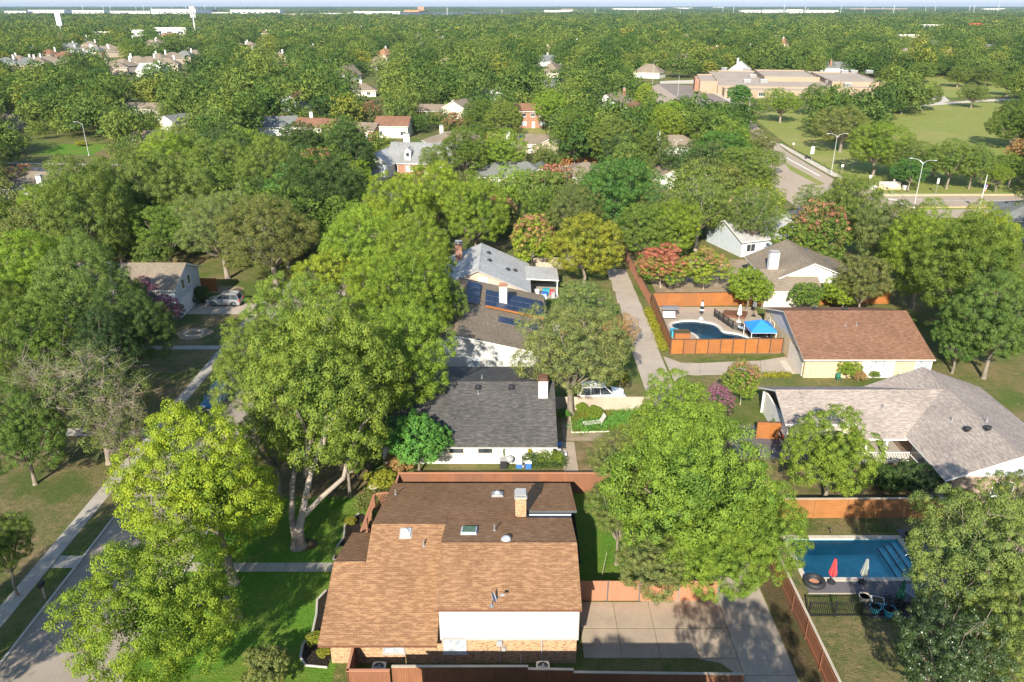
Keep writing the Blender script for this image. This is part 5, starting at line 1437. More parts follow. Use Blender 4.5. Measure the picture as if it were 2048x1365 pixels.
# ------------------------------------------------------------------ cars
def car(name, label, x, y, rz, paint, L=4.7, Wd=1.86, hgt=1.68, suv=True):
    T = thing(name, label, 'car', (x, y, .03), None, rz)
    # side outline (x forward) of the lower body
    lo = [(-L / 2, .45), (-L / 2 + .03, .95), (-L / 2 + .12, 1.02), (L / 2 - 1.25, 1.02), (L / 2 - .25, .86), (L / 2 - .02, .68), (L / 2, .42), (L / 2 - .08, .28), (-L / 2 + .08, .28)]
    m = MB()
    n = len(lo)
    secs = [(-Wd / 2, .92, .0), (-Wd / 2 + .05, 1.0, 0), (Wd / 2 - .05, 1.0, 0), (Wd / 2, .92, 0)]
    rings = []
    for yy, k, _ in secs:
        rings.append([(px * (1 if k == 1.0 else .985), yy, .28 + (pz - .28) * (1 if k == 1.0 else .955)) for px, pz in lo])
    for a, b_ in zip(rings, rings[1:]):
        for i in range(n):
            j = (i + 1) % n; m.poly([a[i], a[j], b_[j], b_[i]], paint)
    m.poly(rings[0], paint); m.poly(rings[-1][::-1], paint)
    m.build('body', T, False)
    top = hgt
    if suv: g = [(-L / 2 + .1, 1.0), (-L / 2 + .38, top - .08), (-L / 2 + .7, top), (L / 2 - 2.15, top), (L / 2 - 1.25, 1.0)]
    else: g = [(-L / 2 + .55, .98), (-L / 2 + 1.15, top), (L / 2 - 2.1, top), (L / 2 - 1.15, .98)]
    def shell(mb, g, w0, w1, mat):
        zb = g[0][1]; zt = max(p[1] for p in g)
        q = [(px, w0 + (w1 - w0) * (pz - zb) / (zt - zb), pz) for px, pz in g]
        A = [(px, -w, pz) for px, w, pz in q]; B = [(px, w, pz) for px, w, pz in q]
        mb.poly(A[::-1], mat); mb.poly(B, mat)
        for i in range(len(q) - 1):
            mb.poly([A[i], A[i + 1], B[i + 1], B[i]], mat)
    m = MB(); shell(m, g, Wd / 2 - .07, Wd / 2 - .24, 'glass_dark'); m.build('windows', T, False)
    m = MB()
    tp = [p for p in g if p[1] >= top - .09]
    xa, xb = min(p[0] for p in tp) - .02, max(p[0] for p in tp) + .02
    m.slab([(xa, -Wd / 2 + .22, top + .01), (xb, -Wd / 2 + .22, top + .01), (xb, Wd / 2 - .22, top + .01), (xa, Wd / 2 - .22, top + .01)], .06, paint); m.build('roof', T, False)
    pl = MB()
    for s_ in (-1, 1):
        for (p, q_) in ((g[0], g[1]), (g[-1], g[-2])):
            pl.tube((p[0], s_ * (Wd / 2 - .08), p[1]), (q_[0], s_ * (Wd / 2 - .235), q_[1]), .05, .045, paint, 5)
        for xx in (-L / 2 + 1.25, -L / 2 + 2.25):
            pl.tube((xx, s_ * (Wd / 2 - .075), 1.0), (xx + (.0), s_ * (Wd / 2 - .235), top), .03, .03, paint, 5)
    pl.build('pillars', T, False)
    if suv:
        for s_ in (-1, 1):
            m = MB(); m.tube((xa + .2, s_ * (Wd / 2 - .32), top + .07), (xb - .2, s_ * (Wd / 2 - .32), top + .07), .022, .022, 'galvanised', 6); m.build('roof_rail', T, False)
    for xx in (-L / 2 + .9, L / 2 - .95):
        for s_ in (-1, 1):
            w = MB(); prof = [(.18, -.11), (.33, -.11), (.36, -.07), (.36, .07), (.33, .11), (.18, .11)]
            seg = 20; b0 = len(w.v)
            for r, t in prof:
                for k in range(seg):
                    a = 2 * math.pi * k / seg; w.v.append((xx + r * math.cos(a), s_ * (Wd / 2 - .1) + t, .36 + r * math.sin(a)))
            for i in range(len(prof)):
                i2 = (i + 1) % len(prof)
                for k in range(seg):
                    k2 = (k + 1) % seg; w.f.append((b0 + i * seg + k, b0 + i * seg + k2, b0 + i2 * seg + k2, b0 + i2 * seg + k)); w.mi.append(w.slot('rubber'))
            wo = w.build('wheel', T, False)
            r_ = MB(); yy = s_ * (Wd / 2 - .02)
            for k in range(5):
                a = 2 * math.pi * k / 5; r_.poly([(xx + .05 * math.cos(a - 1), yy, .36 + .05 * math.sin(a - 1)), (xx + .21 * math.cos(a - .22), yy, .36 + .21 * math.sin(a - .22)), (xx + .21 * math.cos(a + .22), yy, .36 + .21 * math.sin(a + .22)), (xx + .05 * math.cos(a + 1), yy, .36 + .05 * math.sin(a + 1))], 'galvanised')
            r_.box(xx - .19, xx + .19, yy - .05 * s_ - .01, yy - .05 * s_ + .01, .17, .55, 'plastic_black')
            r_.build('rim', wo)
            ar = MB()
            for k in range(7):
                a0, a1 = math.pi * k / 7, math.pi * (k + 1) / 7
                ar.tube((xx + .4 * math.cos(a0), s_ * (Wd / 2 + .005), .36 + .4 * math.sin(a0)), (xx + .4 * math.cos(a1), s_ * (Wd / 2 + .005), .36 + .4 * math.sin(a1)), .03, .03, 'plastic_black', 4)
            ar.build('wheel_arch', T, False)
    for s_ in (-1, 1):
        m = MB(); m.box(L / 2 - .22, L / 2 - .01, s_ * (Wd / 2 - .3) - .22, s_ * (Wd / 2 - .3) + .22, .62, .78, 'head_glass'); m.build('headlight', T, False)
        m = MB(); m.box(-L / 2 - .012, -L / 2 + .2, s_ * (Wd / 2 - .2) - .2, s_ * (Wd / 2 - .2) + .2, .78, .98, 'tail_red'); m.build('tail_light', T, False)
        m = MB(); m.box(L / 2 - 1.6, L / 2 - 1.4, s_ * (Wd / 2 + .1) - .09, s_ * (Wd / 2 + .1) + .09, 1.0, 1.14, paint); m.build('wing_mirror', T, False)
        for xx in (-L / 2 + 1.25, L / 2 - 2.3, L / 2 - 1.32):
            m = MB(); m.box(xx - .006, xx + .006, s_ * Wd / 2 - .003, s_ * Wd / 2 + .004, .38, .98, 'plastic_black'); m.build('door_seam', T, False)
    m = MB(); m.box(L / 2 - .06, L / 2 + .012, -.5, .5, .42, .6, 'plastic_black'); m.build('grille', T, False)
    m = MB(); m.box(-L / 2 - .02, -L / 2 + .03, -.26, .26, .6, .74, 'white_paint'); m.box(L / 2 - .03, L / 2 + .02, -.26, .26, .34, .44, 'white_paint'); m.build('number_plate', T, False)
    return T
car('parked_car', 'silver sport utility car with roof rails parked by the pale blue house', (-39.52, 100.58)[0], (-39.52, 100.58)[1] + .3, 178, 'car_silver')
car('parked_car', 'dark blue sport utility car parked at the left kerb under the trees', (-30.53, 70.94)[0] + .05, (-30.53, 70.94)[1] + 1, -92, 'car_blue')
car('parked_car', 'white car parked behind the weathered picket fence by the alley', 9.3, 72.6, 2, 'car_white', 4.9, 1.95, 1.8)
car('parked_car', 'black car with a red tail light tucked under the carport', 27.6, 64.3, 3, 'car_black', 4.6, 1.8, 1.45, False)
car('parked_car', 'white car at the far left edge beside the tan-roofed house', (-104.58, 158.49)[0], (-104.58, 158.49)[1], 10, 'car_white')
car('parked_car', 'dark car on the far street between the tree crowns', (-57.77, 331.62)[0], (-57.77, 331.62)[1], 95, 'car_black')
car('parked_car', 'white car parked further up the far tree-lined street', (-73.82, 417.55)[0] - 4, (-73.82, 417.55)[1], 88, 'car_white')

# ------------------------------------------------------------------ street furniture
def lamp(x, y, h, label, arms=((1, 0),), reach=2.2, mat='lamp_metal'):
    T = thing('street_lamp', label, 'street lamp', (x, y, 0))
    m = MB(); m.lathe([(.2, 0), (.2, .3), (.12, .35)], mat, 0, 0, 10); m.tube((0, 0, .3), (0, 0, h), .085, .05, mat, 8); m.build('pole', T, False)
    for a, b_ in arms:
        m = MB(); pts = [(0, 0, h - .3), (a * reach * .3, b_ * reach * .3, h + .25), (a * reach * .75, b_ * reach * .75, h + .5), (a * reach, b_ * reach, h + .5)]
        m.path(pts, [.05, .045, .04, .035], mat, 6); ar = m.build('arm', T, False)
        m = MB(); hx_, hy_ = a * (reach + .3), b_ * (reach + .3)
        m.box(hx_ - .30 * abs(a) - .12 * abs(b_), hx_ + .30 * abs(a) + .12 * abs(b_), hy_ - .30 * abs(b_) - .12 * abs(a), hy_ + .30 * abs(b_) + .12 * abs(a), h + .44, h + .54, 'lamp_metal'); m.build('lamp_head', ar, False)
    return T
lamp(*(77.65, 190.37), 9.3, 'twin-armed street lamp beside the avenue and the big park trees', ((1, 0), (-1, 0)), 2.0)
lamp(*(81.69, 156.34), 9.3, 'tall twin-armed street lamp on the median of the cross road', ((-.75, .65), (.75, -.4)), 2.1)
lamp(*(80.37, 274.1), 9.0, 'single-armed street lamp on the grass near the school', ((-1, 0),), 2.3)
lamp(*(38.52, 186.2), 8.5, 'street lamp with a round head rising among the corner lot trees', ((-.5, 0), (.9, -.2)), .9)
lamp(*(73.59, 428.53), 11, 'street lamp at the far edge of the school car park', ((1, 0),), 2.0)
lamp(*(72.86, 357.54), 9, 'street lamp standing in the middle of the school car park', ((0, 1),), .8)
lamp(*(-115.92, 216.39), 8.5, 'slim street lamp beside the shaded street on the left', ((-1, .2),), 1.8)
lamp(*(-24.23, 177.81), 6.5, 'pale post standing in front of the dormer house', ((0, .3),), .5)
fx, fy = (93.26, 153.42)
T = thing('flagpole', 'white flagpole with a small drooping red striped flag by the cross road', 'flagpole', (fx, fy, 0))
m = MB(); m.tube((0, 0, 0), (0, 0, 7.2), .09, .05, 'white_paint', 8); m.build('pole', T, False)
m = MB()
for k in range(7):
    m.slab([(.05, -.03 + .02 * k, 5.4 - .17 * k), (.75 - .05 * k, .12, 5.4 - .22 * k), (.75 - .05 * k, .14, 5.24 - .22 * k), (.05, -.01 + .02 * k, 5.24 - .17 * k)], .02, 'sign_red' if k % 2 == 0 else 'white_paint')
m.box(.04, .4, -.04, 0, 4.9, 5.45, 'sign_blue'); m.build('flag', T, False)
m = MB(); m.lathe([(.02, 7.35), (.1, 7.28), (.02, 7.2)], 'white_paint', 0, 0, 8); m.build('finial', T, False)
def board_sign(x, y, w, h, z, label, mat='white_paint', posts=1, name='sign'):
    T = thing(name, label, 'sign', (x, y, 0))
    for k in range(posts):
        xx = 0 if posts == 1 else (-w / 2 + w * k / (posts - 1)); m = MB(); m.box(xx - .04, xx + .04, -.04, .04, 0, z + h, 'galvanised'); m.build('post', T, False)
    m = MB(); m.box(-w / 2, w / 2, -.08, -.05, z, z + h, mat); m.build('board', T, False)
board_sign(*(79.31, 208.93), .9, 1.9, 1.8, 'tall white notice board on the verge beside the avenue')
board_sign(*(81.31, 229.41), .5, .5, .9, 'small white marker on the grass near the avenue walk')
board_sign(*(81.84, 178.35), .6, .7, 1.6, 'small white sign left of the stone park sign')
board_sign(*(92.72, 169.59), .45, 1.2, 2.2, 'slim street sign on the park verge by the cross road')
board_sign(*(82.44, 168.12), .45, .6, 1.7, 'low grey sign plate beside the stone park sign')
board_sign(*(79.85, 189.77), .6, .6, 2.0, 'white sign beside the base of the twin-armed lamp')
board_sign(*(89.16, 323.22), 3.4, 1.4, 2.4, 'blue school sign on a red base at the end of the car park', 'sign_blue', 2)
m_x, m_y = (84.44, 174.12)
T = thing('park_sign', 'pale stone park sign wall with a lower brick base', 'sign', (m_x, m_y, 0))
m = MB(); m.box(-2.4, 2.4, -.3, .3, .55, 1.7, 'stone_pale'); m.build('stone_panel', T, False)
m = MB(); m.box(-2.6, 2.6, -.4, .4, 0, .55, 'brick_cream'); m.build('base', T, False)
m = MB(); m.lathe([(.02, 1.7), (.16, 1.72), (.22, 2.0), (.12, 2.3), (.02, 2.35)], 'trim_grey', .9, 0, 10); m.box(-2.1, -.2, -.33, -.302, .95, 1.35, 'trim_grey'); m.build('emblem', T, False)
for dx, lb in ((-3.6, 'white cube beside the left end of the stone park sign'), (3.6, 'white cube beside the right end of the stone park sign')):
    T = thing('utility_box', lb, 'utility box', (m_x + dx, m_y - .3, 0)); m = MB(); m.box(-.55, .55, -.5, .5, 0, .9, 'white_paint'); m.build('cabinet', T, False); m = MB(); m.box(-.4, .4, -.53, -.5, .2, .7, 'trim_grey'); m.build('label_plate', T, False)
T = thing('waste_bin', 'black waste bin on the avenue walk', 'bin', (*(79, 211.85), 0)); m = MB(); m.lathe([(.3, 0), (.35, .9)], 'plastic_black', 0, 0, 12); m.build('body', T, False); m = MB(); m.lathe([(.38, .9), (.3, 1.05), (.1, 1.1)], 'plastic_black', 0, 0, 12); m.build('lid', T, False)

# clutter on the patio of the silver-roofed house and by the solar house
for i, (dx, dy, w, h, mt, lb) in enumerate(((0, 0, .8, .5, 'plastic_blue', 'blue storage tub under the patio roof'), (-1.1, .4, .7, .7, 'canvas_white', 'white box under the patio roof'), (1.1, .5, .6, .6, 'canvas_red', 'red crate under the patio roof'), (.3, 1.5, .9, .45, 'plastic_teal', 'teal tub at the back of the patio'), (-.9, -1.0, .6, .4, 'clay', 'clay coloured crate at the front edge of the patio'), (1.2, -.9, .5, .8, 'plastic_grey', 'grey bin at the right post of the patio'))):
    bin_(4.6 + dx, 105.0 + dy - .6, w, h, mt, mt, lb, 'storage_bin')
for dx, dy, mt, lb in ((0, 0, 'canvas_white', 'white tarpaulin-covered box right of the solar array'), (.9, -1.2, 'canvas_red', 'small red tub right of the solar array'), (-.2, -2.6, 'plastic_blue', 'blue tub lying right of the solar array')):
    bin_(5.6 + dx, 92.0 + dy, .9, .5, mt, mt, lb, 'storage_bin')

# ------------------------------------------------------------------ houses in the middle distance
FOOT = []
def ordinal(n):
    a = 'first second third fourth fifth sixth seventh eighth ninth tenth eleventh twelfth thirteenth fourteenth fifteenth sixteenth seventeenth eighteenth nineteenth'.split()
    return a[n] if n < 19 else ['twentieth', 'thirtieth', 'fortieth', 'fiftieth', 'sixtieth', 'seventieth', 'eightieth', 'ninetieth'][(n + 1) // 10 - 2] if (n + 1) % 10 == 0 else ['twenty', 'thirty', 'forty', 'fifty', 'sixty', 'seventy', 'eighty', 'ninety'][(n + 1) // 10 - 2] + '-' + a[(n + 1) % 10 - 1]
def mid(label, x, y, ang, L, D, he, hr, wall, roof, kind='g', chim=None, trim='white_paint', gab=None, win=3, name='house', wing=None, two=False, cm='siding_white', cat='house'):
    T = thing(name, label, cat, (x, y, 0))
    W = MB(); R = MB()
    if kind == 'g':
        gable(W, R, x, y, ang, -L / 2, L / 2, [(-D / 2, he), (0, hr), (D / 2, he)], wall, roof, gab, trim, .4, .45)
    else:
        hip(W, R, x, y, ang, L, D, he, hr, wall, roof, trim)
    if wing:
        wx, wy, wl, wd, wa = wing
        c, s = math.cos(RAD(ang)), math.sin(RAD(ang))
        gable(W, R, x + c * wx - s * wy, y + s * wx + c * wy, ang + wa, -wl / 2, wl / 2, [(-wd / 2, he), (0, he + (hr - he) * .8), (wd / 2, he)], wall, roof, gab, trim, .4, .4)
    W.build('wall', T); R.build('roof', T)
    c, s = math.cos(RAD(ang)), math.sin(RAD(ang))
    if win:
        for k in range(win):
            lx = -L / 2 + L * (k + .5) / win; ly = -D / 2 + .45 - .02
            if two:
                window(T, x + c * lx - s * ly, y + s * lx + c * ly, he - 1.7, ang - 90, 1.3, 1.1, 2, 'glass_dark')
            if k == win // 2:
                dx = lx + .2; door(T, x + c * dx - s * ly, y + s * dx + c * ly, ang - 90)
                g_ = None
            else:
                window(T, x + c * lx - s * ly, y + s * lx + c * ly, .85, ang - 90, 1.6, 1.2, 2, 'glass_blind' if k % 2 else 'glass_dark')
    for lx, ly in (chim or []):
        chimney(T, x + c * lx - s * ly, y + s * lx + c * ly, 1.5, hr + 1.3, 1.0, .8, cm)
    for lx in (-L * .2, L * .15):
        ly = D * .12; pipe_vent(T, x + c * lx - s * ly, y + s * lx + c * ly, hr - (hr - he) * .24, .4)
    FOOT.append((x, y, max(L, D) / 2))
    return T
# dormer house, built apart: steep silver roof with two white dormers
dx_, dy_ = (-22.48, 195.25)
T = mid('silver steep-roofed house with white dormers and a brick front', dx_ + 2, dy_, -7, 19, 11, 2.7, 6.9, 'brick_red', 'shingle_steel', 'g', None, 'white_paint', 'siding_white', 5)
chimney(T, dx_ - 3.6, dy_ + 1.9, 2, 8.6, 1.5, 1.0, 'siding_white')
for ox in (-2.6, 5.4):
    m = MB(); R2 = MB(); gable(m, R2, dx_ + ox, dy_ - 2.6, 83, -1.6, 1.6, [(-.85, 5.5), (0, 6.3), (.85, 5.5)], 'siding_white', 'shingle_silver', None, 'white_paint', .15, .15, .08, 3.4)
    dm = m.build('dormer', T); R2.build('dormer_roof', dm)
    window(T, dx_ + ox - .17, dy_ - 4.07, 4.2, -97, .8, .95, 1, 'glass_dark')
T = mid('pale blue-roofed garage with a white gable wall beside the dormer house', *(-31.39, 193.61), 75, 12, 8, 2.8, 5.6, 'siding_blue', 'shingle_silver', 'g', None, 'white_paint', 'siding_white', 0)
gx_, gy_ = (-28.6, 186.94)
window(T, *(-29.21, 196.54), 3.6, -90, .9, .9, 1, 'glass_dark')
mid('grey-taupe hip-roofed house tucked behind the dormer house', *(-15.4, 225.41), 25, 18, 11, 2.6, 5.4, 'siding_white', 'shingle_taupe', 'h', [(-4, 2)], win=3)
T = mid('sage grey roofed brick house with a front gable wing and red door', *(0.11, 179.47), -3, 17, 10, 2.6, 5.2, 'brick_cream', 'shingle_sage', 'h', None, 'white_paint', None, 5, wing=(6.5, -.6, 9, 7.5, 90))
chimney(T, (-0.71, 186.94)[0] - 1, (-0.71, 186.94)[1] + 2, 1, 6.4, 1.2, .9, 'brick_red')
mid('plain tan hip-roofed house right of the sage roof', *(16.96, 180.07), -3, 13, 12, 2.6, 5.0, 'siding_white', 'shingle_taupe', 'h', None)
T = mid('tan-brown roof with blue solar panels and a white chimney', *(2.96, 224.49), -8, 20, 9, 2.6, 4.6, 'siding_tan', 'shingle_umber', 'g', [(-3.6, -3.4)], win=4, wing=(8, -2, 7, 6, 90))
m = MB(); cx_, cy_ = (1.83, 224.08)
for k in range(3):
    m = MB(); m.slab([(cx_ + 1.3 * k, cy_ - 1.6, 3.75), (cx_ + 1.3 * k + 1.22, cy_ - 1.65, 3.75), (cx_ + 1.3 * k + 1.22, cy_ + .3, 4.6), (cx_ + 1.3 * k, cy_ + .35, 4.6)], .05, 'solar_blue', 'galvanised'); m.build('solar_panel', T)
mid('taupe-roofed white house with a tall white chimney among the corner trees', *(44.87, 219.16), -5, 14, 10, 2.7, 5.2, 'siding_white', 'shingle_taupe', 'h', [(-5, -4.3)])
mid('taupe roof house with a white wall facing the narrow lawn', *(37.14, 181.9), 97, 15, 11, 2.7, 5.0, 'siding_white', 'shingle_taupe', 'g', None)
mid('white gabled house with a grey roof by the school car park', *(39.58, 315.2), 60, 17, 11, 3.2, 6.8, 'siding_white', 'shingle_taupe', 'g', [(5, -2)], win=0, cm='brick_red')
mid('brown-roofed white house stepping down right of the white gable', *(42.89, 296.71), 60, 14, 10, 2.7, 5.0, 'siding_white', 'shingle_brown', 'g', None, win=0)
mid('two-storey red brick house with white windows at the far clearing', *(5.74, 272.47), -4, 12, 8, 5.4, 7.6, 'brick_red', 'shingle_brown', 'g', None, win=4, two=True)
T = mid('small tan gabled house with a dark solar panel', *(-18.69, 293.88), 68, 13, 9, 4.2, 6.6, 'siding_cream', 'shingle_taupe', 'g', None, win=2)
mid('long low umber-roofed house among dark trees', *(-30.61, 296.71), -8, 22, 9, 2.6, 4.6, 'brick_red', 'shingle_umber', 'g', [(-9, 0), (9, 1)], cm='clay')
mid('pinkish-brown-roofed house with a tall cream wall', *(-37.02, 251.86), -4, 11, 10, 3.6, 6.0, 'siding_cream', 'shingle_brown', 'g', None, win=3)
mid('small brown roof beside the rust coloured tree', *(-46.47, 248.51), -15, 11, 8, 2.6, 4.6, 'brick_red', 'shingle_umber', 'g', None, win=2)
mid('grey-green roofed house with a red side wall', *(-75.96, 256.45), 12, 15, 11, 2.7, 5.4, 'siding_white', 'shingle_sage', 'g', None, 'white_paint', 'siding_red', 3)
mid('brown-roofed house with a white gable left of the tall conical tree', *(-62.61, 255.29), -18, 18, 10, 2.7, 5.0, 'siding_white', 'shingle_brown', 'g', [(-3, 3)])
mid('tall blue-grey house with a brown gable roof', *(-82.58, 309.23), 70, 11, 8, 5.2, 7.6, 'siding_blue', 'shingle_brown', 'g', None, win=2, two=True)
mid('tan-roofed house half hidden at the bend of the far street', *(-72.24, 368.86), 8, 22, 10, 2.7, 5.4, 'siding_cream', 'shingle_umber', 'h', [(4, 2)])
mid('blue-grey gabled house behind the long brown roof', *(-11.84, 332.63), 75, 13, 9, 4.5, 6.8, 'siding_blue', 'shingle_sage', 'g', None, win=1)
mid('pale grey-roofed house right of the blue-grey gable', *(-5.99, 336.62), 80, 13, 9, 4.5, 6.8, 'siding_white', 'shingle_silver', 'g', None, win=1)
mid('sage-roofed house with a brick chimney beyond the brick house', *(17.56, 388.53), -5, 24, 12, 2.8, 5.8, 'siding_cream', 'shingle_sage', 'g', [(10, -2)], cm='brick_red')
mid('small white-sided house with a steep tan roof in the far trees', *(38.61, 522.92), 40, 16, 12, 3.2, 7.2, 'siding_white', 'shingle_umber', 'g', None, win=1)
mid('taupe roof behind the left oak trees', *(-139.35, 301.41), -5, 22, 9, 2.7, 4.6, 'siding_cream', 'shingle_taupe', 'g', None)
mid('cream garden house with a grey roof', *(-111.41, 268.66), 60, 11, 7, 3.0, 4.6, 'siding_cream', 'shingle_sage', 'g', None, win=1)
mid('brown-roofed low house shaded by the left oaks', *(-102.97, 231.03), -6, 14, 9, 2.7, 4.6, 'siding_cream', 'shingle_umber', 'g', None)
T = mid('wide tan-roofed house with white chimneys at the left edge', *(-107.61, 169.25), -14, 24, 13, 2.6, 5.2, 'siding_white', 'shingle_taupe', 'g', [(-4, -2.5)], win=3)
mid('white gable-ended wing with a chimney beside the left tan roof', *(-97.22, 161.03), 66, 9, 7, 2.6, 4.6, 'siding_white', 'shingle_umber', 'g', [(-1, -1)], win=0)
mid('pale blue house with a sage roof at the right edge by the cross road', *(94.66, 136.9), -25, 16, 14, 3.6, 6.2, 'siding_blue', 'shingle_sage', 'h', None, win=3)
mid('pale blue-grey house under the storm-broken tree', *(41.44, 129.6), 20, 13, 11, 2.7, 5.0, 'siding_blue', 'shingle_silver', 'g', [(7, -5)], win=3, cm='brick_cream')
mid('sage-roofed blue house beyond the school', *(194.53, 500.89), -10, 26, 14, 3.0, 6.4, 'siding_blue', 'shingle_sage', 'g', [(-2, -4)], cm='brick_red')
mid('white-walled house with a taupe roof beyond the park lawn', *(302.37, 601.98), 50, 18, 12, 3.0, 6.6, 'siding_white', 'shingle_taupe', 'g', None, win=0)
mid('white house in the trees above the far lawn', *(307.21, 551.98), 35, 18, 12, 3.0, 6.4, 'siding_white', 'shingle_silver', 'g', None, win=0)
mid('slate blue roofed house beside the white far-lawn house', *(312.73, 546.92), -20, 16, 12, 3.0, 6.4, 'siding_blue', 'shingle_sage', 'g', None, win=0)
mid('brown roofed house peeping out at the top right', *(396.81, 669), 30, 16, 12, 3.0, 6.4, 'siding_cream', 'shingle_brown', 'g', None, win=0)
mid('pink-brown gabled house behind the right end of the school', *(239.29, 567.72), 50, 18, 12, 3.0, 7.0, 'siding_cream', 'shingle_umber', 'g', None, win=0)
mid('blue shed roof near the top left oaks', *(-157.21, 307.89), 10, 8, 6, 3.0, 4.6, 'siding_blue', 'shingle_silver', 'g', None, win=0)
mid('house with a grey roof behind the left avenue of trees', *(-168.78, 268.66), -30, 12, 8, 2.6, 4.6, 'siding_cream', 'shingle_taupe', 'g', None, win=2)
# townhouses, two clusters
TH = [(12, 121, 20, 'shingle_sage'), (38, 117, -15, 'shingle_umber'), (55, 121, 30, 'shingle_sage'), (72, 120, 10, 'shingle_umber'), (98, 104, -20, 'shingle_brown'), (97, 118, 35, 'shingle_taupe'),
      (130, 108, 15, 'shingle_brown'), (152, 100, -30, 'shingle_sage'), (170, 97, 20, 'shingle_umber'), (192, 98, -5, 'shingle_sage'), (205, 97, 25, 'shingle_taupe'), (230, 98, 40, 'shingle_taupe'), (180, 87, 10, 'shingle_taupe'),
      (228, 128, 20, 'shingle_taupe'), (246, 124, -30, 'shingle_taupe'), (275, 118, 15, 'shingle_taupe'), (297, 119, 30, 'shingle_taupe'), (318, 113, -20, 'shingle_taupe'), (334, 122, 10, 'shingle_taupe'), (345, 110, 35, 'shingle_taupe'), (370, 107, -10, 'shingle_sage'), (390, 105, 20, 'shingle_taupe'),
      (302, 84, 15, 'shingle_taupe'), (316, 82, -25, 'shingle_taupe'), (482, 91, 10, 'shingle_taupe'), (500, 88, -20, 'shingle_taupe')]
TPOS = [(-317.7, 519.5), (-321.1, 539.4), (-304.2, 519.5), (-301.6, 524.4), (-343.3, 616.0), (-299.1, 534.3), (-317.9, 590.3), (-337.6, 644.0), (-342.1, 666.6), (-329.5, 658.9), (-328.0, 666.6), (-314.4, 658.9), (-382.0, 755.0), (-235.1, 487.9), (-237.8, 505.5), (-241.7, 534.3), (-232.4, 529.3), (-238.9, 560.9), (-214.7, 514.8), (-236.6, 578.2), (-234.9, 596.5), (-232.6, 609.3), (-340.0, 786.2), (-342.7, 808.4), (-233.2, 717.0), (-234.1, 745.1)]
def trow(u, v):
    return 'left-edge cluster' if u < 110 else 'dark-roofed middle cluster' if u < 240 and v < 112 else 'near tan cluster' if v > 100 else 'back row'
for i, ((u, v, a, rf), (x, y)) in enumerate(zip(TH, TPOS)):
    row = trow(u, v); same = sorted(q[0] for q in TH if trow(q[0], q[1]) == row)
    colw = {'shingle_sage': 'slate-roofed', 'shingle_umber': 'umber-roofed', 'shingle_brown': 'red-brown-roofed', 'shingle_taupe': 'tan-roofed'}[rf]
    mid('%s townhouse, %s from the left in the %s of townhouses' % (colw, ordinal(same.index(u)), row), x, y, a, 15, 12, 4.2, 7.8, 'siding_tan', rf, 'h', [(4 * (-1) ** i, 2)], win=0, name='townhouse', cat='townhouse')['group'] = 'townhouses on the left'
# ------------------------------------------------------------------ school: flat gravelled roofs stepping, with roof units
T = thing('school', 'low tan brick school with flat gravel roofs and rooftop units', 'school', (135, 400, 0))
ax, ay = (94.39, 373.6)
SROT = -10
def flat(x0, x1, y0, y1, h, wall='school_wall', par=.5, z0=0, name='wing'):
    m = MB().at(ax, ay, 0, SROT); m.box(x0 - ax, x1 - ax, y0 - ay, y1 - ay, z0, h, wall, 'roof_gravel'); x0 -= ax; x1 -= ax; y0 -= ay; y1 -= ay
    o = m.build(name, T)
    p = MB().at(ax, ay, 0, SROT); t = .3
    p.box(x0 - .02, x1 + .02, y0 - .02, y0 + t, h + .002, h + par, wall); p.box(x0 - .02, x1 + .02, y1 - t, y1 + .02, h + .002, h + par, wall)
    p.box(x0 - .02, x0 + t, y0 + t, y1 - t, h + .002, h + par, wall); p.box(x1 - t, x1 + .02, y0 + t, y1 - t, h + .002, h + par, wall)
    p.build('parapet', o)
    return o
bx, by = ax + 76, ay
flat(ax, bx, ay + 2, ay + 96, 3.4)
flat(ax + 2, ax + 42, ay - 12, ay + 1.98, 3.1)
flat(ax + 24, ax + 50, ay + 34, ay + 80, 5.2, z0=3.42, name='upper_block')
flat(ax + 52, ax + 75, ay + 14, ay + 72, 5.0, z0=3.42, name='upper_block')
flat(ax - 8, ax - .02, ay + 6, ay + 46, 5.0, 'school_wall', name='entrance_block')
flat(ax - 10, ax - 8.02, ay + 14, ay + 30, 5.2, 'brick_red', name='entrance_block')
for k in range(6):
    window(T, ax + (6 + 6 * k) * .985 - 12.05 * .174, ay - (6 + 6 * k) * .174 - 12.05 * .985, 1.0, -100, 2.6, 1.6, 3, 'glass_dark', 'canvas_white')
UNITS = [(124.5, 424.7, 3.42), (113.4, 395.8, 3.42), (121.5, 395.8, 3.42), (159.8, 440.8, 3.42), (155.3, 421.7, 3.42), (155.3, 405.0, 3.42), (151.2, 389.6, 3.42), (155.9, 389.6, 3.42), (154.4, 376.1, 3.42), (174.1, 431.2, 5.02), (179.1, 431.2, 5.02), (187.1, 431.2, 5.02), (121.8, 474.1, 3.42), (134.0, 470.3, 3.42), (145.8, 424.7, 3.42), (147.7, 476.7, 3.42), (172.4, 400.4, 3.42)]
units = None
rowl = ['at the front left roof edge', 'in the front row', 'near the roof centre', 'on the right-hand block', 'by the entrance block', 'at the back of the roof']
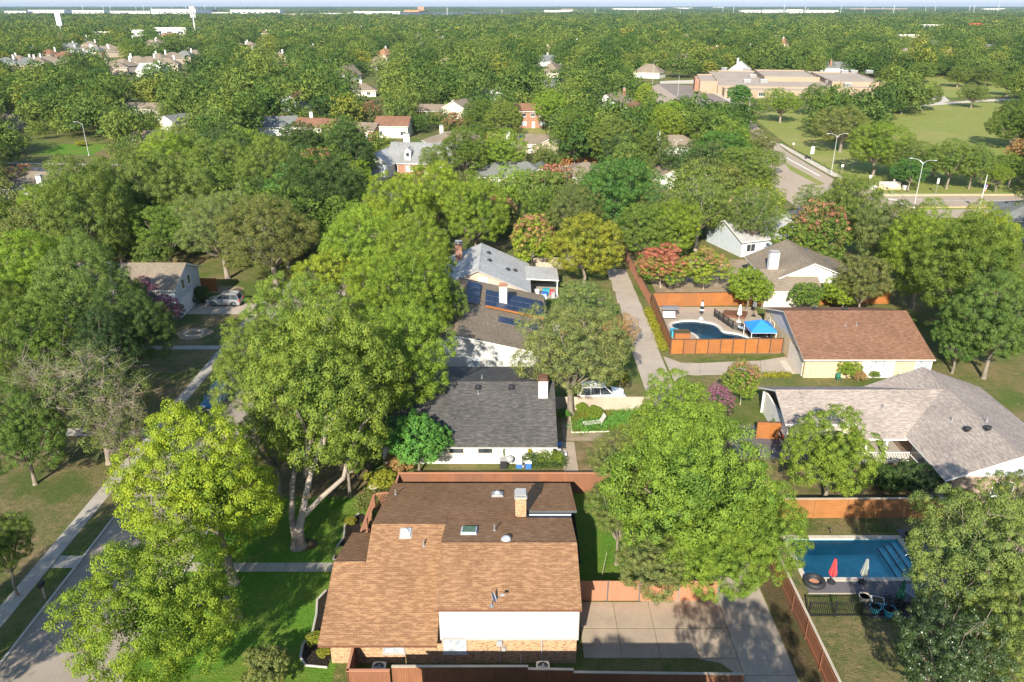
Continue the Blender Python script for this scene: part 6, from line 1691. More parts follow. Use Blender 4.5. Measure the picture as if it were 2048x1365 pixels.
for i, (x, y, z) in enumerate(UNITS):
    if units is None:
        U = thing('rooftop_unit', '', 'rooftop unit', (x, y, z), 'rooftop units on the school')
        m = MB(); m.box(-1.7, 1.7, -1.1, 1.1, 0, 1.4, 'galvanised'); m.box(-1.75, 1.75, -1.15, 1.15, 1.4, 1.5, 'steel_far'); m.build('cabinet', U, False)
        m = MB(); m.lathe([(.6, 1.5), (.6, 1.75), (.5, 1.75)], 'trim_grey', -.8, 0, 10); m.build('fan', U, False)
        units = U
    else:
        U = copy_tree(units); U.location = (x, y, z)
    U['label'] = 'grey air unit %s of the school, %s' % (rowl[i % 6], ['nearest the left', 'mid-way along', 'nearest the right'][i // 6])
# ------------------------------------------------------------------ leafy crowns
def leaf_mesh(name, cen, out, size, mat, tint, rng, up=.45, rnd=.75, aspect=.62):
    n = len(cen)
    nr = out + np.array([0, 0, up]) + rng.normal(0, rnd, (n, 3))
    nr /= np.linalg.norm(nr, axis=1)[:, None] + 1e-9
    t = np.cross(nr, rng.normal(0, 1, (n, 3))); t /= np.linalg.norm(t, axis=1)[:, None] + 1e-9
    b = np.cross(nr, t)
    s = size[:, None]
    v = np.empty((n, 4, 3))
    v[:, 0] = cen - t * s * .5; v[:, 1] = cen - b * s * aspect * .5 + nr * s * .1; v[:, 2] = cen + t * s * .5; v[:, 3] = cen + b * s * aspect * .5 + nr * s * .1
    me = bpy.data.meshes.new(name)
    me.vertices.add(n * 4); me.vertices.foreach_set('co', v.reshape(-1).astype(np.float32))
    me.loops.add(n * 4); me.loops.foreach_set('vertex_index', np.arange(n * 4, dtype=np.int32))
    me.polygons.add(n); me.polygons.foreach_set('loop_start', np.arange(0, n * 4, 4, dtype=np.int32)); me.polygons.foreach_set('loop_total', np.full(n, 4, dtype=np.int32))
    me.update(calc_edges=True)
    ca = me.color_attributes.new('tint', 'FLOAT_COLOR', 'POINT')
    c = np.ones((n, 4, 4), np.float32); c[:, :, :3] = tint[:, None, :]
    ca.data.foreach_set('color', c.reshape(-1))
    me.materials.append(M[mat])
    return me
def unit(rng, n, zmin=-1.0):
    v = rng.normal(0, 1, (int(n * 3) + 20, 3)); v /= np.linalg.norm(v, axis=1)[:, None]
    v = v[v[:, 2] > zmin]
    return v[:n]
def crown(name, seed, R, RV, lobes, clumps, leaves, leaf, mat='leaf', shape='dome', bloom=0.0, tuft=.7, lob_r=.40, droop=0.0):
    """crown centred on the origin: lobes on the boughs, leafy clumps on each lobe, leaves in each clump"""
    rng = np.random.default_rng(seed)
    d = []
    ga = math.pi * (3 - math.sqrt(5))
    for i in range(lobes):
        z = 1 - (i + .5) / lobes * (1.75 if shape != 'flat' else 1.55)
        z = max(z, -.8); r = math.sqrt(max(0, 1 - z * z)); a = i * ga + rng.uniform(-.35, .35)
        d.append((r * math.cos(a), r * math.sin(a), z))
    d = np.array(d); rad = rng.uniform(.56, .90, lobes)
    lc = d * np.array([R, R, RV]) * rad[:, None]
    if shape == 'cone':
        lc[:, :2] *= np.clip(.95 - .55 * lc[:, 2:3] / RV, .2, 1.4)
    C_, O_, S_, T_ = [], [], [], []
    lr = R * lob_r * rng.uniform(.62, 1.25, lobes)
    if shape == 'cone': lr *= np.clip(1.0 - .35 * lc[:, 2] / RV, .5, 1.2)
    # tufts: placed over the lobes with gaps left between them
    tr = tuft
    cand, cdir, ctr = [], [], []
    for i in range(lobes):
        outw = lc[i] / (np.linalg.norm(lc[i]) + 1e-6)
        dirs = unit(rng, clumps * 3)
        w = dirs @ outw * .8 + dirs[:, 2] * .3 + rng.normal(0, .3, len(dirs))
        dirs = dirs[w > -.15][:clumps * 2]
        cc = lc[i] + dirs * lr[i] * rng.uniform(.80, 1.10, (len(dirs), 1)) * np.array([1, 1, .85])
        keep = np.ones(len(cc), bool)
        for j in range(lobes):
            if j != i:
                keep &= np.linalg.norm(cc - lc[j], axis=1) > lr[j] * .72
        cand.append(cc[keep]); cdir.append(dirs[keep])
    cand = np.concatenate(cand); cdir = np.concatenate(cdir)
    order = rng.permutation(len(cand)); got = np.empty((0, 3)); gi = []
    for q in order:
        if len(gi) and np.min(np.sum((got - cand[q]) ** 2, 1)) < (tr * 1.12) ** 2: continue
        got = np.vstack([got, cand[q]]); gi.append(q)
    cc = got; dirs = cdir[gi]; m = len(cc); k = leaves
    cs = tr * rng.uniform(.70, 1.35, m)
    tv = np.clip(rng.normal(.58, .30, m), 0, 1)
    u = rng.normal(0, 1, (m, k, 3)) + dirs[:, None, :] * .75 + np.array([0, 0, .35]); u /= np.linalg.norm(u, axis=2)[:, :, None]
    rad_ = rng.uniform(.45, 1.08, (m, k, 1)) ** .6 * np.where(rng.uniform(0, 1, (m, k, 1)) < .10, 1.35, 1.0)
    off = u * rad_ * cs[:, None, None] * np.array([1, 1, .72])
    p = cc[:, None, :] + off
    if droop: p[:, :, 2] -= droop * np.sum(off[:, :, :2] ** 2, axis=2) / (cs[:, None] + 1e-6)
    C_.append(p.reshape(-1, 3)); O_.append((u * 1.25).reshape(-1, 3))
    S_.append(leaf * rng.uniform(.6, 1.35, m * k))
    t = np.empty((m, k, 3)); t[:, :, 0] = np.clip(tv[:, None] * (.55 + .45 * rad_[:, :, 0]), 0, 1); t[:, :, 1] = rng.uniform(0, 1, (m, k))  # tint darkens towards each tuft's heart, shade put into the leaf colour
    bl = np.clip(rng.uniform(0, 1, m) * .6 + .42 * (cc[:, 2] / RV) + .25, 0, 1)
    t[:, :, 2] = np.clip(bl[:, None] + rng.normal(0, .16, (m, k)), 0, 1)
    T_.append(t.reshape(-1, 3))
    # sparse inner leaves so that a crown has no empty heart, tinted dark as shade
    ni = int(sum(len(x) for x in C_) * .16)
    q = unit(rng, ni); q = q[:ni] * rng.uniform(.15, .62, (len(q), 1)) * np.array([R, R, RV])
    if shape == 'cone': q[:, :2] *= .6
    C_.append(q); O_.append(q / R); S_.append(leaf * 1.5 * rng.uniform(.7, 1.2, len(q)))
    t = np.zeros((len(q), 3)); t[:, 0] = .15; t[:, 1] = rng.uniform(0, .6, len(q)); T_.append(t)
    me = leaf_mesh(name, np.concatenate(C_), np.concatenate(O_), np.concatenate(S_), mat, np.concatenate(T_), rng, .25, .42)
    return me, lc
def trunk_mesh(name, seed, R, RV, hc, lc, r0, mat='bark', split=.42, lean=0.0, twigs=0, tw_mat=None):
    """trunk from the ground (z = 0) that forks into boughs running to the lobes of the crown centred at height hc"""
    rng = random.Random(seed); m = MB()
    zs = hc * split; j = Vector((rng.uniform(-.2, .2), rng.uniform(-.2, .2), zs))
    b = Vector((0, 0, 0)); mid_ = Vector((rng.uniform(-.12, .12), rng.uniform(-.12, .12), zs * .5))
    m.tube((0, 0, -.1), (0, 0, .25), r0 * 1.7, r0 * 1.15, mat, 9); m.tube((0, 0, .25), mid_, r0 * 1.15, r0 * .92, mat, 9); m.tube(mid_, j, r0 * .92, r0 * .82, mat, 9)
    for k, c in enumerate(lc):
        t = Vector((c[0], c[1], c[2] + hc)) 
        if t.z < zs + .4: t.z = zs + .4
        a = j.lerp(t, .4) + Vector((rng.uniform(-.3, .3), rng.uniform(-.3, .3), -.25 * abs(t.z - j.z) * .3)) * (R / 6)
        c2 = j.lerp(t, .75) + Vector((rng.uniform(-.3, .3), rng.uniform(-.3, .3), .1)) * (R / 6)
        rr = r0 * rng.uniform(.34, .55)
        m.path([j, a, c2, t], [rr, rr * .68, rr * .4, rr * .15], mat, 6)
        for q in range(3 + twigs):
            s = rng.uniform(.3, 1.0); p = c2.lerp(t, s); e = p + Vector((rng.gauss(0, 1), rng.gauss(0, 1), rng.gauss(.25, .7))) * R * .16
            m.tube(p, e, rr * .16, rr * .05, tw_mat or mat, 4)
            if twigs:
                for _ in range(3):
                    e2 = e + Vector((rng.gauss(0, 1), rng.gauss(0, 1), rng.gauss(.3, .7))) * R * .10
                    m.tube(e, e2, rr * .08, rr * .03, tw_mat or mat, 3)
    return m.mesh(name, (0, 0, 0), False)
KIND = {}
def kind(key, R, RV, hc, lobes, clumps, leaves, leaf, seeds, r0, mat='leaf', bark='bark', shape='dome', twigs=0, tw=None, lod=False, **kw):
    L = []
    for s in seeds:
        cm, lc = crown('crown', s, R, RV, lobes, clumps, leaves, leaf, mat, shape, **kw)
        L.append((cm, trunk_mesh('trunk', s, R, RV, hc, lc if not lod else lc[::2], r0, bark, .42, 0, twigs, tw)))
    KIND[key] = (R, RV, hc, L)
kind('A', 6.0, 5.0, 7.5, 24, 26, 165, .155, (1, 2, 3, 4), .30, lob_r=.36, tuft=.62)
kind('A2', 4.2, 3.6, 4.8, 22, 26, 130, .14, (7,), .2, lob_r=.40, tuft=.46)
kind('D', 6.5, 4.0, 6.5, 28, 26, 150, .14, (11, 12), .36, shape='flat', lob_r=.28, tuft=.62)
kind('D2', 6.0, 4.4, 6.6, 28, 26, 150, .14, (13, 14), .38, shape='flat', lob_r=.31, tuft=.62)
kind('B', 4.0, 3.6, 5.2, 20, 26, 120, .145, (21, 22), .22, lob_r=.38, tuft=.5)
kind('B2', 2.4, 2.1, 2.6, 14, 22, 70, .17, (26,), .12, tuft=.34)
kind('E', 4.6, 5.6, 6.8, 28, 26, 95, .20, (31,), .25, shape='cone', lob_r=.38, tuft=.55)
kind('E2', 3.0, 2.6, 3.6, 18, 24, 90, .19, (33,), .14, droop=.45, lob_r=.38, tuft=.45)
kind('SB', 3.4, 2.8, 3.4, 20, 12, 60, .15, (41, 42), .10, bark='bark_pale', twigs=5, lob_r=.28, tuft=.42)
kind('S', 6.0, 5.0, 7.0, 24, 9, 80, .19, (44, 45), .30, bark='bark', twigs=14, tw='bark_pale', lob_r=.28, tuft=.66)
kind('W', 5.5, 5.0, 7.0, 24, 20, 95, .17, (47, 48), .34, bark='bark_pale', droop=.7, lob_r=.34, twigs=2, tuft=.6)
kind('CP', 2.6, 2.3, 3.1, 18, 24, 70, .14, (51,), .07, mat='leaf_pink', bark='bark_pale', lob_r=.38, tuft=.34)
kind('CV', 2.6, 2.3, 3.1, 18, 24, 70, .14, (53,), .07, mat='leaf_purple', bark='bark_pale', lob_r=.38, tuft=.34)
kind('CR', 2.6, 2.3, 3.1, 18, 24, 70, .14, (55,), .07, mat='leaf_rose', bark='bark_pale', lob_r=.38, tuft=.34)
KIND['CV2'] = KIND['CV']
kind('AG', 5.6, 4.6, 5.2, 24, 26, 120, .18, (61,), .30, mat='leaf_gloss', lob_r=.36, tuft=.6)
kind('G', 5.6, 4.8, 7.0, 20, 16, 42, .36, (71, 72, 73, 74), .30, lod=True, lob_r=.38, tuft=.85)
kind('GO', 6.2, 4.0, 6.4, 22, 16, 42, .34, (75, 76), .34, lod=True, shape='flat', lob_r=.32, tuft=.85)
kind('GC', 4.2, 5.4, 6.8, 18, 16, 42, .34, (77,), .24, lod=True, shape='cone', lob_r=.38, tuft=.75)
kind('GP', 3.0, 2.6, 3.6, 12, 16, 34, .28, (78,), .1, mat='leaf_rose', lod=True, tuft=.5)

PALETTE = {'lime': (0.245, 0.335, 0.03), 'bright2': (0.165, 0.23, 0.04), 'lime2': (0.19, 0.268, 0.03), 'lime3': (0.225, 0.29, 0.035), 'bright': (0.185, 0.265, 0.035), 'green': (0.125, 0.185, 0.034), 'green2': (0.105, 0.175, 0.04), 'olive': (0.155, 0.18, 0.055), 'olive2': (0.145, 0.2, 0.045), 'olive3': (0.175, 0.205, 0.068), 'dark': (0.07, 0.115, 0.034), 'dark2': (0.055, 0.095, 0.032), 'grey': (0.175, 0.225, 0.06), 'grey2': (0.125, 0.155, 0.05), 'gold': (0.27, 0.275, 0.035), 'rust': (0.36, 0.23, 0.1), 'fresh': (0.115, 0.27, 0.05), 'fresh2': (0.085, 0.18, 0.04), 'maple': (0.168, 0.245, 0.034)}
TREES = [
    (-21.7, 46.1, 5.53, 7.0, 'A@-19.9@44.4', 'lime', 'tall yellow-lime tree overhanging the street left of the long lawn'),
    (-20.2, 34.7, 4.49, 6.5, 'A@-18.6@41.0', 'lime2', 'nearest lime green tree leaning over the bottom of the left street'),
    (-14.9, 56.2, 6.65, 9.5, 'A@-16.3@48.5', 'bright2', 'broad green ash with a forked pale trunk above the front lawn'),
    (-10.7, 64.7, 5.01, 8.5, 'A', 'bright', 'tree brushing the left eave of the black-roofed house'),
    (-23.2, 63.6, 4.15, 8.0, 'A', 'bright2', 'left lobe tree of the big group between the street and the white house'),
    (-20.6, 70.0, 5.10, 9.0, 'A', 'bright2', 'mid green tree between the silver car and the solar house'),
    (-11.1, 79.8, 5.17, 8.5, 'A', 'bright', 'bright tree pressed against the left side of the solar house'),
    (-19.6, 55.7, 3.27, 6.0, 'D', 'olive2', 'thin twiggy tree between the two lime trees and the forked ash'),
    (-13.6, 55.1, 3.01, 5.5, 'D', 'bright2', 'airy low crown above the forked pale trunk'),
    (-8.2, 58.7, 2.77, 3.4, 'E2', 'fresh', 'small fresh green compound-leaved tree at the left corner of the white brick wall'),
    (11.9, 43.3, 5.77, 8.5, 'A@12.7@45.5', 'maple', 'huge bright green maple between the driveway and the pool yard'),
    (15.7, 40.5, 3.17, 7.0, 'A+', 'maple', ''),
    (12.7, 40.0, 3.16, 6.2, 'A+', 'maple', ''),
    (12.3, 52.4, 4.04, 8.0, 'A', 'maple', 'upper crown of the maple group beside the alley lawn'),
    (7.7, 46.4, 2.21, 5.2, 'B', 'olive', 'olive live oak spreading from the side yard over the terracotta fence'),
    (8.9, 39.7, 2.21, 5.5, 'B+', 'olive', ''),
    (8.6, 52.4, 2.35, 5.5, 'B', 'olive', 'olive tree over the dry back yard of the white house'),
    (26.0, 54.4, 3.73, 4.6, 'A2', 'maple', 'round bright green tree in the back yard of the mauve-roofed house'),
    (5.9, 69.6, 5.57, 6.8, 'D2', 'olive3', 'grey-olive oak standing over the white van by the alley'),
    (9.0, 90.2, 4.32, 4.0, 'SB', 'grey', 'sparse grey-green shrubby tree between the silver-roofed house and the alley'),
    (12.7, 85.0, 2.24, 2.8, 'SB', 'rust', 'small brownish thicket beside the alley bend'),
    (21.7, 107.7, 4.19, 3.4, 'CP', 'bright', 'coral pink crape myrtle in the bare soil yard'),
    (27.8, 107.1, 3.59, 3.6, 'CR', 'lime3', 'yellow-green crape myrtle with rusty tips beside the pink one'),
    (10.6, 109.0, 4.77, 6.0, 'B', 'gold', 'yellow-green dense tree behind the patio cover'),
    (3.1, 115.7, 3.98, 5.0, 'CR', 'lime3', 'green tree with rosy tips behind the silver-roofed house'),
    (23.6, 71.5, 2.24, 3.0, 'CR', 'bright', 'tall pink-tipped crape myrtle on the driveway lawn'),
    (20.2, 67.6, 1.76, 2.6, 'CV', 'dark', 'purple crape myrtle behind the upper maple'),
    (31.7, 98.4, 2.93, 3.6, 'E2', 'bright', 'drooping bright green tree behind the cedar fence'),
    (44.0, 97.2, 2.51, 3.2, 'E2', 'bright', 'loose bright shrub tree beside the hip-roofed house'),
    (39.1, 97.3, 2.12, 2.6, 'B2', 'green', 'low green tree behind the orange fence near the brown roof'),
    (45.4, 95.3, 3.35, 5.5, 'B', 'olive', 'olive tree right of the hip-roofed house'),
    (55.6, 89.6, 6.51, 8.2, 'A', 'green', 'large green tree above the right-hand lawn'),
    (49.4, 79.0, 3.02, 5.0, 'A', 'green2', 'dense green tree beyond the end of the brown roof'),
    (52.2, 77.7, 4.93, 7.0, 'A', 'green2', 'dense green tree at the right edge beside the lawn'),
    (54.4, 99.2, 5.54, 8.0, 'A', 'bright', 'yellow-green topped tree near the blue house at the right edge'),
    (65.8, 106.1, 5.27, 7.0, 'A', 'lime3', 'yellow-green tree just below the flagpole'),
    (79.9, 128.9, 3.39, 3.4, 'CR', 'green', 'rosy crape myrtle at the foot of the flagpole'),
    (47.2, 116.3, 4.75, 6.0, 'CR', 'green', 'rusty-tipped tree left of the big right-hand grove'),
    (54.8, 124.5, 5.83, 7.5, 'A', 'olive2', 'bushy tree below the avenue crossing'),
    (55.5, 111.3, 5.14, 7.0, 'B', 'olive', 'olive tree inside the grove below the cross road'),
    (44.0, 115.7, 3.44, 5.0, 'B2', 'green', 'small green tree behind the hip roof'),
    (30.9, 126.5, 5.58, 8.0, 'W', 'olive2', 'arching crown on the left of the storm-broken trunk'),
    (39.3, 125.2, 5.38, 7.0, 'W', 'olive2', 'arching willow-like crown right of the split trunk'),
    (24.5, 128.2, 4.17, 7.0, 'W', 'olive2', 'smaller arching crown further left of the storm-broken trunk'),
    (17.9, 131.2, 7.47, 8.0, 'A', 'fresh2', 'deep green rounded tree in the centre of the picture'),
    (10.4, 126.5, 5.10, 7.0, 'D', 'olive', 'olive tree left of the deep green central tree'),
    (20.6, 117.8, 4.26, 6.0, 'B', 'green', 'green tree above the coral crape myrtle'),
    (25.5, 119.2, 4.31, 6.0, 'B', 'bright', 'bright tree behind the bare soil yard'),
    (8.4, 168.0, 3.88, 3.4, 'CP', 'green', 'vivid red-pink crape myrtle beside the sage-roofed house'),
    (-5.8, 120.8, 5.35, 8.0, 'A', 'bright', 'tree behind the chimney of the silver-roofed house'),
    (-13.1, 131.2, 5.94, 8.0, 'A', 'lime3', 'yellow-green tree below the dormer house'),
    (-18.2, 119.2, 5.83, 8.0, 'A', 'lime3', 'yellow-green tree right of the dark oak group'),
    (-18.8, 95.9, 5.61, 9.0, 'A', 'bright', 'bright tree at the centre-left of the leafy mass'),
    (-12.0, 92.7, 5.26, 9.0, 'A', 'bright', 'bright green tree left of the silver roof'),
    (-22.6, 90.9, 3.81, 7.0, 'B', 'lime3', 'low yellow-green tree by the brick mailbox'),
    (-8.2, 83.8, 2.86, 7.0, 'A', 'green', 'dark leaning tree on the left edge of the solar roof'),
    (-14.8, 86.2, 4.38, 8.0, 'A', 'bright', 'bright crown between the two big centre-left trees'),
    (-32.0, 129.0, 7.93, 8.5, 'A', 'dark', 'dark rounded oak in the centre-left mass'),
    (-34.4, 107.7, 6.96, 8.0, 'D2', 'olive', 'wide olive oak above the silver car'),
    (-42.9, 111.8, 6.24, 8.0, 'D2', 'olive3', 'olive oak directly behind the pale blue house'),
    (-55.6, 129.4, 7.12, 8.0, 'D2', 'olive2', 'olive oak behind the orange fence'),
    (-62.3, 126.8, 7.79, 9.0, 'A', 'olive2', 'broad green tree at the left behind the orange fence'),
    (-64.2, 115.2, 7.52, 9.0, 'A', 'olive2', 'broad tree at the left with a dry grey patch'),
    (-76.9, 126.5, 4.53, 7.0, 'A', 'bright', 'bright tree beside the tan-roofed house on the left'),
    (-53.7, 117.8, 4.26, 6.0, 'B', 'green', 'green tree directly above the orange fence'),
    (-61.8, 118.3, 4.04, 6.0, 'B', 'olive2', 'tree over the left end of the orange fence'),
    (-69.6, 157.8, 7.52, 9.0, 'A', 'bright', 'bright tree in the left middle distance'),
    (-56.7, 152.6, 7.29, 9.0, 'A', 'olive2', 'mid green tree in the left middle distance'),
    (-45.0, 145.3, 6.69, 9.0, 'A', 'olive2', 'grey-green tree left of the dark conical tree'),
    (-37.1, 178.4, 6.53, 8.0, 'E', 'dark', 'dark conical tree beside the white gabled garage'),
    (-47.8, 178.4, 6.20, 8.0, 'E', 'dark', 'dark upright tree left of the dark conical tree'),
    (-21.0, 117.0, 3.84, 7.0, 'B', 'lime3', 'small yellow crown in front of the dormer house trees'),
    (-57.3, 88.0, 5.64, 8.0, 'A', 'bright', 'big bright tree at the left edge above the dark group'),
    (-47.8, 81.1, 6.09, 8.0, 'A', 'olive2', 'large olive tree left of the purple crape myrtles'),
    (-47.1, 69.8, 4.64, 7.5, 'A', 'green', 'green tree at the left edge behind the dead-topped tree'),
    (-40.2, 75.5, 4.19, 7.0, 'A', 'dark', 'dark tree beside the stone ring lawn'),
    (-41.0, 70.9, 3.73, 6.5, 'A', 'dark2', 'dark shaded tree below the stone ring lawn'),
    (-56.1, 80.6, 3.32, 7.0, 'A', 'green', 'green tree cut by the left edge of the picture'),
    (-36.3, 60.2, 5.41, 7.0, 'S', 'grey2', 'half-dead tree with bare pale branches by the sidewalk'),
    (-41.1, 61.1, 3.30, 6.5, 'S', 'grey2', 'thin-crowned tree left of the half-dead tree'),
    (-33.0, 57.6, 2.53, 5.5, 'S', 'olive', 'ragged low crown beside the left sidewalk'),
    (-41.1, 56.9, 3.68, 5.4, 'A', 'green2', 'stout green tree at the left edge with a thick trunk'),
    (-34.6, 43.1, 2.09, 4.8, 'A', 'green', 'green tree cut off at the left edge beside the sidewalk'),
    (-32.8, 36.4, 1.79, 5.0, 'A', 'dark', 'dark tree at the lower left edge'),
    (-54.3, 99.3, 2.95, 3.8, 'CP', 'dark', 'pink crape myrtle nearest the orange fence'),
    (-48.0, 94.0, 2.69, 3.6, 'CV', 'dark', 'deep purple crape myrtle beside the pale blue house wall'),
    (-43.2, 90.7, 2.24, 3.0, 'CV2', 'dark', 'lilac crape myrtle at the garage corner of the pale blue house'),
    (26.9, 36.7, 3.92, 8.6, 'A', 'grey', 'pale green tree covering the right end of the rectangular pool'),
    (23.9, 32.2, 3.32, 5.5, 'AG', 'dark2', 'dark glossy magnolia in the bottom right corner'),
    (27.7, 32.9, 2.99, 7.0, 'A', 'grey', 'pale green tree at the right edge above the magnolia'),
    (32.6, 41.5, 2.49, 8.4, 'A', 'grey', 'tree at the right edge by the stone wall of the mauve-roofed house'),
    (35.7, 51.8, 1.27, 2.0, 'CR', 'dark', 'dark red shrub at the corner of the stone wall'),
    (93.7, 280.7, 8.31, 7.0, 'D', 'bright', 'spreading bright park tree with a pale forked trunk near the school'),
    (112.1, 299.7, 8.30, 6.5, 'D', 'olive2', 'olive park tree right of the pale forked trunk'),
    (91.9, 221.9, 9.13, 7.5, 'D', 'olive', 'large dark olive park tree beside the playing field'),
    (86.9, 188.4, 7.59, 7.5, 'A', 'bright', 'large bright park tree in front of the field'),
    (91.3, 182.2, 5.54, 6.0, 'D2', 'olive2', 'leaning park tree above the stone park sign'),
    (97.5, 174.4, 5.31, 6.5, 'A', 'olive2', 'round park tree with a clean trunk right of the tall street lamp'),
    (102.4, 174.1, 4.42, 6.0, 'A', 'olive2', 'park tree paired with the clean-trunked one'),
    (142.2, 226.9, 7.35, 7.5, 'A', 'green', 'park tree casting its shadow on the field at the right edge'),
    (106.1, 170.3, 2.83, 4.0, 'D', 'bright', 'thin bent park tree near the cross road at right'),
    (130.4, 202.2, 3.83, 4.0, 'B2', 'rust', 'brown-orange shrub at the right edge of the field'),
    (144.6, 311.5, 5.74, 6.0, 'B', 'green', 'park tree nearest the school end wall'),
    (146.9, 304.5, 6.00, 6.0, 'B', 'olive2', 'park tree along the service drive'),
    (159.9, 315.1, 6.58, 6.0, 'B', 'olive2', 'third park tree along the service drive'),
    (183.7, 323.8, 5.57, 5.5, 'D2', 'olive2', 'lone park tree on the service drive corner'),
    (222.8, 409.0, 5.97, 6.0, 'B', 'olive2', 'park tree on the far lawn, left one'),
    (240.1, 415.2, 6.57, 6.0, 'B', 'olive2', 'park tree on the far lawn, right one'),
    (223.9, 368.1, 7.19, 6.0, 'D', 'green', 'wide park tree on the far lawn at the right'),
    (192.2, 415.2, 7.07, 6.0, 'B', 'green', 'tree behind the right end of the school'),
    (215.1, 431.3, 7.86, 6.0, 'B', 'green', 'tree beyond the far lawn of the park'),
    (89.9, 320.0, 4.72, 5.5, 'B2', 'fresh2', 'compact dark green tree in front of the school entrance'),
    (55.2, 223.6, 6.42, 7.0, 'A', 'green', 'round dark green tree below the school car park'),
    (60.3, 196.1, 4.45, 6.0, 'A', 'olive', 'olive tree beside the avenue bend'),
    (48.4, 163.1, 5.71, 7.0, 'A', 'olive2', 'tree lining the hidden left side of the avenue'),
    (46.8, 178.1, 6.76, 7.5, 'A', 'fresh2', 'deep green tree among the corner houses'),
    (47.2, 240.4, 5.97, 7.0, 'A', 'bright', 'bright tree at the lower corner of the car park'),
    (51.5, 315.1, 4.65, 6.0, 'E', 'lime3', 'small bright conical tree right of the white gabled house'),
    (55.7, 144.5, 3.55, 4.5, 'SB', 'grey', 'sparse grey shrub tree at the avenue junction'),
    (43.7, 225.6, 5.91, 7.0, 'A', 'lime3', 'yellow-green tree above the corner houses'),
    (32.1, 184.4, 5.24, 7.0, 'A', 'green', 'green tree left of the white chimney house'),
    (64.8, 150.8, 2.92, 4.5, 'SB', 'grey2', 'sparse shrub tree below the twin-armed lamp'),
    (16.5, 209.1, 6.80, 8.0, 'A', 'green', 'green tree right of the far clearing'),
    (24.3, 192.6, 6.29, 8.0, 'A', 'olive2', 'olive tree right of the far clearing group'),
    (-1.6, 181.4, 5.50, 7.5, 'A', 'bright', 'bright tree beside the solar-panelled tan roof'),
    (-10.6, 178.4, 5.63, 8.0, 'A', 'green', 'green tree covering the grey roof behind the dormer house'),
    (-17.3, 177.2, 3.82, 6.0, 'D2', 'olive2', 'olive tree leaning over the dormer house roof'),
    (-74.4, 260.4, 2.11, 3.0, 'CP', 'green', 'red crape myrtle between the two far gabled houses'),
    (-47.5, 269.7, 4.35, 5.0, 'CR', 'olive', 'rust coloured tree beyond the dark conical tree'),
    (-17.1, 240.1, 4.19, 5.0, 'CR', 'olive', 'rusty tree beside the grey roofed chimney house'),
    (-2.1, 237.6, 5.61, 7.5, 'A', 'olive2', 'olive tree left of the far clearing'),
    (12.1, 257.8, 6.37, 8.0, 'A', 'bright', 'tree above the red brick two-storey house'),
    (-9.8, 247.3, 5.22, 7.0, 'A', 'green', 'dark tree near the far clearing'),
    (-53.9, 112.4, 2.62, 3.9, 'G', 'olive2', 'small grey-green rounded tree, fourth in front of the white dormer house'),
    (-70.7, 112.9, 4.22, 7.7, 'G', 'olive', 'mid-sized olive rounded tree, fourth in front of the left tan-roofed house'),
    (-84.7, 114.5, 4.43, 7.8, 'GO', 'olive2', 'mid-sized grey-green spreading tree in front of the left tan-roofed house'),
    (-13.3, 117.3, 3.31, 3.9, 'G', 'bright', 'small bright green rounded tree, third in front of the sage-roofed house'),
    (-35.2, 117.4, 5.85, 8.1, 'G', 'green', 'tall mid green rounded tree, fourth in front of the white dormer house'),
    (73.7, 118.0, 3.53, 4.9, 'G', 'green', 'small mid green rounded tree to the right of the hip-roofed house behind the pool'),
    (87.6, 118.1, 5.51, 7.7, 'G', 'olive2', 'tall grey-green rounded tree to the right of the hip-roofed house behind the pool'),
    (-79.4, 119.9, 4.25, 6.4, 'G', 'green', 'mid-sized mid green rounded tree, third in front of the left tan-roofed house'),
    (70.4, 120.1, 3.21, 3.6, 'G', 'olive', 'small olive rounded tree close to the right of the hip-roofed house behind the pool'),
    (-25.7, 120.9, 5.37, 6.2, 'GO', 'green', 'mid-sized mid green spreading tree, third in front of the white dormer house'),
    (-41.9, 121.1, 4.32, 7.8, 'G', 'olive2', 'mid-sized grey-green rounded tree, third in front of the white dormer house'),
    (64.6, 121.1, 3.40, 3.8, 'GO', 'fresh2', 'small deep green spreading tree to the right of the hip-roofed house behind the pool'),
    (-85.9, 121.1, 6.48, 6.3, 'G', 'green', 'tall mid green rounded tree, second in front of the left tan-roofed house'),
    (79.6, 122.8, 3.06, 3.9, 'GO', 'bright', 'small bright green spreading tree to the right of the hip-roofed house behind the pool'),
    (-71.4, 123.4, 6.06, 6.6, 'G', 'green', 'tall mid green rounded tree, fourth in front of the left tan-roofed house'),
    (92.0, 124.3, 6.41, 5.9, 'G', 'lime3', 'mid-sized yellow-green rounded tree to the right of the hip-roofed house behind the pool'),
    (-22.5, 125.9, 4.56, 5.8, 'G', 'olive3', 'mid-sized pale olive rounded tree, second in front of the white dormer house'),
    (-48.1, 126.0, 5.65, 5.6, 'G', 'lime3', 'mid-sized yellow-green rounded tree, second in front of the white dormer house'),
    (-37.8, 126.0, 3.18, 4.7, 'GO', 'dark', 'small dark green spreading tree, second in front of the white dormer house'),
    (-42.4, 126.4, 2.46, 4.8, 'GC', 'olive', 'small olive upright tree in front of the white dormer house'),
    (-68.6, 128.4, 2.57, 3.5, 'G', 'lime3', 'small yellow-green rounded tree, second in front of the left tan-roofed house'),
    (-91.6, 128.5, 4.79, 6.0, 'GC', 'green', 'mid-sized mid green upright tree in front of the left tan-roofed house'),
    (-86.2, 129.6, 4.93, 6.7, 'G', 'olive', 'mid-sized olive rounded tree, third in front of the left tan-roofed house'),
    (93.8, 129.8, 2.51, 4.4, 'G', 'olive', 'small olive rounded tree, second to the right of the hip-roofed house behind the pool'),
    (36.3, 130.3, 3.33, 4.6, 'GO', 'olive3', 'small pale olive spreading tree beyond the hip-roofed house behind the pool'),
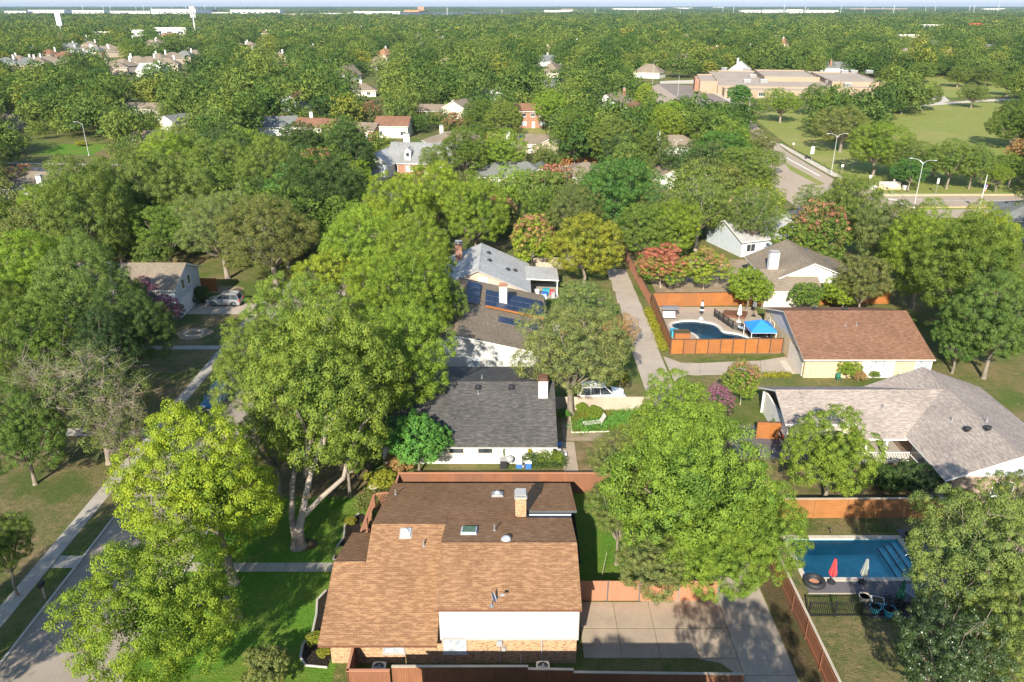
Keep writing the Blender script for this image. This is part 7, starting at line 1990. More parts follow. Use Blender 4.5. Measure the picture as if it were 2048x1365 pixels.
    (-44.2, 130.6, 2.58, 4.4, 'GO', 'bright', 'small bright green spreading tree in front of the white dormer house'),
    (5.5, 130.7, 4.37, 6.2, 'GO', 'green', 'mid-sized mid green spreading tree, second to the left of the storm-broken tree'),
    (46.1, 131.6, 2.61, 3.6, 'GO', 'olive2', 'small grey-green spreading tree beyond the hip-roofed house behind the pool'),
    (-49.2, 133.6, 6.11, 7.2, 'GO', 'green', 'tall mid green spreading tree, second in front of the white dormer house'),
    (-2.3, 133.9, 3.50, 4.7, 'GP', 'olive', 'small olive pink-tipped tree in front of the sage-roofed house'),
    (32.0, 134.0, 5.91, 5.9, 'G', 'olive2', 'mid-sized grey-green rounded tree, second in front of the storm-broken tree'),
    (-37.6, 135.3, 5.69, 7.5, 'G', 'fresh2', 'tall deep green rounded tree in front of the white dormer house'),
    (-66.0, 135.5, 5.86, 7.2, 'GO', 'green', 'tall mid green spreading tree in front of the left tan-roofed house'),
    (-97.0, 136.4, 6.34, 6.5, 'GC', 'bright', 'tall bright green upright tree in front of the left tan-roofed house'),
    (-31.1, 136.4, 4.57, 7.7, 'G', 'green', 'mid-sized mid green rounded tree, second in front of the white dormer house'),
    (95.4, 136.6, 4.96, 7.4, 'G', 'olive3', 'mid-sized pale olive rounded tree, second in front of the avenue'),
    (-26.0, 136.6, 3.41, 4.4, 'G', 'olive', 'small olive rounded tree, third in front of the white dormer house'),
    (43.5, 137.0, 4.73, 5.7, 'G', 'lime3', 'mid-sized yellow-green rounded tree in front of the storm-broken tree'),
    (24.6, 138.1, 3.43, 4.0, 'GP', 'green', 'small mid green pink-tipped tree to the left of the storm-broken tree'),
    (-5.5, 138.1, 5.32, 5.6, 'GC', 'olive2', 'mid-sized grey-green upright tree in front of the sage-roofed house'),
    (-44.5, 138.2, 4.20, 6.3, 'GO', 'dark', 'mid-sized dark green spreading tree close in front of the white dormer house'),
    (15.7, 139.3, 4.76, 6.1, 'G', 'lime3', 'mid-sized yellow-green rounded tree to the left of the storm-broken tree'),
    (-88.5, 139.6, 3.20, 3.7, 'GO', 'olive', 'small olive spreading tree, second in front of the left tan-roofed house'),
    (5.5, 140.1, 5.43, 6.9, 'GO', 'olive2', 'mid-sized grey-green spreading tree, second to the left of the storm-broken tree'),
    (-78.8, 140.2, 5.13, 5.9, 'G', 'green', 'mid-sized mid green rounded tree close in front of the left tan-roofed house'),
    (-55.3, 141.3, 5.95, 7.6, 'GO', 'green', 'tall mid green spreading tree close in front of the white dormer house'),
    (-99.6, 141.3, 2.82, 3.8, 'G', 'olive', 'small olive rounded tree, second in front of the left tan-roofed house'),
    (33.7, 141.8, 5.59, 7.0, 'G', 'olive2', 'mid-sized grey-green rounded tree close in front of the storm-broken tree'),
    (-28.2, 141.8, 3.32, 3.7, 'GO', 'olive', 'small olive spreading tree, second in front of the white dormer house'),
    (-63.0, 142.0, 6.01, 8.2, 'G', 'green', 'tall mid green rounded tree, third in front of the white dormer house'),
    (-92.4, 142.3, 3.08, 3.7, 'G', 'fresh2', 'small deep green rounded tree, second in front of the left tan-roofed house'),
    (-24.4, 142.9, 2.62, 3.6, 'G', 'olive2', 'small grey-green rounded tree, second in front of the white dormer house'),
    (19.3, 144.3, 2.74, 4.1, 'GO', 'dark', 'small dark green spreading tree, second to the left of the storm-broken tree'),
    (-70.9, 144.7, 4.70, 6.0, 'G', 'dark', 'mid-sized dark green rounded tree, second in front of the left tan-roofed house'),
    (14.7, 144.7, 3.04, 3.7, 'G', 'olive', 'small olive rounded tree, second to the left of the storm-broken tree'),
    (-0.5, 144.8, 5.15, 6.2, 'GO', 'bright', 'mid-sized bright green spreading tree in front of the sage-roofed house'),
    (106.7, 145.1, 4.41, 6.6, 'G', 'green', 'mid-sized mid green rounded tree, second in front of the avenue'),
    (-7.5, 145.2, 2.44, 4.7, 'G', 'dark', 'small dark green rounded tree, second in front of the sage-roofed house'),
    (-36.4, 145.5, 5.19, 5.5, 'GO', 'olive2', 'mid-sized grey-green spreading tree, second in front of the white dormer house'),
    (25.7, 145.5, 2.86, 4.4, 'GO', 'dark', 'small dark green spreading tree close to the left of the storm-broken tree'),
    (8.0, 146.5, 4.63, 6.4, 'GP', 'olive2', 'mid-sized grey-green pink-tipped tree to the left of the storm-broken tree'),
    (-76.5, 146.5, 4.47, 6.9, 'G', 'fresh2', 'mid-sized deep green rounded tree, third in front of the left tan-roofed house'),
    (-87.2, 146.7, 2.72, 4.0, 'G', 'olive3', 'small pale olive rounded tree, fourth in front of the left tan-roofed house'),
    (104.1, 148.8, 3.30, 4.5, 'G', 'bright', 'small bright green rounded tree in front of the avenue'),
    (2.3, 149.1, 2.88, 4.6, 'GO', 'olive2', 'small grey-green spreading tree in front of the sage-roofed house'),
    (-104.4, 149.5, 6.53, 7.2, 'G', 'olive3', 'tall pale olive rounded tree, third in front of the left tan-roofed house'),
    (-9.8, 149.7, 2.93, 4.2, 'G', 'olive3', 'small pale olive rounded tree in front of the sage-roofed house'),
    (-65.2, 149.8, 5.68, 7.3, 'GO', 'olive', 'tall olive spreading tree, second to the right of the left tan-roofed house'),
    (-84.0, 150.0, 3.37, 4.1, 'G', 'dark', 'small dark green rounded tree close in front of the left tan-roofed house'),
    (14.9, 150.3, 3.30, 4.4, 'G', 'olive3', 'small pale olive rounded tree to the left of the storm-broken tree'),
    (-72.5, 150.8, 3.58, 3.5, 'GO', 'dark', 'small dark green spreading tree, second to the right of the left tan-roofed house'),
    (36.9, 151.4, 4.50, 7.5, 'G', 'olive', 'mid-sized olive rounded tree close to the left of the storm-broken tree'),
    (-34.8, 152.7, 4.89, 6.4, 'G', 'olive', 'mid-sized olive rounded tree, second in front of the white dormer house'),
    (20.1, 152.9, 3.36, 4.2, 'GO', 'green', 'small mid green spreading tree close to the left of the storm-broken tree'),
    (113.6, 153.0, 3.37, 4.6, 'G', 'olive3', 'small pale olive rounded tree close in front of the avenue'),
    (42.0, 153.1, 4.31, 5.8, 'G', 'olive', 'mid-sized olive rounded tree just beyond the storm-broken tree'),
    (-81.1, 154.1, 3.51, 4.0, 'GO', 'olive2', 'small grey-green spreading tree to the right of the left tan-roofed house'),
    (27.1, 155.1, 2.49, 4.4, 'G', 'bright', 'small bright green rounded tree to the left of the storm-broken tree'),
    (17.6, 156.5, 2.45, 5.0, 'GO', 'olive2', 'small grey-green spreading tree close to the left of the storm-broken tree'),
    (-87.7, 156.7, 3.12, 4.1, 'G', 'fresh2', 'small deep green rounded tree close in front of the left tan-roofed house'),
    (-47.2, 156.9, 6.51, 7.5, 'G', 'olive3', 'tall pale olive rounded tree close in front of the white dormer house'),
    (-39.5, 157.0, 5.20, 7.1, 'GP', 'bright', 'mid-sized bright green pink-tipped tree in front of the white dormer house'),
    (-9.8, 157.0, 3.10, 4.6, 'GO', 'olive3', 'small pale olive spreading tree in front of the sage-roofed house'),
    (-0.6, 157.2, 2.62, 3.7, 'G', 'green', 'small mid green rounded tree, second in front of the sage-roofed house'),
    (116.3, 157.2, 4.36, 5.8, 'G', 'olive', 'mid-sized olive rounded tree in front of the avenue'),
    (5.2, 157.6, 2.91, 4.4, 'G', 'dark', 'small dark green rounded tree close in front of the sage-roofed house'),
    (110.7, 157.7, 4.70, 7.7, 'G', 'green', 'mid-sized mid green rounded tree close in front of the avenue'),
    (35.4, 158.4, 2.48, 4.0, 'G', 'olive2', 'small grey-green rounded tree just beyond the storm-broken tree'),
    (-109.0, 159.7, 4.96, 6.6, 'G', 'olive', 'mid-sized olive rounded tree close in front of the left tan-roofed house'),
    (-56.9, 160.3, 5.82, 5.7, 'GO', 'olive', 'mid-sized olive spreading tree close in front of the white dormer house'),
    (-90.7, 160.5, 2.95, 5.0, 'GO', 'olive', 'small olive spreading tree close in front of the left tan-roofed house'),
    (15.1, 160.8, 3.27, 4.1, 'G', 'green', 'small mid green rounded tree to the left of the storm-broken tree'),
    (-116.1, 161.2, 6.48, 6.4, 'G', 'lime3', 'tall yellow-green rounded tree close in front of the left tan-roofed house'),
    (-36.5, 161.2, 3.36, 3.6, 'G', 'olive', 'small olive rounded tree close in front of the white dormer house'),
    (119.3, 161.4, 4.43, 5.9, 'G', 'olive2', 'mid-sized grey-green rounded tree to the right of the avenue'),
    (-83.7, 162.3, 2.65, 3.8, 'G', 'olive3', 'small pale olive rounded tree, third to the right of the left tan-roofed house'),
    (-62.7, 162.4, 3.12, 4.6, 'GC', 'dark', 'small dark green upright tree in front of the white dormer house'),
    (-8.6, 163.0, 2.57, 4.6, 'G', 'bright', 'small bright green rounded tree, second in front of the sage-roofed house'),
    (-92.7, 163.5, 3.17, 3.9, 'G', 'olive3', 'small pale olive rounded tree close to the right of the left tan-roofed house'),
    (40.0, 165.5, 5.60, 7.0, 'G', 'dark', 'mid-sized dark green rounded tree beyond the storm-broken tree'),
    (3.3, 165.8, 2.82, 3.8, 'G', 'bright', 'small bright green rounded tree close in front of the sage-roofed house'),
    (-73.0, 165.9, 5.51, 7.0, 'GO', 'dark', 'mid-sized dark green spreading tree close to the right of the left tan-roofed house'),
    (24.6, 166.1, 6.48, 6.0, 'G', 'olive2', 'mid-sized grey-green rounded tree, third beyond the storm-broken tree'),
    (-112.4, 166.8, 3.05, 3.7, 'G', 'bright', 'small bright green rounded tree in front of the left tan-roofed house'),
    (-55.0, 167.1, 4.42, 5.8, 'G', 'olive2', 'mid-sized grey-green rounded tree close in front of the white dormer house'),
    (54.4, 167.3, 2.69, 3.8, 'G', 'olive2', 'small grey-green rounded tree, second beyond the storm-broken tree'),
    (19.0, 168.0, 2.52, 4.3, 'G', 'olive', 'small olive rounded tree in front of the tan hip-roofed house'),
    (-33.2, 168.4, 3.12, 4.9, 'G', 'bright', 'small bright green rounded tree, second in front of the white dormer house'),
    (-49.8, 168.7, 4.69, 7.2, 'GO', 'olive2', 'mid-sized grey-green spreading tree close in front of the white dormer house'),
    (-106.1, 168.9, 3.08, 3.7, 'GP', 'olive2', 'small grey-green pink-tipped tree in front of the left tan-roofed house'),
    (120.4, 169.1, 2.65, 3.8, 'GO', 'dark', 'small dark green spreading tree to the right of the avenue'),
    (125.0, 169.8, 5.13, 6.1, 'G', 'green', 'mid-sized mid green rounded tree, second to the right of the avenue'),
    (-124.1, 170.1, 5.77, 6.3, 'G', 'olive3', 'mid-sized pale olive rounded tree, second in front of the left tan-roofed house'),
    (-67.4, 170.2, 5.68, 5.9, 'G', 'dark', 'mid-sized dark green rounded tree, second in front of the white gabled garage'),
    (51.1, 170.3, 3.42, 4.8, 'G', 'green', 'small mid green rounded tree just beyond the storm-broken tree'),
    (-78.2, 170.6, 4.89, 7.7, 'GO', 'olive', 'mid-sized olive spreading tree close to the right of the left tan-roofed house'),
    (-98.7, 170.8, 2.59, 3.6, 'G', 'olive', 'small olive rounded tree to the right of the left tan-roofed house'),
    (-40.5, 171.2, 6.24, 5.5, 'G', 'green', 'mid-sized mid green rounded tree close in front of the white dormer house'),
    (-72.7, 171.4, 3.04, 3.9, 'GC', 'dark', 'small dark green upright tree to the right of the left tan-roofed house'),
    (114.6, 171.9, 3.28, 4.9, 'G', 'dark', 'small dark green rounded tree, second to the right of the avenue'),
    (87.8, 172.0, 3.08, 4.6, 'G', 'fresh2', 'small deep green rounded tree, second in front of the avenue'),
    (43.2, 172.0, 4.75, 6.8, 'G', 'olive', 'mid-sized olive rounded tree, second beyond the storm-broken tree'),
    (53.5, 173.4, 2.78, 3.9, 'GO', 'lime3', 'small yellow-green spreading tree beyond the storm-broken tree'),
    (-53.6, 173.6, 2.53, 3.7, 'G', 'lime3', 'small yellow-green rounded tree close in front of the white dormer house'),
    (-117.5, 174.1, 4.73, 7.2, 'G', 'olive3', 'mid-sized pale olive rounded tree close in front of the left tan-roofed house'),
    (-60.4, 174.2, 6.23, 7.6, 'G', 'dark', 'tall dark green rounded tree, second to the left of the white dormer house'),
    (125.1, 174.6, 2.65, 4.9, 'G', 'olive', 'small olive rounded tree to the right of the avenue'),
    (25.5, 175.3, 4.50, 6.5, 'GC', 'olive2', 'mid-sized grey-green upright tree, second in front of the tan hip-roofed house'),
    (112.1, 175.5, 3.10, 5.0, 'G', 'green', 'small mid green rounded tree close to the right of the avenue'),
    (119.7, 177.0, 4.64, 7.8, 'GC', 'dark', 'mid-sized dark green upright tree to the right of the avenue'),
    (37.3, 177.1, 4.45, 5.7, 'GO', 'dark', 'mid-sized dark green spreading tree beyond the storm-broken tree'),
    (-72.4, 177.2, 6.40, 7.1, 'G', 'olive2', 'tall grey-green rounded tree, third to the right of the left tan-roofed house'),
    (89.2, 177.2, 3.34, 3.7, 'G', 'fresh2', 'small deep green rounded tree close in front of the avenue'),
    (-84.6, 178.1, 3.44, 4.4, 'G', 'fresh2', 'small deep green rounded tree to the right of the left tan-roofed house'),
    (-130.7, 179.4, 5.99, 6.8, 'GO', 'green', 'tall mid green spreading tree close to the left of the left tan-roofed house'),
    (108.2, 180.1, 2.53, 3.8, 'GO', 'fresh2', 'small deep green spreading tree to the right of the avenue'),
    (-122.7, 180.9, 6.31, 6.6, 'G', 'olive2', 'tall grey-green rounded tree to the left of the left tan-roofed house'),
    (117.9, 181.6, 2.52, 4.2, 'G', 'dark', 'small dark green rounded tree close to the right of the avenue'),
    (25.4, 182.1, 4.25, 7.6, 'G', 'dark', 'mid-sized dark green rounded tree in front of the tan hip-roofed house'),
    (122.6, 182.3, 2.78, 3.7, 'GC', 'olive', 'small olive upright tree to the right of the avenue'),
    (-62.6, 183.0, 5.39, 7.5, 'G', 'bright', 'tall bright green rounded tree in front of the white gabled garage'),
    (-53.4, 183.3, 4.95, 6.0, 'G', 'dark', 'mid-sized dark green rounded tree close to the left of the white dormer house'),
    (-78.7, 183.5, 6.34, 5.5, 'G', 'olive3', 'mid-sized pale olive rounded tree, second to the right of the left tan-roofed house'),
    (-45.8, 184.0, 2.89, 4.4, 'G', 'bright', 'small bright green rounded tree close in front of the white dormer house'),
    (-69.2, 184.1, 6.43, 6.8, 'G', 'dark', 'tall dark green rounded tree close in front of the white gabled garage'),
    (42.6, 184.7, 2.97, 4.6, 'G', 'green', 'small mid green rounded tree, second beyond the storm-broken tree'),
    (130.3, 185.2, 6.28, 6.1, 'G', 'bright', 'mid-sized bright green rounded tree to the right of the avenue'),
    (116.7, 186.2, 3.47, 3.5, 'GO', 'green', 'small mid green spreading tree to the right of the avenue'),
    (-57.4, 186.3, 3.30, 3.7, 'GO', 'olive', 'small olive spreading tree in front of the white gabled garage'),
    (-11.4, 186.3, 2.70, 4.5, 'GO', 'bright', 'small bright green spreading tree to the left of the sage-roofed house'),
    (-3.4, 186.7, 2.55, 4.4, 'G', 'green', 'small mid green rounded tree close in front of the sage-roofed house'),
    (51.2, 186.9, 5.06, 8.0, 'G', 'green', 'tall mid green rounded tree to the left of the avenue'),
    (100.7, 187.1, 3.16, 3.7, 'GO', 'olive2', 'small grey-green spreading tree to the right of the avenue'),
    (6.8, 187.4, 3.28, 4.9, 'G', 'olive', 'small olive rounded tree in front of the sage-roofed house'),
    (-38.3, 187.6, 5.92, 5.6, 'GC', 'green', 'mid-sized mid green upright tree in front of the white dormer house'),
    (-47.0, 188.1, 4.20, 6.7, 'GC', 'olive2', 'mid-sized grey-green upright tree to the left of the white dormer house'),
    (44.7, 188.4, 2.51, 4.6, 'G', 'olive', 'small olive rounded tree, third beyond the storm-broken tree'),
    (-130.9, 188.8, 5.96, 7.1, 'GO', 'green', 'tall mid green spreading tree, second to the left of the left tan-roofed house'),
    (-86.4, 189.0, 2.59, 4.1, 'GO', 'fresh2', 'small deep green spreading tree to the right of the left tan-roofed house'),
    (63.0, 189.2, 2.77, 3.9, 'GO', 'green', 'small mid green spreading tree to the left of the avenue'),
    (28.9, 189.6, 3.23, 4.2, 'GC', 'olive2', 'small grey-green upright tree close in front of the tan hip-roofed house'),
    (-53.9, 190.2, 4.80, 5.8, 'GO', 'dark', 'mid-sized dark green spreading tree in front of the white gabled garage'),
    (9.0, 190.5, 3.28, 3.5, 'GO', 'olive2', 'small grey-green spreading tree to the right of the sage-roofed house'),
    (-91.1, 191.3, 3.55, 4.6, 'G', 'olive2', 'small grey-green rounded tree close to the right of the left tan-roofed house'),
    (-77.9, 191.4, 4.35, 6.5, 'G', 'olive2', 'mid-sized grey-green rounded tree, second to the right of the left tan-roofed house'),
    (-70.1, 191.7, 6.52, 7.0, 'GO', 'dark', 'tall dark green spreading tree to the left of the white gabled garage'),
    (53.2, 192.6, 4.59, 8.0, 'G', 'bright', 'mid-sized bright green rounded tree to the left of the avenue')
]
trng = random.Random(31)
def plant(x, y, r, hc, key, colour, label, name='tree', cat='tree', base=None, host=None):
    bare = base is not None or host is not None
    if base is not None: ox, oy = x - base[0], y - base[1]; x, y = base
    elif host is not None: ox, oy = x - host.location[0], y - host.location[1]
    else: ox = oy = 0.0
    R_, RV_, hc_, L = KIND[key]
    cm, tm = L[trng.randrange(len(L))]
    T = host if host is not None else thing(name, label, cat, (x, y, 0))
    k = r / R_ / 1.14; kz = hc / hc_
    az = trng.uniform(0, 2 * math.pi); rv = min(RV_ * max(min((k + kz) / 2, kz * 1.12), .5 * k), (1.35 if key in ('E', 'GC') else .84) * r)
    if y < 150 and key in ('A', 'A2', 'B', 'D', 'D2', 'E', 'E2', 'CP', 'CR', 'CV', 'CV2'): rv = min(max(hc - 1.2, .6 * r), (.78 if key[0] == 'D' else 1.0) * r)
    if hc - rv < .2: rv = max(hc - .2, .5 * hc)
    c = bpy.data.objects.new('crown', cm); c.location = (ox, oy, hc); c.rotation_euler = (0, 0, az); c.scale = (k * trng.uniform(.92, 1.08), k * trng.uniform(.92, 1.08), rv / RV_ / 1.08)
    t = bpy.data.objects.new('trunk', tm); t.rotation_euler = (0, 0, az); t.scale = (k, k, kz)
    base = PALETTE[colour]; f = trng.uniform(.98, 1.2)
    c.color = (base[0] * f * trng.uniform(.94, 1.06), base[1] * f, base[2] * f * trng.uniform(.9, 1.1), 1)
    if bare:      # leaning trees: boughs from the fork out to the offset crown instead of the standard trunk
        m = MB()
        for q in range(6):
            a = q * 1.05; rr = r * .55
            m.path([(ox * .3, oy * .3, hc * .5), (ox * .7 + .25 * rr * math.cos(a), oy * .7 + .25 * rr * math.sin(a), hc * .72), (ox + rr * math.cos(a), oy + rr * math.sin(a), hc + .3)], [.15, .10, .04], 'bark', 6)
        t = bpy.data.objects.new('limbs', m.mesh('limbs')) 
    for o in (c, t):
        COL.objects.link(o); o.parent = T
    return T
LEAN = []
for tr_ in TREES:
    x, y, r, hc, key, colour, label = tr_
    if key.endswith('+'):
        plant(x, y, r, hc, key[:-1], colour, None, host=T)
        continue
    base = None
    if '@' in key:
        key, bx, by = key.split('@'); base = (float(bx), float(by))
    cat = 'shrub' if hc < 3 else 'tree'
    T = plant(x, y, r, hc, key, colour, label, {'CP': 'crape_myrtle', 'CV': 'crape_myrtle', 'CV2': 'crape_myrtle', 'CR': 'crape_myrtle', 'AG': 'magnolia_tree', 'W': 'willow_tree'}.get(key, 'shrub' if hc < 3 else 'tree'), cat, base)
    T['group'] = 'crape myrtles' if key.startswith('C') else 'trees of the neighbourhood'
    if base: LEAN.append((T, x - base[0], y - base[1], hc))
for x, y, lb in ((-35.5, 30.5, 'tree on the verge just outside the lower left corner, shading the street'), (10.8, 21.5, 'tree just below the picture that dapples the alley with shade'), (1.5, 17.0, 'second tree below the picture shading the foot of the driveway')):
    plant(x, y, 5.0, 7.2, 'A', 'bright', lb)['group'] = 'trees of the neighbourhood'
# trunks of the leaning trees: lime by the path, lower lime, forked ash on the lawn, big maple
for i, (T, dx, dy, hc) in enumerate(sorted(LEAN, key=lambda q: q[0].location[0])):
    if T['label'].startswith('broad green ash'):
        m = MB()
        m.path([(0, 0, -.1), (0, 0, .3), (.1, .1, 1.5)], [.75, .52, .42], 'bark', 10)
        m.path([(-.15, .05, .5), (-.35, .3, 2.2), (-.4, 1.6, 4.5), (-.2, 3.5, 6.5)], [.30, .24, .2, .14], 'bark', 8)
        m.build('trunk', T, False)
        m = MB(); m.path([(.1, .1, 1.4), (.5, .6, 2.8), (.6, 1.2, 3.6), (.9, 2.6, 5.2), (1.7, 4.2, 6.8), (dx, dy, hc)], [.34, .28, .24, .20, .15, .08], 'bark_pale', 8); m.build('limb', T, False)
        m = MB(); m.path([(.45, .5, 2.4), (1.7, 1.5, 3.4), (3.2, 3.0, 4.2), (3.4, 4.6, 5.4), (4.2, 6.2, 7.0), (5.6, 7.6, 8.0)], [.22, .19, .17, .14, .10, .05], 'bark_pale', 8); m.build('limb', T, False)
        m = MB(); m.path([(.6, 1.2, 3.6), (.95, 1.1, 3.85)], [.22, .2], 'bark_fresh', 10); m.build('cut_face', T, False)
    else:
        w_ = 1.5 if 'maple' in T['label'] else 1.0
        m = MB(); m.path([(0, 0, -.1), (0, 0, .3), (dx * .12, dy * .12, 2.2), (dx * .45, dy * .45, hc * .6), (dx, dy, hc)], [.5 * w_, .32 * w_, .26 * w_, .2 * w_, .1], 'bark', 9); m.build('trunk', T, False)

# storm-broken trunk with bright torn wood
bx, by = (35.77, 132.55)
T = thing('broken_trunk', 'split trunk with bright torn wood under the arching willow-like crown', 'tree', (bx, by, 0))
m = MB(); m.path([(0, 0, -.1), (.2, 0, 3), (1.2, .3, 6.4)], [.65, .55, .46], 'bark_pale', 8); m.path([(.2, 0, 3), (-1.4, .3, 6.5), (-3.2, .6, 10.0)], [.42, .34, .2], 'bark_pale', 7); m.path([(1.2, .3, 6), (3.6, .2, 6.8), (7.0, .2, 5.8)], [.4, .28, .14], 'bark_pale', 7); m.build('trunk', T, False)
m = MB(); m.path([(1.0, -.2, 5.6), (1.7, -.3, 7.0), (2.3, -.3, 8.2)], [.5, .36, .06], 'bark_fresh', 7); m.path([(1.6, -.3, 6.9), (3.8, -.6, 5.4)], [.24, .08], 'bark_fresh', 5); m.build('torn_wood', T, False)

# shrubs and flower beds close by
SHR = [((36.95, 77.6), 1.25, 1.3, 'bright', 'round bright green shrub against the cream brick wall', 'B2'), ((38.08, 77.1), .8, .7, 'rust', 'small rusty shrub beside the round shrub at the brick wall', 'B2'),
       ((40.05, 77.6), .7, .6, 'green', 'low green shrub below the second window of the brick house', 'B2'), ((-43.32, 101.57), 1.6, 1.3, 'dark', 'dark bush at the garage corner by the silver car', 'B2'),
       ((-14.71, 35.46), 1.5, 1.4, 'olive', 'yellowish bush on the lawn at the bottom edge', 'B2'), ((33.61, 55.35), 1.9, 1.6, 'dark2', 'dark bushy shrub in the shaded back yard corner', 'B2'),
       ((31.66, 55.72), 1.6, 1.4, 'dark', 'dark green shrub between the round tree and the shaded bush', 'B2'), ((1.85, 60.45), .9, .8, 'dark', 'dark leafy plants at the foot of the white wall', 'B2'),
       ((2.89, 60.45), 1.0, .9, 'green', 'leafy plants by the right corner of the white house', 'B2'), ((3.89, 60.45), .8, .6, 'bright', 'light green plants beside the pale crate', 'B2'),
       ((-11.11, 56.46), 1.3, .9, 'gold', 'yellow-green shrub behind the bird bath', 'B2'), ((-11.6, 54.27), .9, .5, 'olive', 'low olive shrub in front of the bird bath', 'B2'), ((-10, 58.8), 1.2, 1.2, 'rust', 'brownish shrub against the left end of the back fence', 'B2'),
       ((-12.74, 38.54), .6, .5, 'gold', 'small yellow-green shrub in the mulch bed', 'B2'), ((-11.92, 37.49), .45, .4, 'gold', 'smaller yellowish shrub near the lower end of the mulch bed', 'B2'), ((-12.89, 51.21), .5, .4, 'gold', 'yellow plant in the curved bed by the lattice', 'B2'), ((-13.02, 47.52), .45, .35, 'grey', 'pale plant at the lower tip of the curved bed', 'B2'),
       ((-11.13, 51.87), .6, .6, 'grey', 'silvery plants inside the lattice courtyard', 'B2'), ((-11.37, 50.44), .5, .5, 'green', 'green plant inside the lattice courtyard', 'B2'), ((11.79, 76.36), .8, .8, 'gold', 'flowering shrub on the round grass island by the alley', 'B2'), ((10.67, 75.15), .7, .6, 'green', 'green shrub at the edge of the round grass island', 'B2'),
       ((8.3, 68.52), .9, .8, 'bright', 'bright shrub in the bed beside the white chaise', 'B2'), ((5.2, 68.52), .7, .6, 'fresh', 'fresh green plant at the foot of the grey trunk', 'B2'), ((7.13, 69.56), .7, .7, 'bright', 'bright green plant by the weathered fence', 'B2'),
       ((26.09, 66.32), 1.0, .9, 'bright', 'bright bush behind the orange fence panel', 'B2'), ((51.35, 82.63), 1.4, 1.1, 'green2', 'low green bush at the edge of the right lawn', 'B2'), ((42.99, 102.16), 1.9, 1.6, 'bright', 'bright bush peeping over the orange fence', 'B2'),
       ((82.58, 133.82), 1.5, 1.4, 'gold', 'yellow bush beside the blue house at the right edge', 'B2'), ((-125.6, 232.02), 1.6, .9, 'gold', 'yellow flowering bush on the bright left clearing', 'B2'), ((23.25, 95.2), .01, .01, 'gold', '', 'B2')]
for (p, r, h, colr, lb, key) in SHR[:-1]:
    T = plant(p[0], p[1], r, h, key, colr, lb, 'shrub', 'shrub'); T['group'] = 'garden shrubs'
# dense flower rows along the cedar fence and the driveway, creepers on the white wall: nobody could count the leaves
def leaf_strip(name, label, cat, pts, mat, colour, n, leaf, h, w, seed):
    rng = np.random.default_rng(seed); P_ = []
    for a, b in zip(pts, pts[1:]):
        a = np.array(a); b = np.array(b); k = int(n / (len(pts) - 1)); t = rng.uniform(0, 1, (k, 1))
        q = a + (b - a) * t; q[:, :2] += rng.normal(0, w, (k, 2)); q[:, 2] += np.abs(rng.normal(0, h, k)); P_.append(q)
    q = np.concatenate(P_); loc = q.mean(0); loc[2] = 0
    tint = rng.uniform(0, 1, (len(q), 3)); tint[:, 0] = .3 + .7 * np.sin(q[:, 0] * 2.1 + q[:, 1] * 1.7) ** 2
    me = leaf_mesh(name, q - loc, np.zeros_like(q), leaf * rng.uniform(.6, 1.3, len(q)), mat, tint, rng)
    o = bpy.data.objects.new(name, me); o.location = loc; o.color = (*PALETTE[colour], 1); COL.objects.link(o)
    tag(o, label, cat, kind='stuff')
leaf_strip('ground_cover', 'yellow-green flowering strip along the outside of the cedar fence', 'ground cover', [(18.35, 98.5, .05), (18.25, 92, .05), (18.2, 85.0, .05)], 'leaf', 'gold', 5200, .16, .22, .28, 3)
leaf_strip('ground_cover', 'pale yellow flower row at the edge of the concrete apron', 'ground cover', [(*(27.81, 78.1), .05), (*(30.97, 78.23), .05)], 'leaf', 'gold', 1500, .15, .25, .18, 4)
leaf_strip('ivy', 'yellowing creeper climbing the white brick wall', 'ivy', [(*(1.49, 60.45), .1), ((1.49, 60.45)[0] + .15, 60.08, 1.3), ((1.49, 60.45)[0] - .15, 60.08, 2.2)], 'leaf', 'gold', 700, .13, .05, .09, 5)
leaf_strip('ivy', 'thin creeper stem on the white wall above the grill', 'ivy', [((-0.73, 60.87)[0], 60.08, .9), ((-0.73, 60.87)[0], 60.08, 2.1)], 'leaf', 'olive', 180, .12, .05, .04, 6)
leaf_strip('ground_cover', 'tangled leafy ground cover in the bed under the alley oak', 'ground cover', [(6.2, 66.5, .05), (9.5, 67.5, .05), (12.5, 69.5, .05)], 'leaf', 'fresh', 3600, .16, .2, .75, 8)
leaf_strip('ground_cover', 'brown and green plants on the slope by the bird bath', 'ground cover', [(-12.2, 53.5, .05), (-10.3, 56.5, .05)], 'leaf', 'olive', 3600, .16, .28, .6, 9)
leaf_strip('ground_cover', 'plants crowded inside the lattice courtyard', 'ground cover', [(-10.6, 48.5, .05), (-10.0, 51.5, .05)], 'leaf', 'green', 900, .16, .25, .3, 10)
leaf_strip('ground_cover', 'leafy plants along the foot of the white brick wall', 'ground cover', [(1.7, 59.9, .05), (4.6, 60.0, .05)], 'leaf', 'dark', 2200, .18, .35, .3, 12)
leaf_strip('grass_tufts', 'dry grass tufts around the base of the crape myrtles', 'grass', [(*(22.55, 104.82), .02), (*(25.67, 104.4), .02)], 'leaf', 'rust', 900, .2, .12, .5, 13)

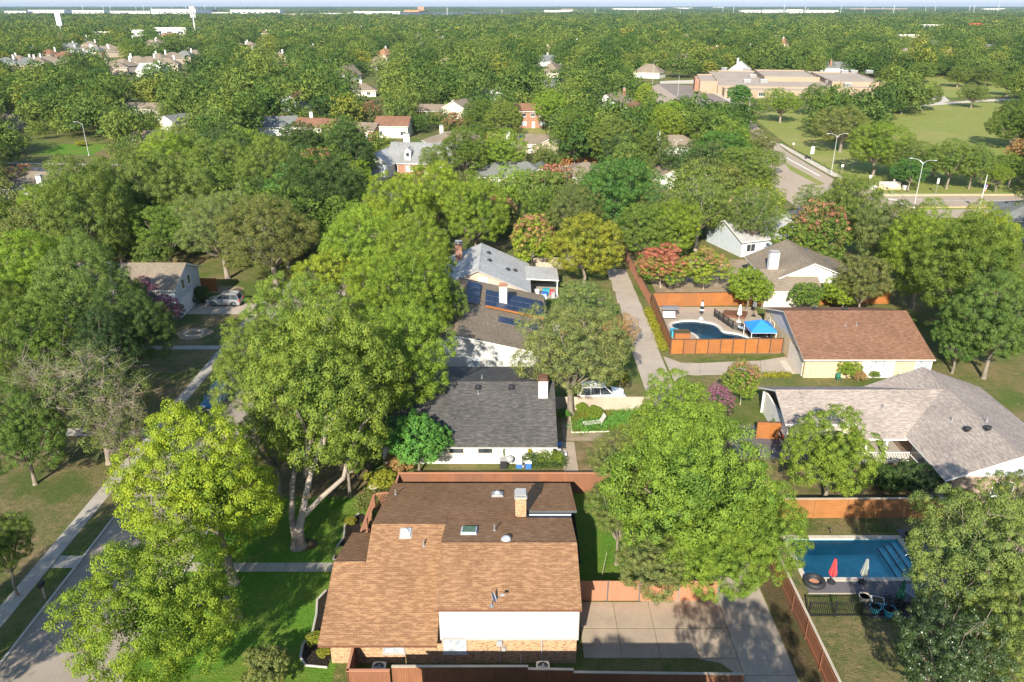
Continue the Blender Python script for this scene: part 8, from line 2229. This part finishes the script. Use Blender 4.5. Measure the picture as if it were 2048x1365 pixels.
# ------------------------------------------------------------------ the wooded distance
def grove_mesh(name, seed, size=110.0, n=95):
    rng = np.random.default_rng(seed); c, o, s, t = [], [], [], []
    for _ in range(n):
        x, y = rng.uniform(-size / 2, size / 2, 2); r = rng.uniform(4, 7.5); h = rng.uniform(3, 6); tv = rng.uniform(0, 1)
        k = 26; d = unit(rng, k, -.2); d = d[:k]
        c.append(np.array([x, y, h]) + d * np.array([r, r, r * .75])); o.append(d * 3); s.append(np.full(len(d), 4.2) * rng.uniform(.7, 1.2, len(d)))
        tt = np.empty((len(d), 3)); tt[:] = rng.uniform(0, .35, (len(d), 1)) + tv * .65; t.append(tt)
    return leaf_mesh(name, np.concatenate(c), np.concatenate(o), np.concatenate(s), 'leaf_far', np.concatenate(t), rng, up=.3, rnd=.5, aspect=.9)
protos = []
for i, s in enumerate((101, 102, 103, 104)):
    me, _ = crown('crown', s, 5.4, 4.6, 14, 12, 16, .66, 'leaf_far', 'cone' if i == 3 else ('flat' if i == 2 else 'dome'), tuft=1.15); protos.append((me, 6.2))
for s in (111, 112, 113):
    me, _ = crown('crown', s, 5.6, 4.6, 10, 7, 8, 1.3, 'leaf_far', tuft=1.7); protos.append((me, 5.8))
for s in (121, 122):
    protos.append((grove_mesh('grove', s), 0.0))
PC = bpy.data.collections.new('woodland_prototypes')
for i, (me, hz_) in enumerate(protos):
    me.transform(Matrix.Translation((0, 0, hz_)))
    o = bpy.data.objects.new('proto_%02d' % i, me); PC.objects.link(o)
# mid woodland placed tree by tree around the houses, farther woodland by random planting
_r = [-39,192,26,43,-10,192,25,36,133,193,53,80,31,194,24,38,-5,194,25,38,45,194,28,39,-50,194,25,40,-82,194,25,48,-132,194,49,76,-91,195,27,43,-64,195,24,46,-55,195,29,43,-2,195,26,49,18,196,55,73,-76,197,45,75,9,198,33,41,140,198,49,70,28,198,46,73,134,198,32,44,-141,198,56,59,-96,199,27,49,54,200,24,40,-44,200,54,63,-70,201,61,59,-129,201,32,37,-51,202,35,46,143,202,30,36,-57,202,27,39,-39,202,42,65,-32,203,32,44,-61,203,26,35,-8,204,26,40,-83,204,53,63,-134,205,28,38,48,206,29,45,-63,206,27,47,-49,206,33,38,54,206,51,58,-145,206,51,70,-55,207,33,36,31,207,28,38,-43,207,32,47,-9,207,32,42,146,207,52,75,-76,208,47,73,37,208,25,42,-35,209,29,46,25,210,47,79,-82,211,31,45,-95,211,31,37,-101,212,31,44,57,212,55,72,-70,212,29,37,-151,212,52,67,-52,213,32,35,-35,213,27,40,-47,213,32,39,51,213,30,45,-65,214,24,35,-11,214,24,38,-76,214,32,40,30,214,62,60,-143,214,52,76,-136,215,44,55,-60,215,30,39,147,216,65,74,-88,216,30,38,-6,218,30,42,-148,218,56,56,25,218,58,58,154,219,52,68,-45,219,24,38,16,219,55,60,-138,219,33,44,-107,219,45,76,-73,219,31,35,35,220,42,76,-58,220,33,47,-50,220,33,44,62,221,26,44,-69,221,26,39,-143,222,29,41,-158,222,47,78,-63,223,32,39,24,224,31,45,-74,224,27,49,-84,225,56,57,-145,225,29,48,-56,225,28,35,-59,225,30,46,-48,226,31,41,-10,227,34,41,-79,227,32,46,-91,227,35,49,29,228,52,80,35,228,25,42,-148,228,28,40,152,228,47,55,58,228,24,40,-160,228,31,45,160,229,57,63,-155,229,51,58,18,229,42,66,50,231,51,67,-79,231,29,42,40,231,34,35,-58,232,25,36,-112,232,60,65,63,232,45,57,-10,232,31,49,-89,232,25,37,-84,232,50,80,155,233,56,66,57,233,55,74,168,234,62,56,-166,234,44,66,15,234,32,44,20,235,48,74,-159,235,30,46,-95,235,29,41,31,236,49,66,-152,236,25,39,165,238,26,38,-89,238,63,61,58,238,32,45,-55,239,25,37,-50,239,32,42,-9,239,34,39,-117,239,44,57,98,240,24,45,-162,240,50,65,65,240,48,55,106,241,64,70,26,241,25,41,173,242,63,80,-80,242,50,78,-127,242,60,78,-145,244,26,39,39,244,49,61,96,244,49,59,29,244,49,63,-169,245,62,77,-51,245,33,45,-117,245,24,37,56,246,57,72,17,246,61,55,102,246,34,44,-102,246,27,35,-84,246,65,60,-135,246,52,59,24,247,26,37,-91,247,49,75,67,247,43,57,168,248,34,44,163,249,43,78,-121,249,35,49,-165,250,28,49,-113,250,34,45,62,250,34,38,-3,250,46,60,43,250,45,78,98,251,57,73,36,251,32,39,-139,251,35,38,-162,252,26,35,-12,252,29,46,30,252,45,56,181,252,57,64,111,252,50,57,105,252,26,39,-120,253,25,36,-126,253,34,48,-176,253,44,60,-93,253,35,49,167,253,48,81,-87,254,64,80,173,255,42,76,-167,256,45,77,-30,256,32,41,-152,256,51,66,-146,256,24,44,-124,256,26,43,-36,257,44,72,-133,257,46,72,-3,257,33,47,20,257,50,74,60,257,51,58,106,258,58,65,-100,258,29,44,-55,258,31,36,33,259,30,43,28,259,27,45,-14,259,28,49,40,259,31,42,70,260,25,39,-140,260,51,56,178,260,65,69,64,261,35,48,-183,261,63,63,36,263,31,41,-134,263,58,58,47,263,30,49,-3,263,50,75,-71,263,26,35,-174,263,54,56,16,264,50,56,-89,264,42,67,-32,264,31,40,69,264,42,56,110,264,27,35,56,264,44,63,28,264,24,39,-149,264,54,67,76,264,53,58,-155,264,51,66,41,264,26,35,118,265,56,80,-54,265,49,72,-104,265,29,39,-26,266,33,37,-95,266,65,58,-80,267,60,80,-128,267,29,35,187,267,24,36,-8,267,54,63,-124,267,27,38,106,268,62,66,64,268,28,40,-142,268,58,66,-58,268,33,44,19,269,25,46,29,269,27,35,116,269,25,40,-160,270,24,44,-136,270,50,64,-29,270,30,40,-190,270,48,57,182,270,62,60,-103,270,46,77,77,271,29,43,122,271,27,49,-4,271,24,42,57,271,43,55,24,271,53,56,-76,271,32,48,176,272,42,68,14,272,52,65,-150,272,51,68,-125,272,35,39,-69,272,29,43,-92,272,49,73,-14,272,26,39,41,273,31,36,45,273,27,48,-54,273,44,55,-23,274,29,39,193,274,53,79,-63,274,58,61,67,274,33,40,27,275,27,36,108,275,26,49,20,275,28,36,117,275,65,58,-70,276,33,38,-182,276,63,58,73,276,32,38,60,276,26,38,-143,277,53,55,-99,277,57,62,123,277,35,41,-193,277,51,61,-119,277,26,36,-106,277,62,76,-92,277,26,40,68,278,27,42,81,278,27,43,35,278,32,49,-74,278,24,49,181,278,52,71,-6,278,24,38,48,279,30,48,-113,279,48,76,190,279,43,80,52,279,27,35,-61,279,32,38,128,280,24,48,-38,280,50,70,42,280,33,42,17,280,43,77,-188,281,51,73,-159,281,44,69,-150,281,65,64,57,282,25,47,-126,282,30,35,-183,282,31,39,62,282,31,48,26,282,63,62,34,283,35,43,196,283,44,80,-144,283,33,44,2,283,54,64,-58,284,65,59,113,284,45,75,46,284,26,44,-136,284,24,37,-118,285,47,63,117,285,27,49,-90,285,62,58,-101,285,44,69,-195,285,42,63,131,285,63,59,-5,285,31,44,126,285,25,41,79,286,30,48,-168,286,32,45,-200,287,30,39,-111,287,43,66,191,287,52,65,27,287,25,47,17,288,43,81,0,288,24,37,71,288,31,43,37,288,30,42,23,288,43,68,-9,289,24,46,-191,289,55,66,64,289,31,42,-146,289,58,80,114,289,30,47,-105,289,61,57,59,290,35,47,-115,290,31,41,49,290,26,38,84,291,24,40,-37,291,29,36,-205,291,53,78,-98,291,35,38,-160,291,52,65,-63,291,42,64,-171,291,48,73,-154,292,44,75,11,292,45,64,127,292,32,43,199,292,45,64,-125,293,33,43,120,293,34,38,-79,293,25,41,79,293,33,40,-200,293,47,65,206,294,59,68,132,294,31,45,58,295,26,36,-3,295,35,38,-41,296,59,55,-161,296,26,40,-101,296,51,60,124,296,34,47,-112,297,43,55,-11,297,35,42,-176,297,50,64,195,298,64,59,-191,298,53,61,-65,298,42,56,54,298,25,38,76,298,26,40,-151,299,49,61,-205,299,57,74,-169,299,47,76,139,299,33,44,18,300,53,67,2,300,53,55]
REST = [(a, b, c / 10, d / 10) for a, b, c, d in zip(_r[::4], _r[1::4], _r[2::4], _r[3::4])]
rng = np.random.default_rng(77)
pts = []
for x, y, r, h in REST:
    pts.append((x, y, 0, int(rng.integers(0, 4)), rng.uniform(0, 6.28), r / 5.2, h / 6.4 * (r / 5.4 + 1) / 2))
OPEN = [(-2348, 4001, 54, 0.22), (-2334, 4244, 96, 0.22), (-2159, 4119, 26, 0.22), (-1896, 3783, 74, 0.22), (-1818, 4001, 110, 0.22), (-1436, 3589, 98, 0.22), (-1363, 3683, 17, 0.22), (-1261, 3498, 26, 0.22), (-1141, 3331, 43, 0.22), (-1061, 3498, 105, 0.22), (-763, 3040, 76, 0.22), (-693, 3331, 68, 0.22), (-559, 3498, 99, 0.22), (-462, 3889, 38, 0.22), (-538, 5005, 22, 0.22), (-274, 2913, 116, 0.22), (-75, 3331, 114, 0.22), (255, 4670, 83, 0.22), (340, 5191, 41, 0.22), (1049, 7013, 221, 0.22), (1772, 8771, 100, 0.22), (2626, 10798, 77, 0.22), (1235, 4377, 52, 0.22), (1354, 4377, 62, 0.22), (1336, 4001, 42, 0.22), (1555, 4244, 84, 0.22), (3173, 7383, 276, 0.22), (699, 1390, 24, 0.22), (817, 1479, 19, 0.22), (3977, 7013, 107, 0.22), (-513, 1049, 14, 0.22), (-483, 1082, 12, 0.22), (-456, 1117, 26, 0.22), (-399, 1065, 8, 0.22), (-291, 988, 9, 0.22), (447, 947, 17, 0.22), (-346, 717, 9, 0.16), (-118, 510, 9, 0.16), (-83, 520, 9, 0.16), (-91, 449, 9, 0.16), (1, 844, 9, 0.16), (-74, 857, 9, 0.16), (-83, 765, 9, 0.16), (-41, 820, 9, 0.16), (34, 736, 9, 0.16), (130, 1363, 9, 0.16), (194, 1063, 9, 0.16), (92, 897, 9, 0.16), (301, 844, 9, 0.16), (279, 897, 9, 0.16), (283, 1103, 9, 0.16), (228, 683, 9, 0.16), (323, 797, 9, 0.16), (301, 637, 9, 0.16), (617, 1363, 9, 0.16), (191, 667, 9, 0.16), (198, 957, 9, 0.16), (344, 897, 9, 0.16), (111, 857, 9, 0.16), (-234, 1063, 9, 0.16), (-97, 637, 9, 0.16), (-258, 857, 9, 0.16), (-165, 590, 9, 0.16), (-256, 717, 9, 0.16), (-170, 699, 9, 0.16), (-404, 990, 9, 0.16), (-444, 870, 9, 0.16), (-395, 683, 9, 0.16), (23, 475, 9, 0.16), (78, 467, 9, 0.16), (115, 561, 9, 0.16), (159, 659, 9, 0.16), (134, 484, 9, 0.16), (404, 797, 9, 0.16), (411, 717, 9, 0.16), (516, 857, 9, 0.16), (328, 623, 9, 0.16), (-13, 623, 9, 0.16), (-41, 510, 9, 0.16), (-32, 572, 9, 0.16), (-131, 467, 9, 0.16), (-161, 488, 9, 0.16), (-389, 854, 9, 0.16), (560, 1412, 9, 0.16), (-458, 1249, 9, 0.16), (-296, 1004, 9, 0.16), (-320, 615, 9, 0.16), (372, 659, 9, 0.16), (533, 1317, 9, 0.16), (-521, 1286, 9, 0.16), (128, 762, 9, 0.16), (568, 1213, 9, 0.16), (-748, 1372, 9, 0.16), (244, 1078, 9, 0.16), (-508, 937, 9, 0.16), (690, 1430, 9, 0.16), (-111, 974, 9, 0.16), (-97, 1071, 9, 0.16), (-783, 1299, 9, 0.16), (-194, 934, 9, 0.16), (-602, 1497, 9, 0.16), (-342, 872, 9, 0.16), (-327, 1107, 9, 0.16), (264, 811, 9, 0.16), (60, 773, 9, 0.16), (190, 1249, 9, 0.16), (834, 1389, 9, 0.16), (738, 1216, 9, 0.16), (532, 1464, 9, 0.16), (459, 1094, 9, 0.16), (-303, 744, 9, 0.16), (-508, 784, 9, 0.16), (-208, 478, 9, 0.16), (-230, 1269, 9, 0.16), (-394, 741, 9, 0.16), (-149, 1480, 9, 0.16), (-534, 1154, 9, 0.16), (458, 696, 9, 0.16), (22, 561, 9, 0.16), (-151, 1258, 9, 0.16), (-44, 1487, 9, 0.16), (-81, 689, 9, 0.16), (-2, 1319, 9, 0.16), (331, 678, 9, 0.16), (123, 1423, 9, 0.16), (283, 1394, 9, 0.16), (412, 1276, 9, 0.16), (781, 1393, 9, 0.16), (-318, 520, 9, 0.22), (-321, 539, 9, 0.22), (-304, 520, 9, 0.22), (-302, 524, 9, 0.22), (-343, 616, 9, 0.22), (-299, 534, 9, 0.22), (-318, 590, 9, 0.22), (-338, 644, 9, 0.22), (-342, 667, 9, 0.22), (-329, 659, 9, 0.22), (-328, 667, 9, 0.22), (-314, 659, 9, 0.22), (-382, 755, 9, 0.22), (-235, 488, 9, 0.22), (-238, 505, 9, 0.22), (-242, 534, 9, 0.22), (-232, 529, 9, 0.22), (-239, 561, 9, 0.22), (-215, 515, 9, 0.22), (-237, 578, 9, 0.22), (-235, 596, 9, 0.22), (-233, 609, 9, 0.22), (-340, 786, 9, 0.22), (-343, 808, 9, 0.22), (-233, 717, 9, 0.22), (-234, 745, 9, 0.22), (41, 303, 7, 0.32), (-20, 303, 2, 0.32), (-32, 309, 5, 0.32), (-86, 322, 3, 0.32), (-72, 368, 4, 0.32), (-9, 354, 5, 0.32), (18, 397, 5, 0.32), (38, 516, 3, 0.32), (-148, 318, 6, 0.32), (87, 374, 19, 0.32), (138, 397, 39, 0.32), (223, 397, 27, 0.32), (-61, 354, 4, 0.32), (-227, 516, 32, 0.32), (2, 486, 3, 0.32), (25, 590, 2, 0.32), (194, 493, 11, 0.32), (156, 452, 90, 0.25), (89, 385, 30, 0.30), (231, 418, 45, 0.15), (-422, 1117, 6, 0.20), (-665, 1239, 8, 0.20), (-75, 423, 12, 0.50)]     # (x, y, half width, depth in front kept open) of the houses and clearings that show among the far trees
yy = 303.0
while yy < 2600:
    st = 8.6 + max(0, yy - 900) * .0045
    hw = .70 * yy + 60
    nx = int(2 * hw / st)
    xs = -hw + (np.arange(nx) + rng.uniform(-.42, .42, nx)) * st; ys = yy + rng.uniform(-.45, .45, nx) * st
    for x, y in zip(xs, ys):
        skip = False
        for ox, oy, w, dep in OPEN:
            if (oy * (1 - dep) < y < oy + 9 and abs(x * oy / y - ox) < w):
                skip = True; break
        if skip: continue
        far = y > 780
        big = rng.choice([.6, .8, .95, 1.1, 1.3]) * rng.uniform(.9, 1.1)
        pts.append((x, y, 0, int(rng.integers(4, 7)) if far else int(rng.integers(0, 4)), rng.uniform(0, 6.28), big * (st / 8.6) ** .8, big * rng.uniform(.85, 1.15)))
    yy += st
yy = 2650.0
while yy < 15500:
    st = 100.0 + (yy - 2600) * .012
    hw = .70 * yy + 200; nx = int(2 * hw / st)
    for k in range(nx):
        x = -hw + (k + rng.uniform(-.3, .3)) * st; y = yy + rng.uniform(-.3, .3) * st
        if rng.uniform() < .10 or any(oy * .80 < y < oy + 140 and abs(x * oy / y - ox) < w + 45 for ox, oy, w, dep in OPEN if oy > 1800): continue
        pts.append((x, y, 0, int(rng.integers(7, 9)), rng.uniform(0, 6.28), st / 100.0 * 1.0, rng.uniform(.55, 1.0)))
    yy += st
pts = np.array(pts)
me = bpy.data.meshes.new('far_woodland')
me.vertices.add(len(pts)); me.vertices.foreach_set('co', pts[:, :3].astype(np.float32).reshape(-1))
a = me.attributes.new('pick', 'INT', 'POINT'); a.data.foreach_set('value', pts[:, 3].astype(np.int32))
a = me.attributes.new('turn', 'FLOAT_VECTOR', 'POINT'); v = np.zeros((len(pts), 3), np.float32); v[:, 2] = pts[:, 4]; a.data.foreach_set('vector', v.reshape(-1))
a = me.attributes.new('size', 'FLOAT_VECTOR', 'POINT'); v = np.stack([pts[:, 5], pts[:, 5], pts[:, 6]], 1).astype(np.float32); a.data.foreach_set('vector', v.reshape(-1))
wood = bpy.data.objects.new('far_woodland', me); COL.objects.link(wood)
tag(wood, 'endless woodland of the farther neighbourhood reaching the horizon', 'woodland', kind='stuff')
ng = bpy.data.node_groups.new('planting', 'GeometryNodeTree')
ng.interface.new_socket('Geometry', in_out='INPUT', socket_type='NodeSocketGeometry'); ng.interface.new_socket('Geometry', in_out='OUTPUT', socket_type='NodeSocketGeometry')
N = ng.nodes; gi = N.new('NodeGroupInput'); go = N.new('NodeGroupOutput')
mp = N.new('GeometryNodeMeshToPoints'); ip = N.new('GeometryNodeInstanceOnPoints'); ci = N.new('GeometryNodeCollectionInfo')
ci.inputs['Collection'].default_value = PC; ci.inputs['Separate Children'].default_value = True; ci.inputs['Reset Children'].default_value = True
def attr(nm, ty):
    n_ = N.new('GeometryNodeInputNamedAttribute'); n_.data_type = ty; n_.inputs['Name'].default_value = nm
    return n_.outputs['Attribute']
ln = ng.links.new
ln(gi.outputs[0], mp.inputs['Mesh']); ln(mp.outputs[0], ip.inputs['Points']); ln(ci.outputs[0], ip.inputs['Instance'])
ip.inputs['Pick Instance'].default_value = True
ln(attr('pick', 'INT'), ip.inputs['Instance Index'])
e2r = N.new('FunctionNodeEulerToRotation'); ln(attr('turn', 'FLOAT_VECTOR'), e2r.inputs[0]); ln(e2r.outputs[0], ip.inputs['Rotation'])
ln(attr('size', 'FLOAT_VECTOR'), ip.inputs['Scale']); ln(ip.outputs[0], go.inputs[0])
wood.modifiers.new('planting', 'NODES').node_group = ng

# ------------------------------------------------------------------ roofs and big buildings in the far woodland
FARH = [(-346, 717), (-118, 510), (-83, 520), (-91, 449), (1, 844), (-74, 857), (-83, 765), (-41, 820), (34, 736), (130, 1363), (194, 1063), (92, 897), (301, 844), (279, 897), (283, 1103), (228, 683), (323, 797), (301, 637), (617, 1363), (191, 667), (198, 957), (344, 897), (111, 857), (-234, 1063), (-97, 637), (-258, 857), (-165, 590), (-256, 717), (-170, 699), (-404, 990), (-444, 870), (-395, 683), (23, 475), (78, 467), (115, 561), (159, 659), (134, 484), (404, 797), (411, 717), (516, 857), (328, 623), (-13, 623), (-41, 510), (-32, 572), (-131, 467), (-161, 488), (-389, 854), (560, 1412), (-458, 1249), (-296, 1004), (-320, 615), (372, 659), (533, 1317), (-521, 1286), (128, 762), (568, 1213), (-748, 1372), (244, 1078), (-508, 937), (690, 1430), (-111, 974), (-97, 1071), (-783, 1299), (-194, 934), (-602, 1497), (-342, 872), (-327, 1107), (264, 811), (60, 773), (190, 1249), (834, 1389), (738, 1216), (532, 1464), (459, 1094), (-303, 744), (-508, 784), (-208, 478), (-230, 1269), (-394, 741), (-149, 1480), (-534, 1154), (458, 696), (22, 561), (-151, 1258), (-44, 1487), (-81, 689), (-2, 1319), (331, 678), (123, 1423), (283, 1394), (412, 1276), (781, 1393)]      # (x, y) of farther houses peeping out of the crowns
roofs = ['shingle_taupe', 'shingle_brown', 'shingle_silver', 'shingle_umber', 'shingle_sage', 'shingle_tan']
rw = ['taupe', 'brown', 'pale grey', 'umber', 'sage grey', 'orange-brown']
walls = ['siding_white', 'siding_cream', 'siding_blue', 'brick_cream']
hr_ = random.Random(9)
for i, (x, y) in enumerate(FARH):
    rf = hr_.randrange(6); wl_ = hr_.randrange(4)
    nth = ordinal(sum(q[0] / q[1] < x / y for q in FARH))
    mid('%s-roofed %s house among the far crowns, %s from the left' % (rw[rf], ['white', 'cream', 'bluish', 'brick'][wl_], nth), x, y, hr_.uniform(-80, 80), hr_.uniform(15, 21), hr_.uniform(10, 13), 3.0, hr_.uniform(6.6, 8.0), walls[wl_], roofs[rf], hr_.choice('gh'), [(3, 2)] if hr_.random() < .5 else None, win=0)['group'] = 'houses in the far woodland'
BIG = [
    (-2398, -2298, 4001, 10, 'tilt_wall', 'long cream warehouse at the far left'),
    (-2425, -2242, 4244, 13, 'tilt_wall', 'long white warehouse second from the left'),
    (-2181, -2137, 4119, 11, 'glass_block', 'blue-grey block between the white warehouses'),
    (-1966, -1825, 3783, 14, 'tilt_wall', 'white warehouse below the first pylons'),
    (-1925, -1712, 4001, 10, 'tilt_wall', 'low pale warehouse joining the big white one'),
    (-1530, -1341, 3589, 20, 'canvas_white', 'biggest bright white warehouse on the left skyline'),
    (-1376, -1350, 3683, 16, 'glass_block', 'blue-glass end of the big white warehouse'),
    (-1283, -1239, 3498, 20, 'glass_block', 'grey-blue office block beside the white warehouse'),
    (-1180, -1102, 3331, 10, 'tilt_wall', 'low pale sheds right of the office block'),
    (-1163, -960, 3498, 18, 'tilt_wall', 'beige apartment blocks on the skyline'),
    (-835, -691, 3040, 8, 'school_wall', 'pinkish low sheds right of the apartments'),
    (-757, -629, 3331, 7, 'tilt_wall', 'scattered pale sheds in the centre-left distance'),
    (-654, -463, 3498, 12, 'tilt_wall', 'tan warehouse left of the orange building'),
    (-497, -428, 3889, 14, 'terracotta_wall', 'terracotta fronted long building'),
    (-556, -520, 5005, 26, 'terracotta_wall', 'orange tower block of the terracotta building'),
    (-386, -162, 2913, 14, 'glass_block', 'dark apartment rows under the orange tower'),
    (-185, 35, 3331, 12, 'glass_block', 'long dark apartment row right of centre'),
    (177, 334, 4670, 9, 'tilt_wall', 'thin white shed right of the apartments'),
    (303, 377, 5191, 14, 'school_wall', 'tan block behind the thin white shed'),
    (832, 1266, 7013, 9, 'tilt_wall', 'white sheds on the centre-right horizon'),
    (1676, 1867, 8771, 9, 'tilt_wall', 'small white shed on the right horizon'),
    (2553, 2699, 10798, 10, 'tilt_wall', 'white shed just left of the tall poles'),
    (1187, 1283, 4377, 12, 'tilt_wall', 'white office shed among the right-hand poles'),
    (1296, 1412, 4377, 13, 'tilt_wall', 'white shed behind two leaning poles'),
    (1298, 1374, 4001, 16, 'canvas_white', 'bright white block right of the thick pole'),
    (1475, 1635, 4244, 12, 'tilt_wall', 'long white shed between the poles'),
    (2901, 3445, 7383, 9, 'school_wall', 'thin orange-tan line of buildings on the right skyline'),
    (679, 719, 1390, 7, 'tilt_wall', 'flat white shed in the right-hand woodland'),
    (802, 831, 1479, 7, 'sign_red', 'long red-roofed building at the upper right'),
    (3873, 4080, 7013, 9, 'tilt_wall', 'white shed at the far right horizon'),
    (-523, -503, 1049, 6, 'tilt_wall', 'pale flat commercial shed left of the phone mast'),
    (-491, -475, 1082, 7, 'tilt_wall', 'white shed behind the townhouses'),
    (-478, -434, 1117, 9, 'tilt_wall', 'long white commercial building by the phone mast'),
    (-404, -395, 1065, 6, 'tilt_wall', 'small white block at the foot of the phone mast'),
    (-296, -286, 988, 6, 'tilt_wall', 'white low house block right of the far townhouses'),
    (434, 460, 947, 6, 'tilt_wall', 'pale low shed in the right woodland')]        # (x0, x1, y, height, material, label)
for x0, x1, y, h, mt, lb in BIG:
    T = thing('warehouse', lb, 'warehouse', ((x0 + x1) / 2, y, 0))
    d = max(60, (x1 - x0) * .4)
    m = MB(); m.box(x0, x1, y, y + d, 0, h, mt, 'roof_white'); m.build('wall', T)
    m = MB(); m.box(x0 - 1, x1 + 1, y - 1, y + .5, h + .02, h + 1.2, mt); m.build('parapet', T)
    m = MB(); n = max(3, int((x1 - x0) / 22))
    for k in range(n):
        xa = x0 + (x1 - x0) * (k + .25) / n; m.box(xa, xa + (x1 - x0) / n * .45, y - .4, y - .1, h * .35, h * .62, 'glass_block')
    m.build('window_band', T)
PYL = [(-2086, 4119, 34), (-2110, 4377, 34), (-2074, 4377, 34), (-1942, 4377, 31), (-2030, 4670, 36), (-1860, 4377, 26), (-1873, 4670, 28), (-1684, 4377, 31), (-1889, 5005, 27), (-1585, 4377, 34), (-1750, 5005, 27), (-479, 2494, 19), (-359, 2587, 15), (-191, 2494, 30), (-32, 2687, 24), (117, 2913, 22), (312, 3179, 26), (495, 3331, 22), (632, 3179, 19), (968, 3889, 28), (915, 3498, 31), (1322, 4119, 41), (1153, 3331, 32), (1163, 3331, 26), (1293, 3331, 32), (1455, 3498, 29), (2044, 4670, 28), (1433, 3179, 36), (2136, 4377, 31), (2057, 4119, 32), (2521, 4670, 36), (2008, 3683, 35), (2511, 4377, 44), (-714, 2587, 18), (-561, 2180, 18), (-510, 2051, 19)]        # (x, y, height) of the power line poles
for i, (x, y, h) in enumerate(PYL):
    T = thing('power_pylon', 'pale steel transmission pole on the horizon, %s from the left' % ordinal(sum(q[0] / q[1] < x / y for q in PYL)), 'pylon', (x, y, 0), 'transmission poles along the horizon')
    w_ = h / 38.0
    m = MB(); m.tube((0, 0, 0), (0, 0, h), 1.15 * w_, .7 * w_, 'steel_far', 6); m.build('pole', T, False)
    m = MB()
    for zz in (.98, .86, .74): m.box(-3.2 * w_, 3.2 * w_, -.3, .3, h * zz - .35, h * zz, 'steel_far')
    m.build('crossarm', T, False)
# water tower and phone mast among the left trees
wx, wy = (-642.11, 1195.63)
T = thing('sign_tower', 'white slab-shaped tower standing above the trees at the upper left', 'tower', (wx, wy, 0))
m = MB(); m.tube((0, 0, 0), (-1, 0, 12), .8, .7, 'steel_far', 8); m.build('pole', T, False); m = MB(); m.box(-4.2, 3.0, -1.2, 1.2, 11, 29, 'canvas_white'); m.build('panel', T, False)
wx, wy = (-408.63, 1082)
T = thing('phone_mast', 'pale phone mast with two rings of antennas at the upper left', 'mast', (wx, wy, 0))
m = MB(); m.tube((0, 0, 0), (0, 0, 36), 1.0, .6, 'steel_far', 8); m.build('pole', T, False)
for zz in (25, 34):
    m = MB()
    for k in range(6):
        a = k * math.pi / 3; m.box(2.6 * math.cos(a) - .6, 2.6 * math.cos(a) + .6, 2.6 * math.sin(a) - .4, 2.6 * math.sin(a) + .4, zz - 2, zz + 2, 'canvas_white')
    m.lathe([(2.5, zz - .2), (2.5, zz + .2)], 'steel_far', 0, 0, 10); m.build('antenna_ring', T, False)
# ------------------------------------------------------------------ the air itself
m = MB(); m.box(-13000, 13000, -400, 17000, -2.0, 62.0, 'white_paint')
hz_o = m.build('haze'); hz_o['kind'] = 'stuff'
hm = bpy.data.materials.new('haze'); hm.use_nodes = True; hm.node_tree.nodes.clear()
ho = hm.node_tree.nodes.new('ShaderNodeOutputMaterial'); hv = hm.node_tree.nodes.new('ShaderNodeVolumePrincipled')
hv.inputs['Color'].default_value = (0.45, 0.60, 0.85, 1); hv.inputs['Density'].default_value = 0.00005; hv.inputs['Anisotropy'].default_value = 0.0
hm.node_tree.links.new(hv.outputs[0], ho.inputs['Volume'])
hz_o.data.materials.clear(); hz_o.data.materials.append(hm)
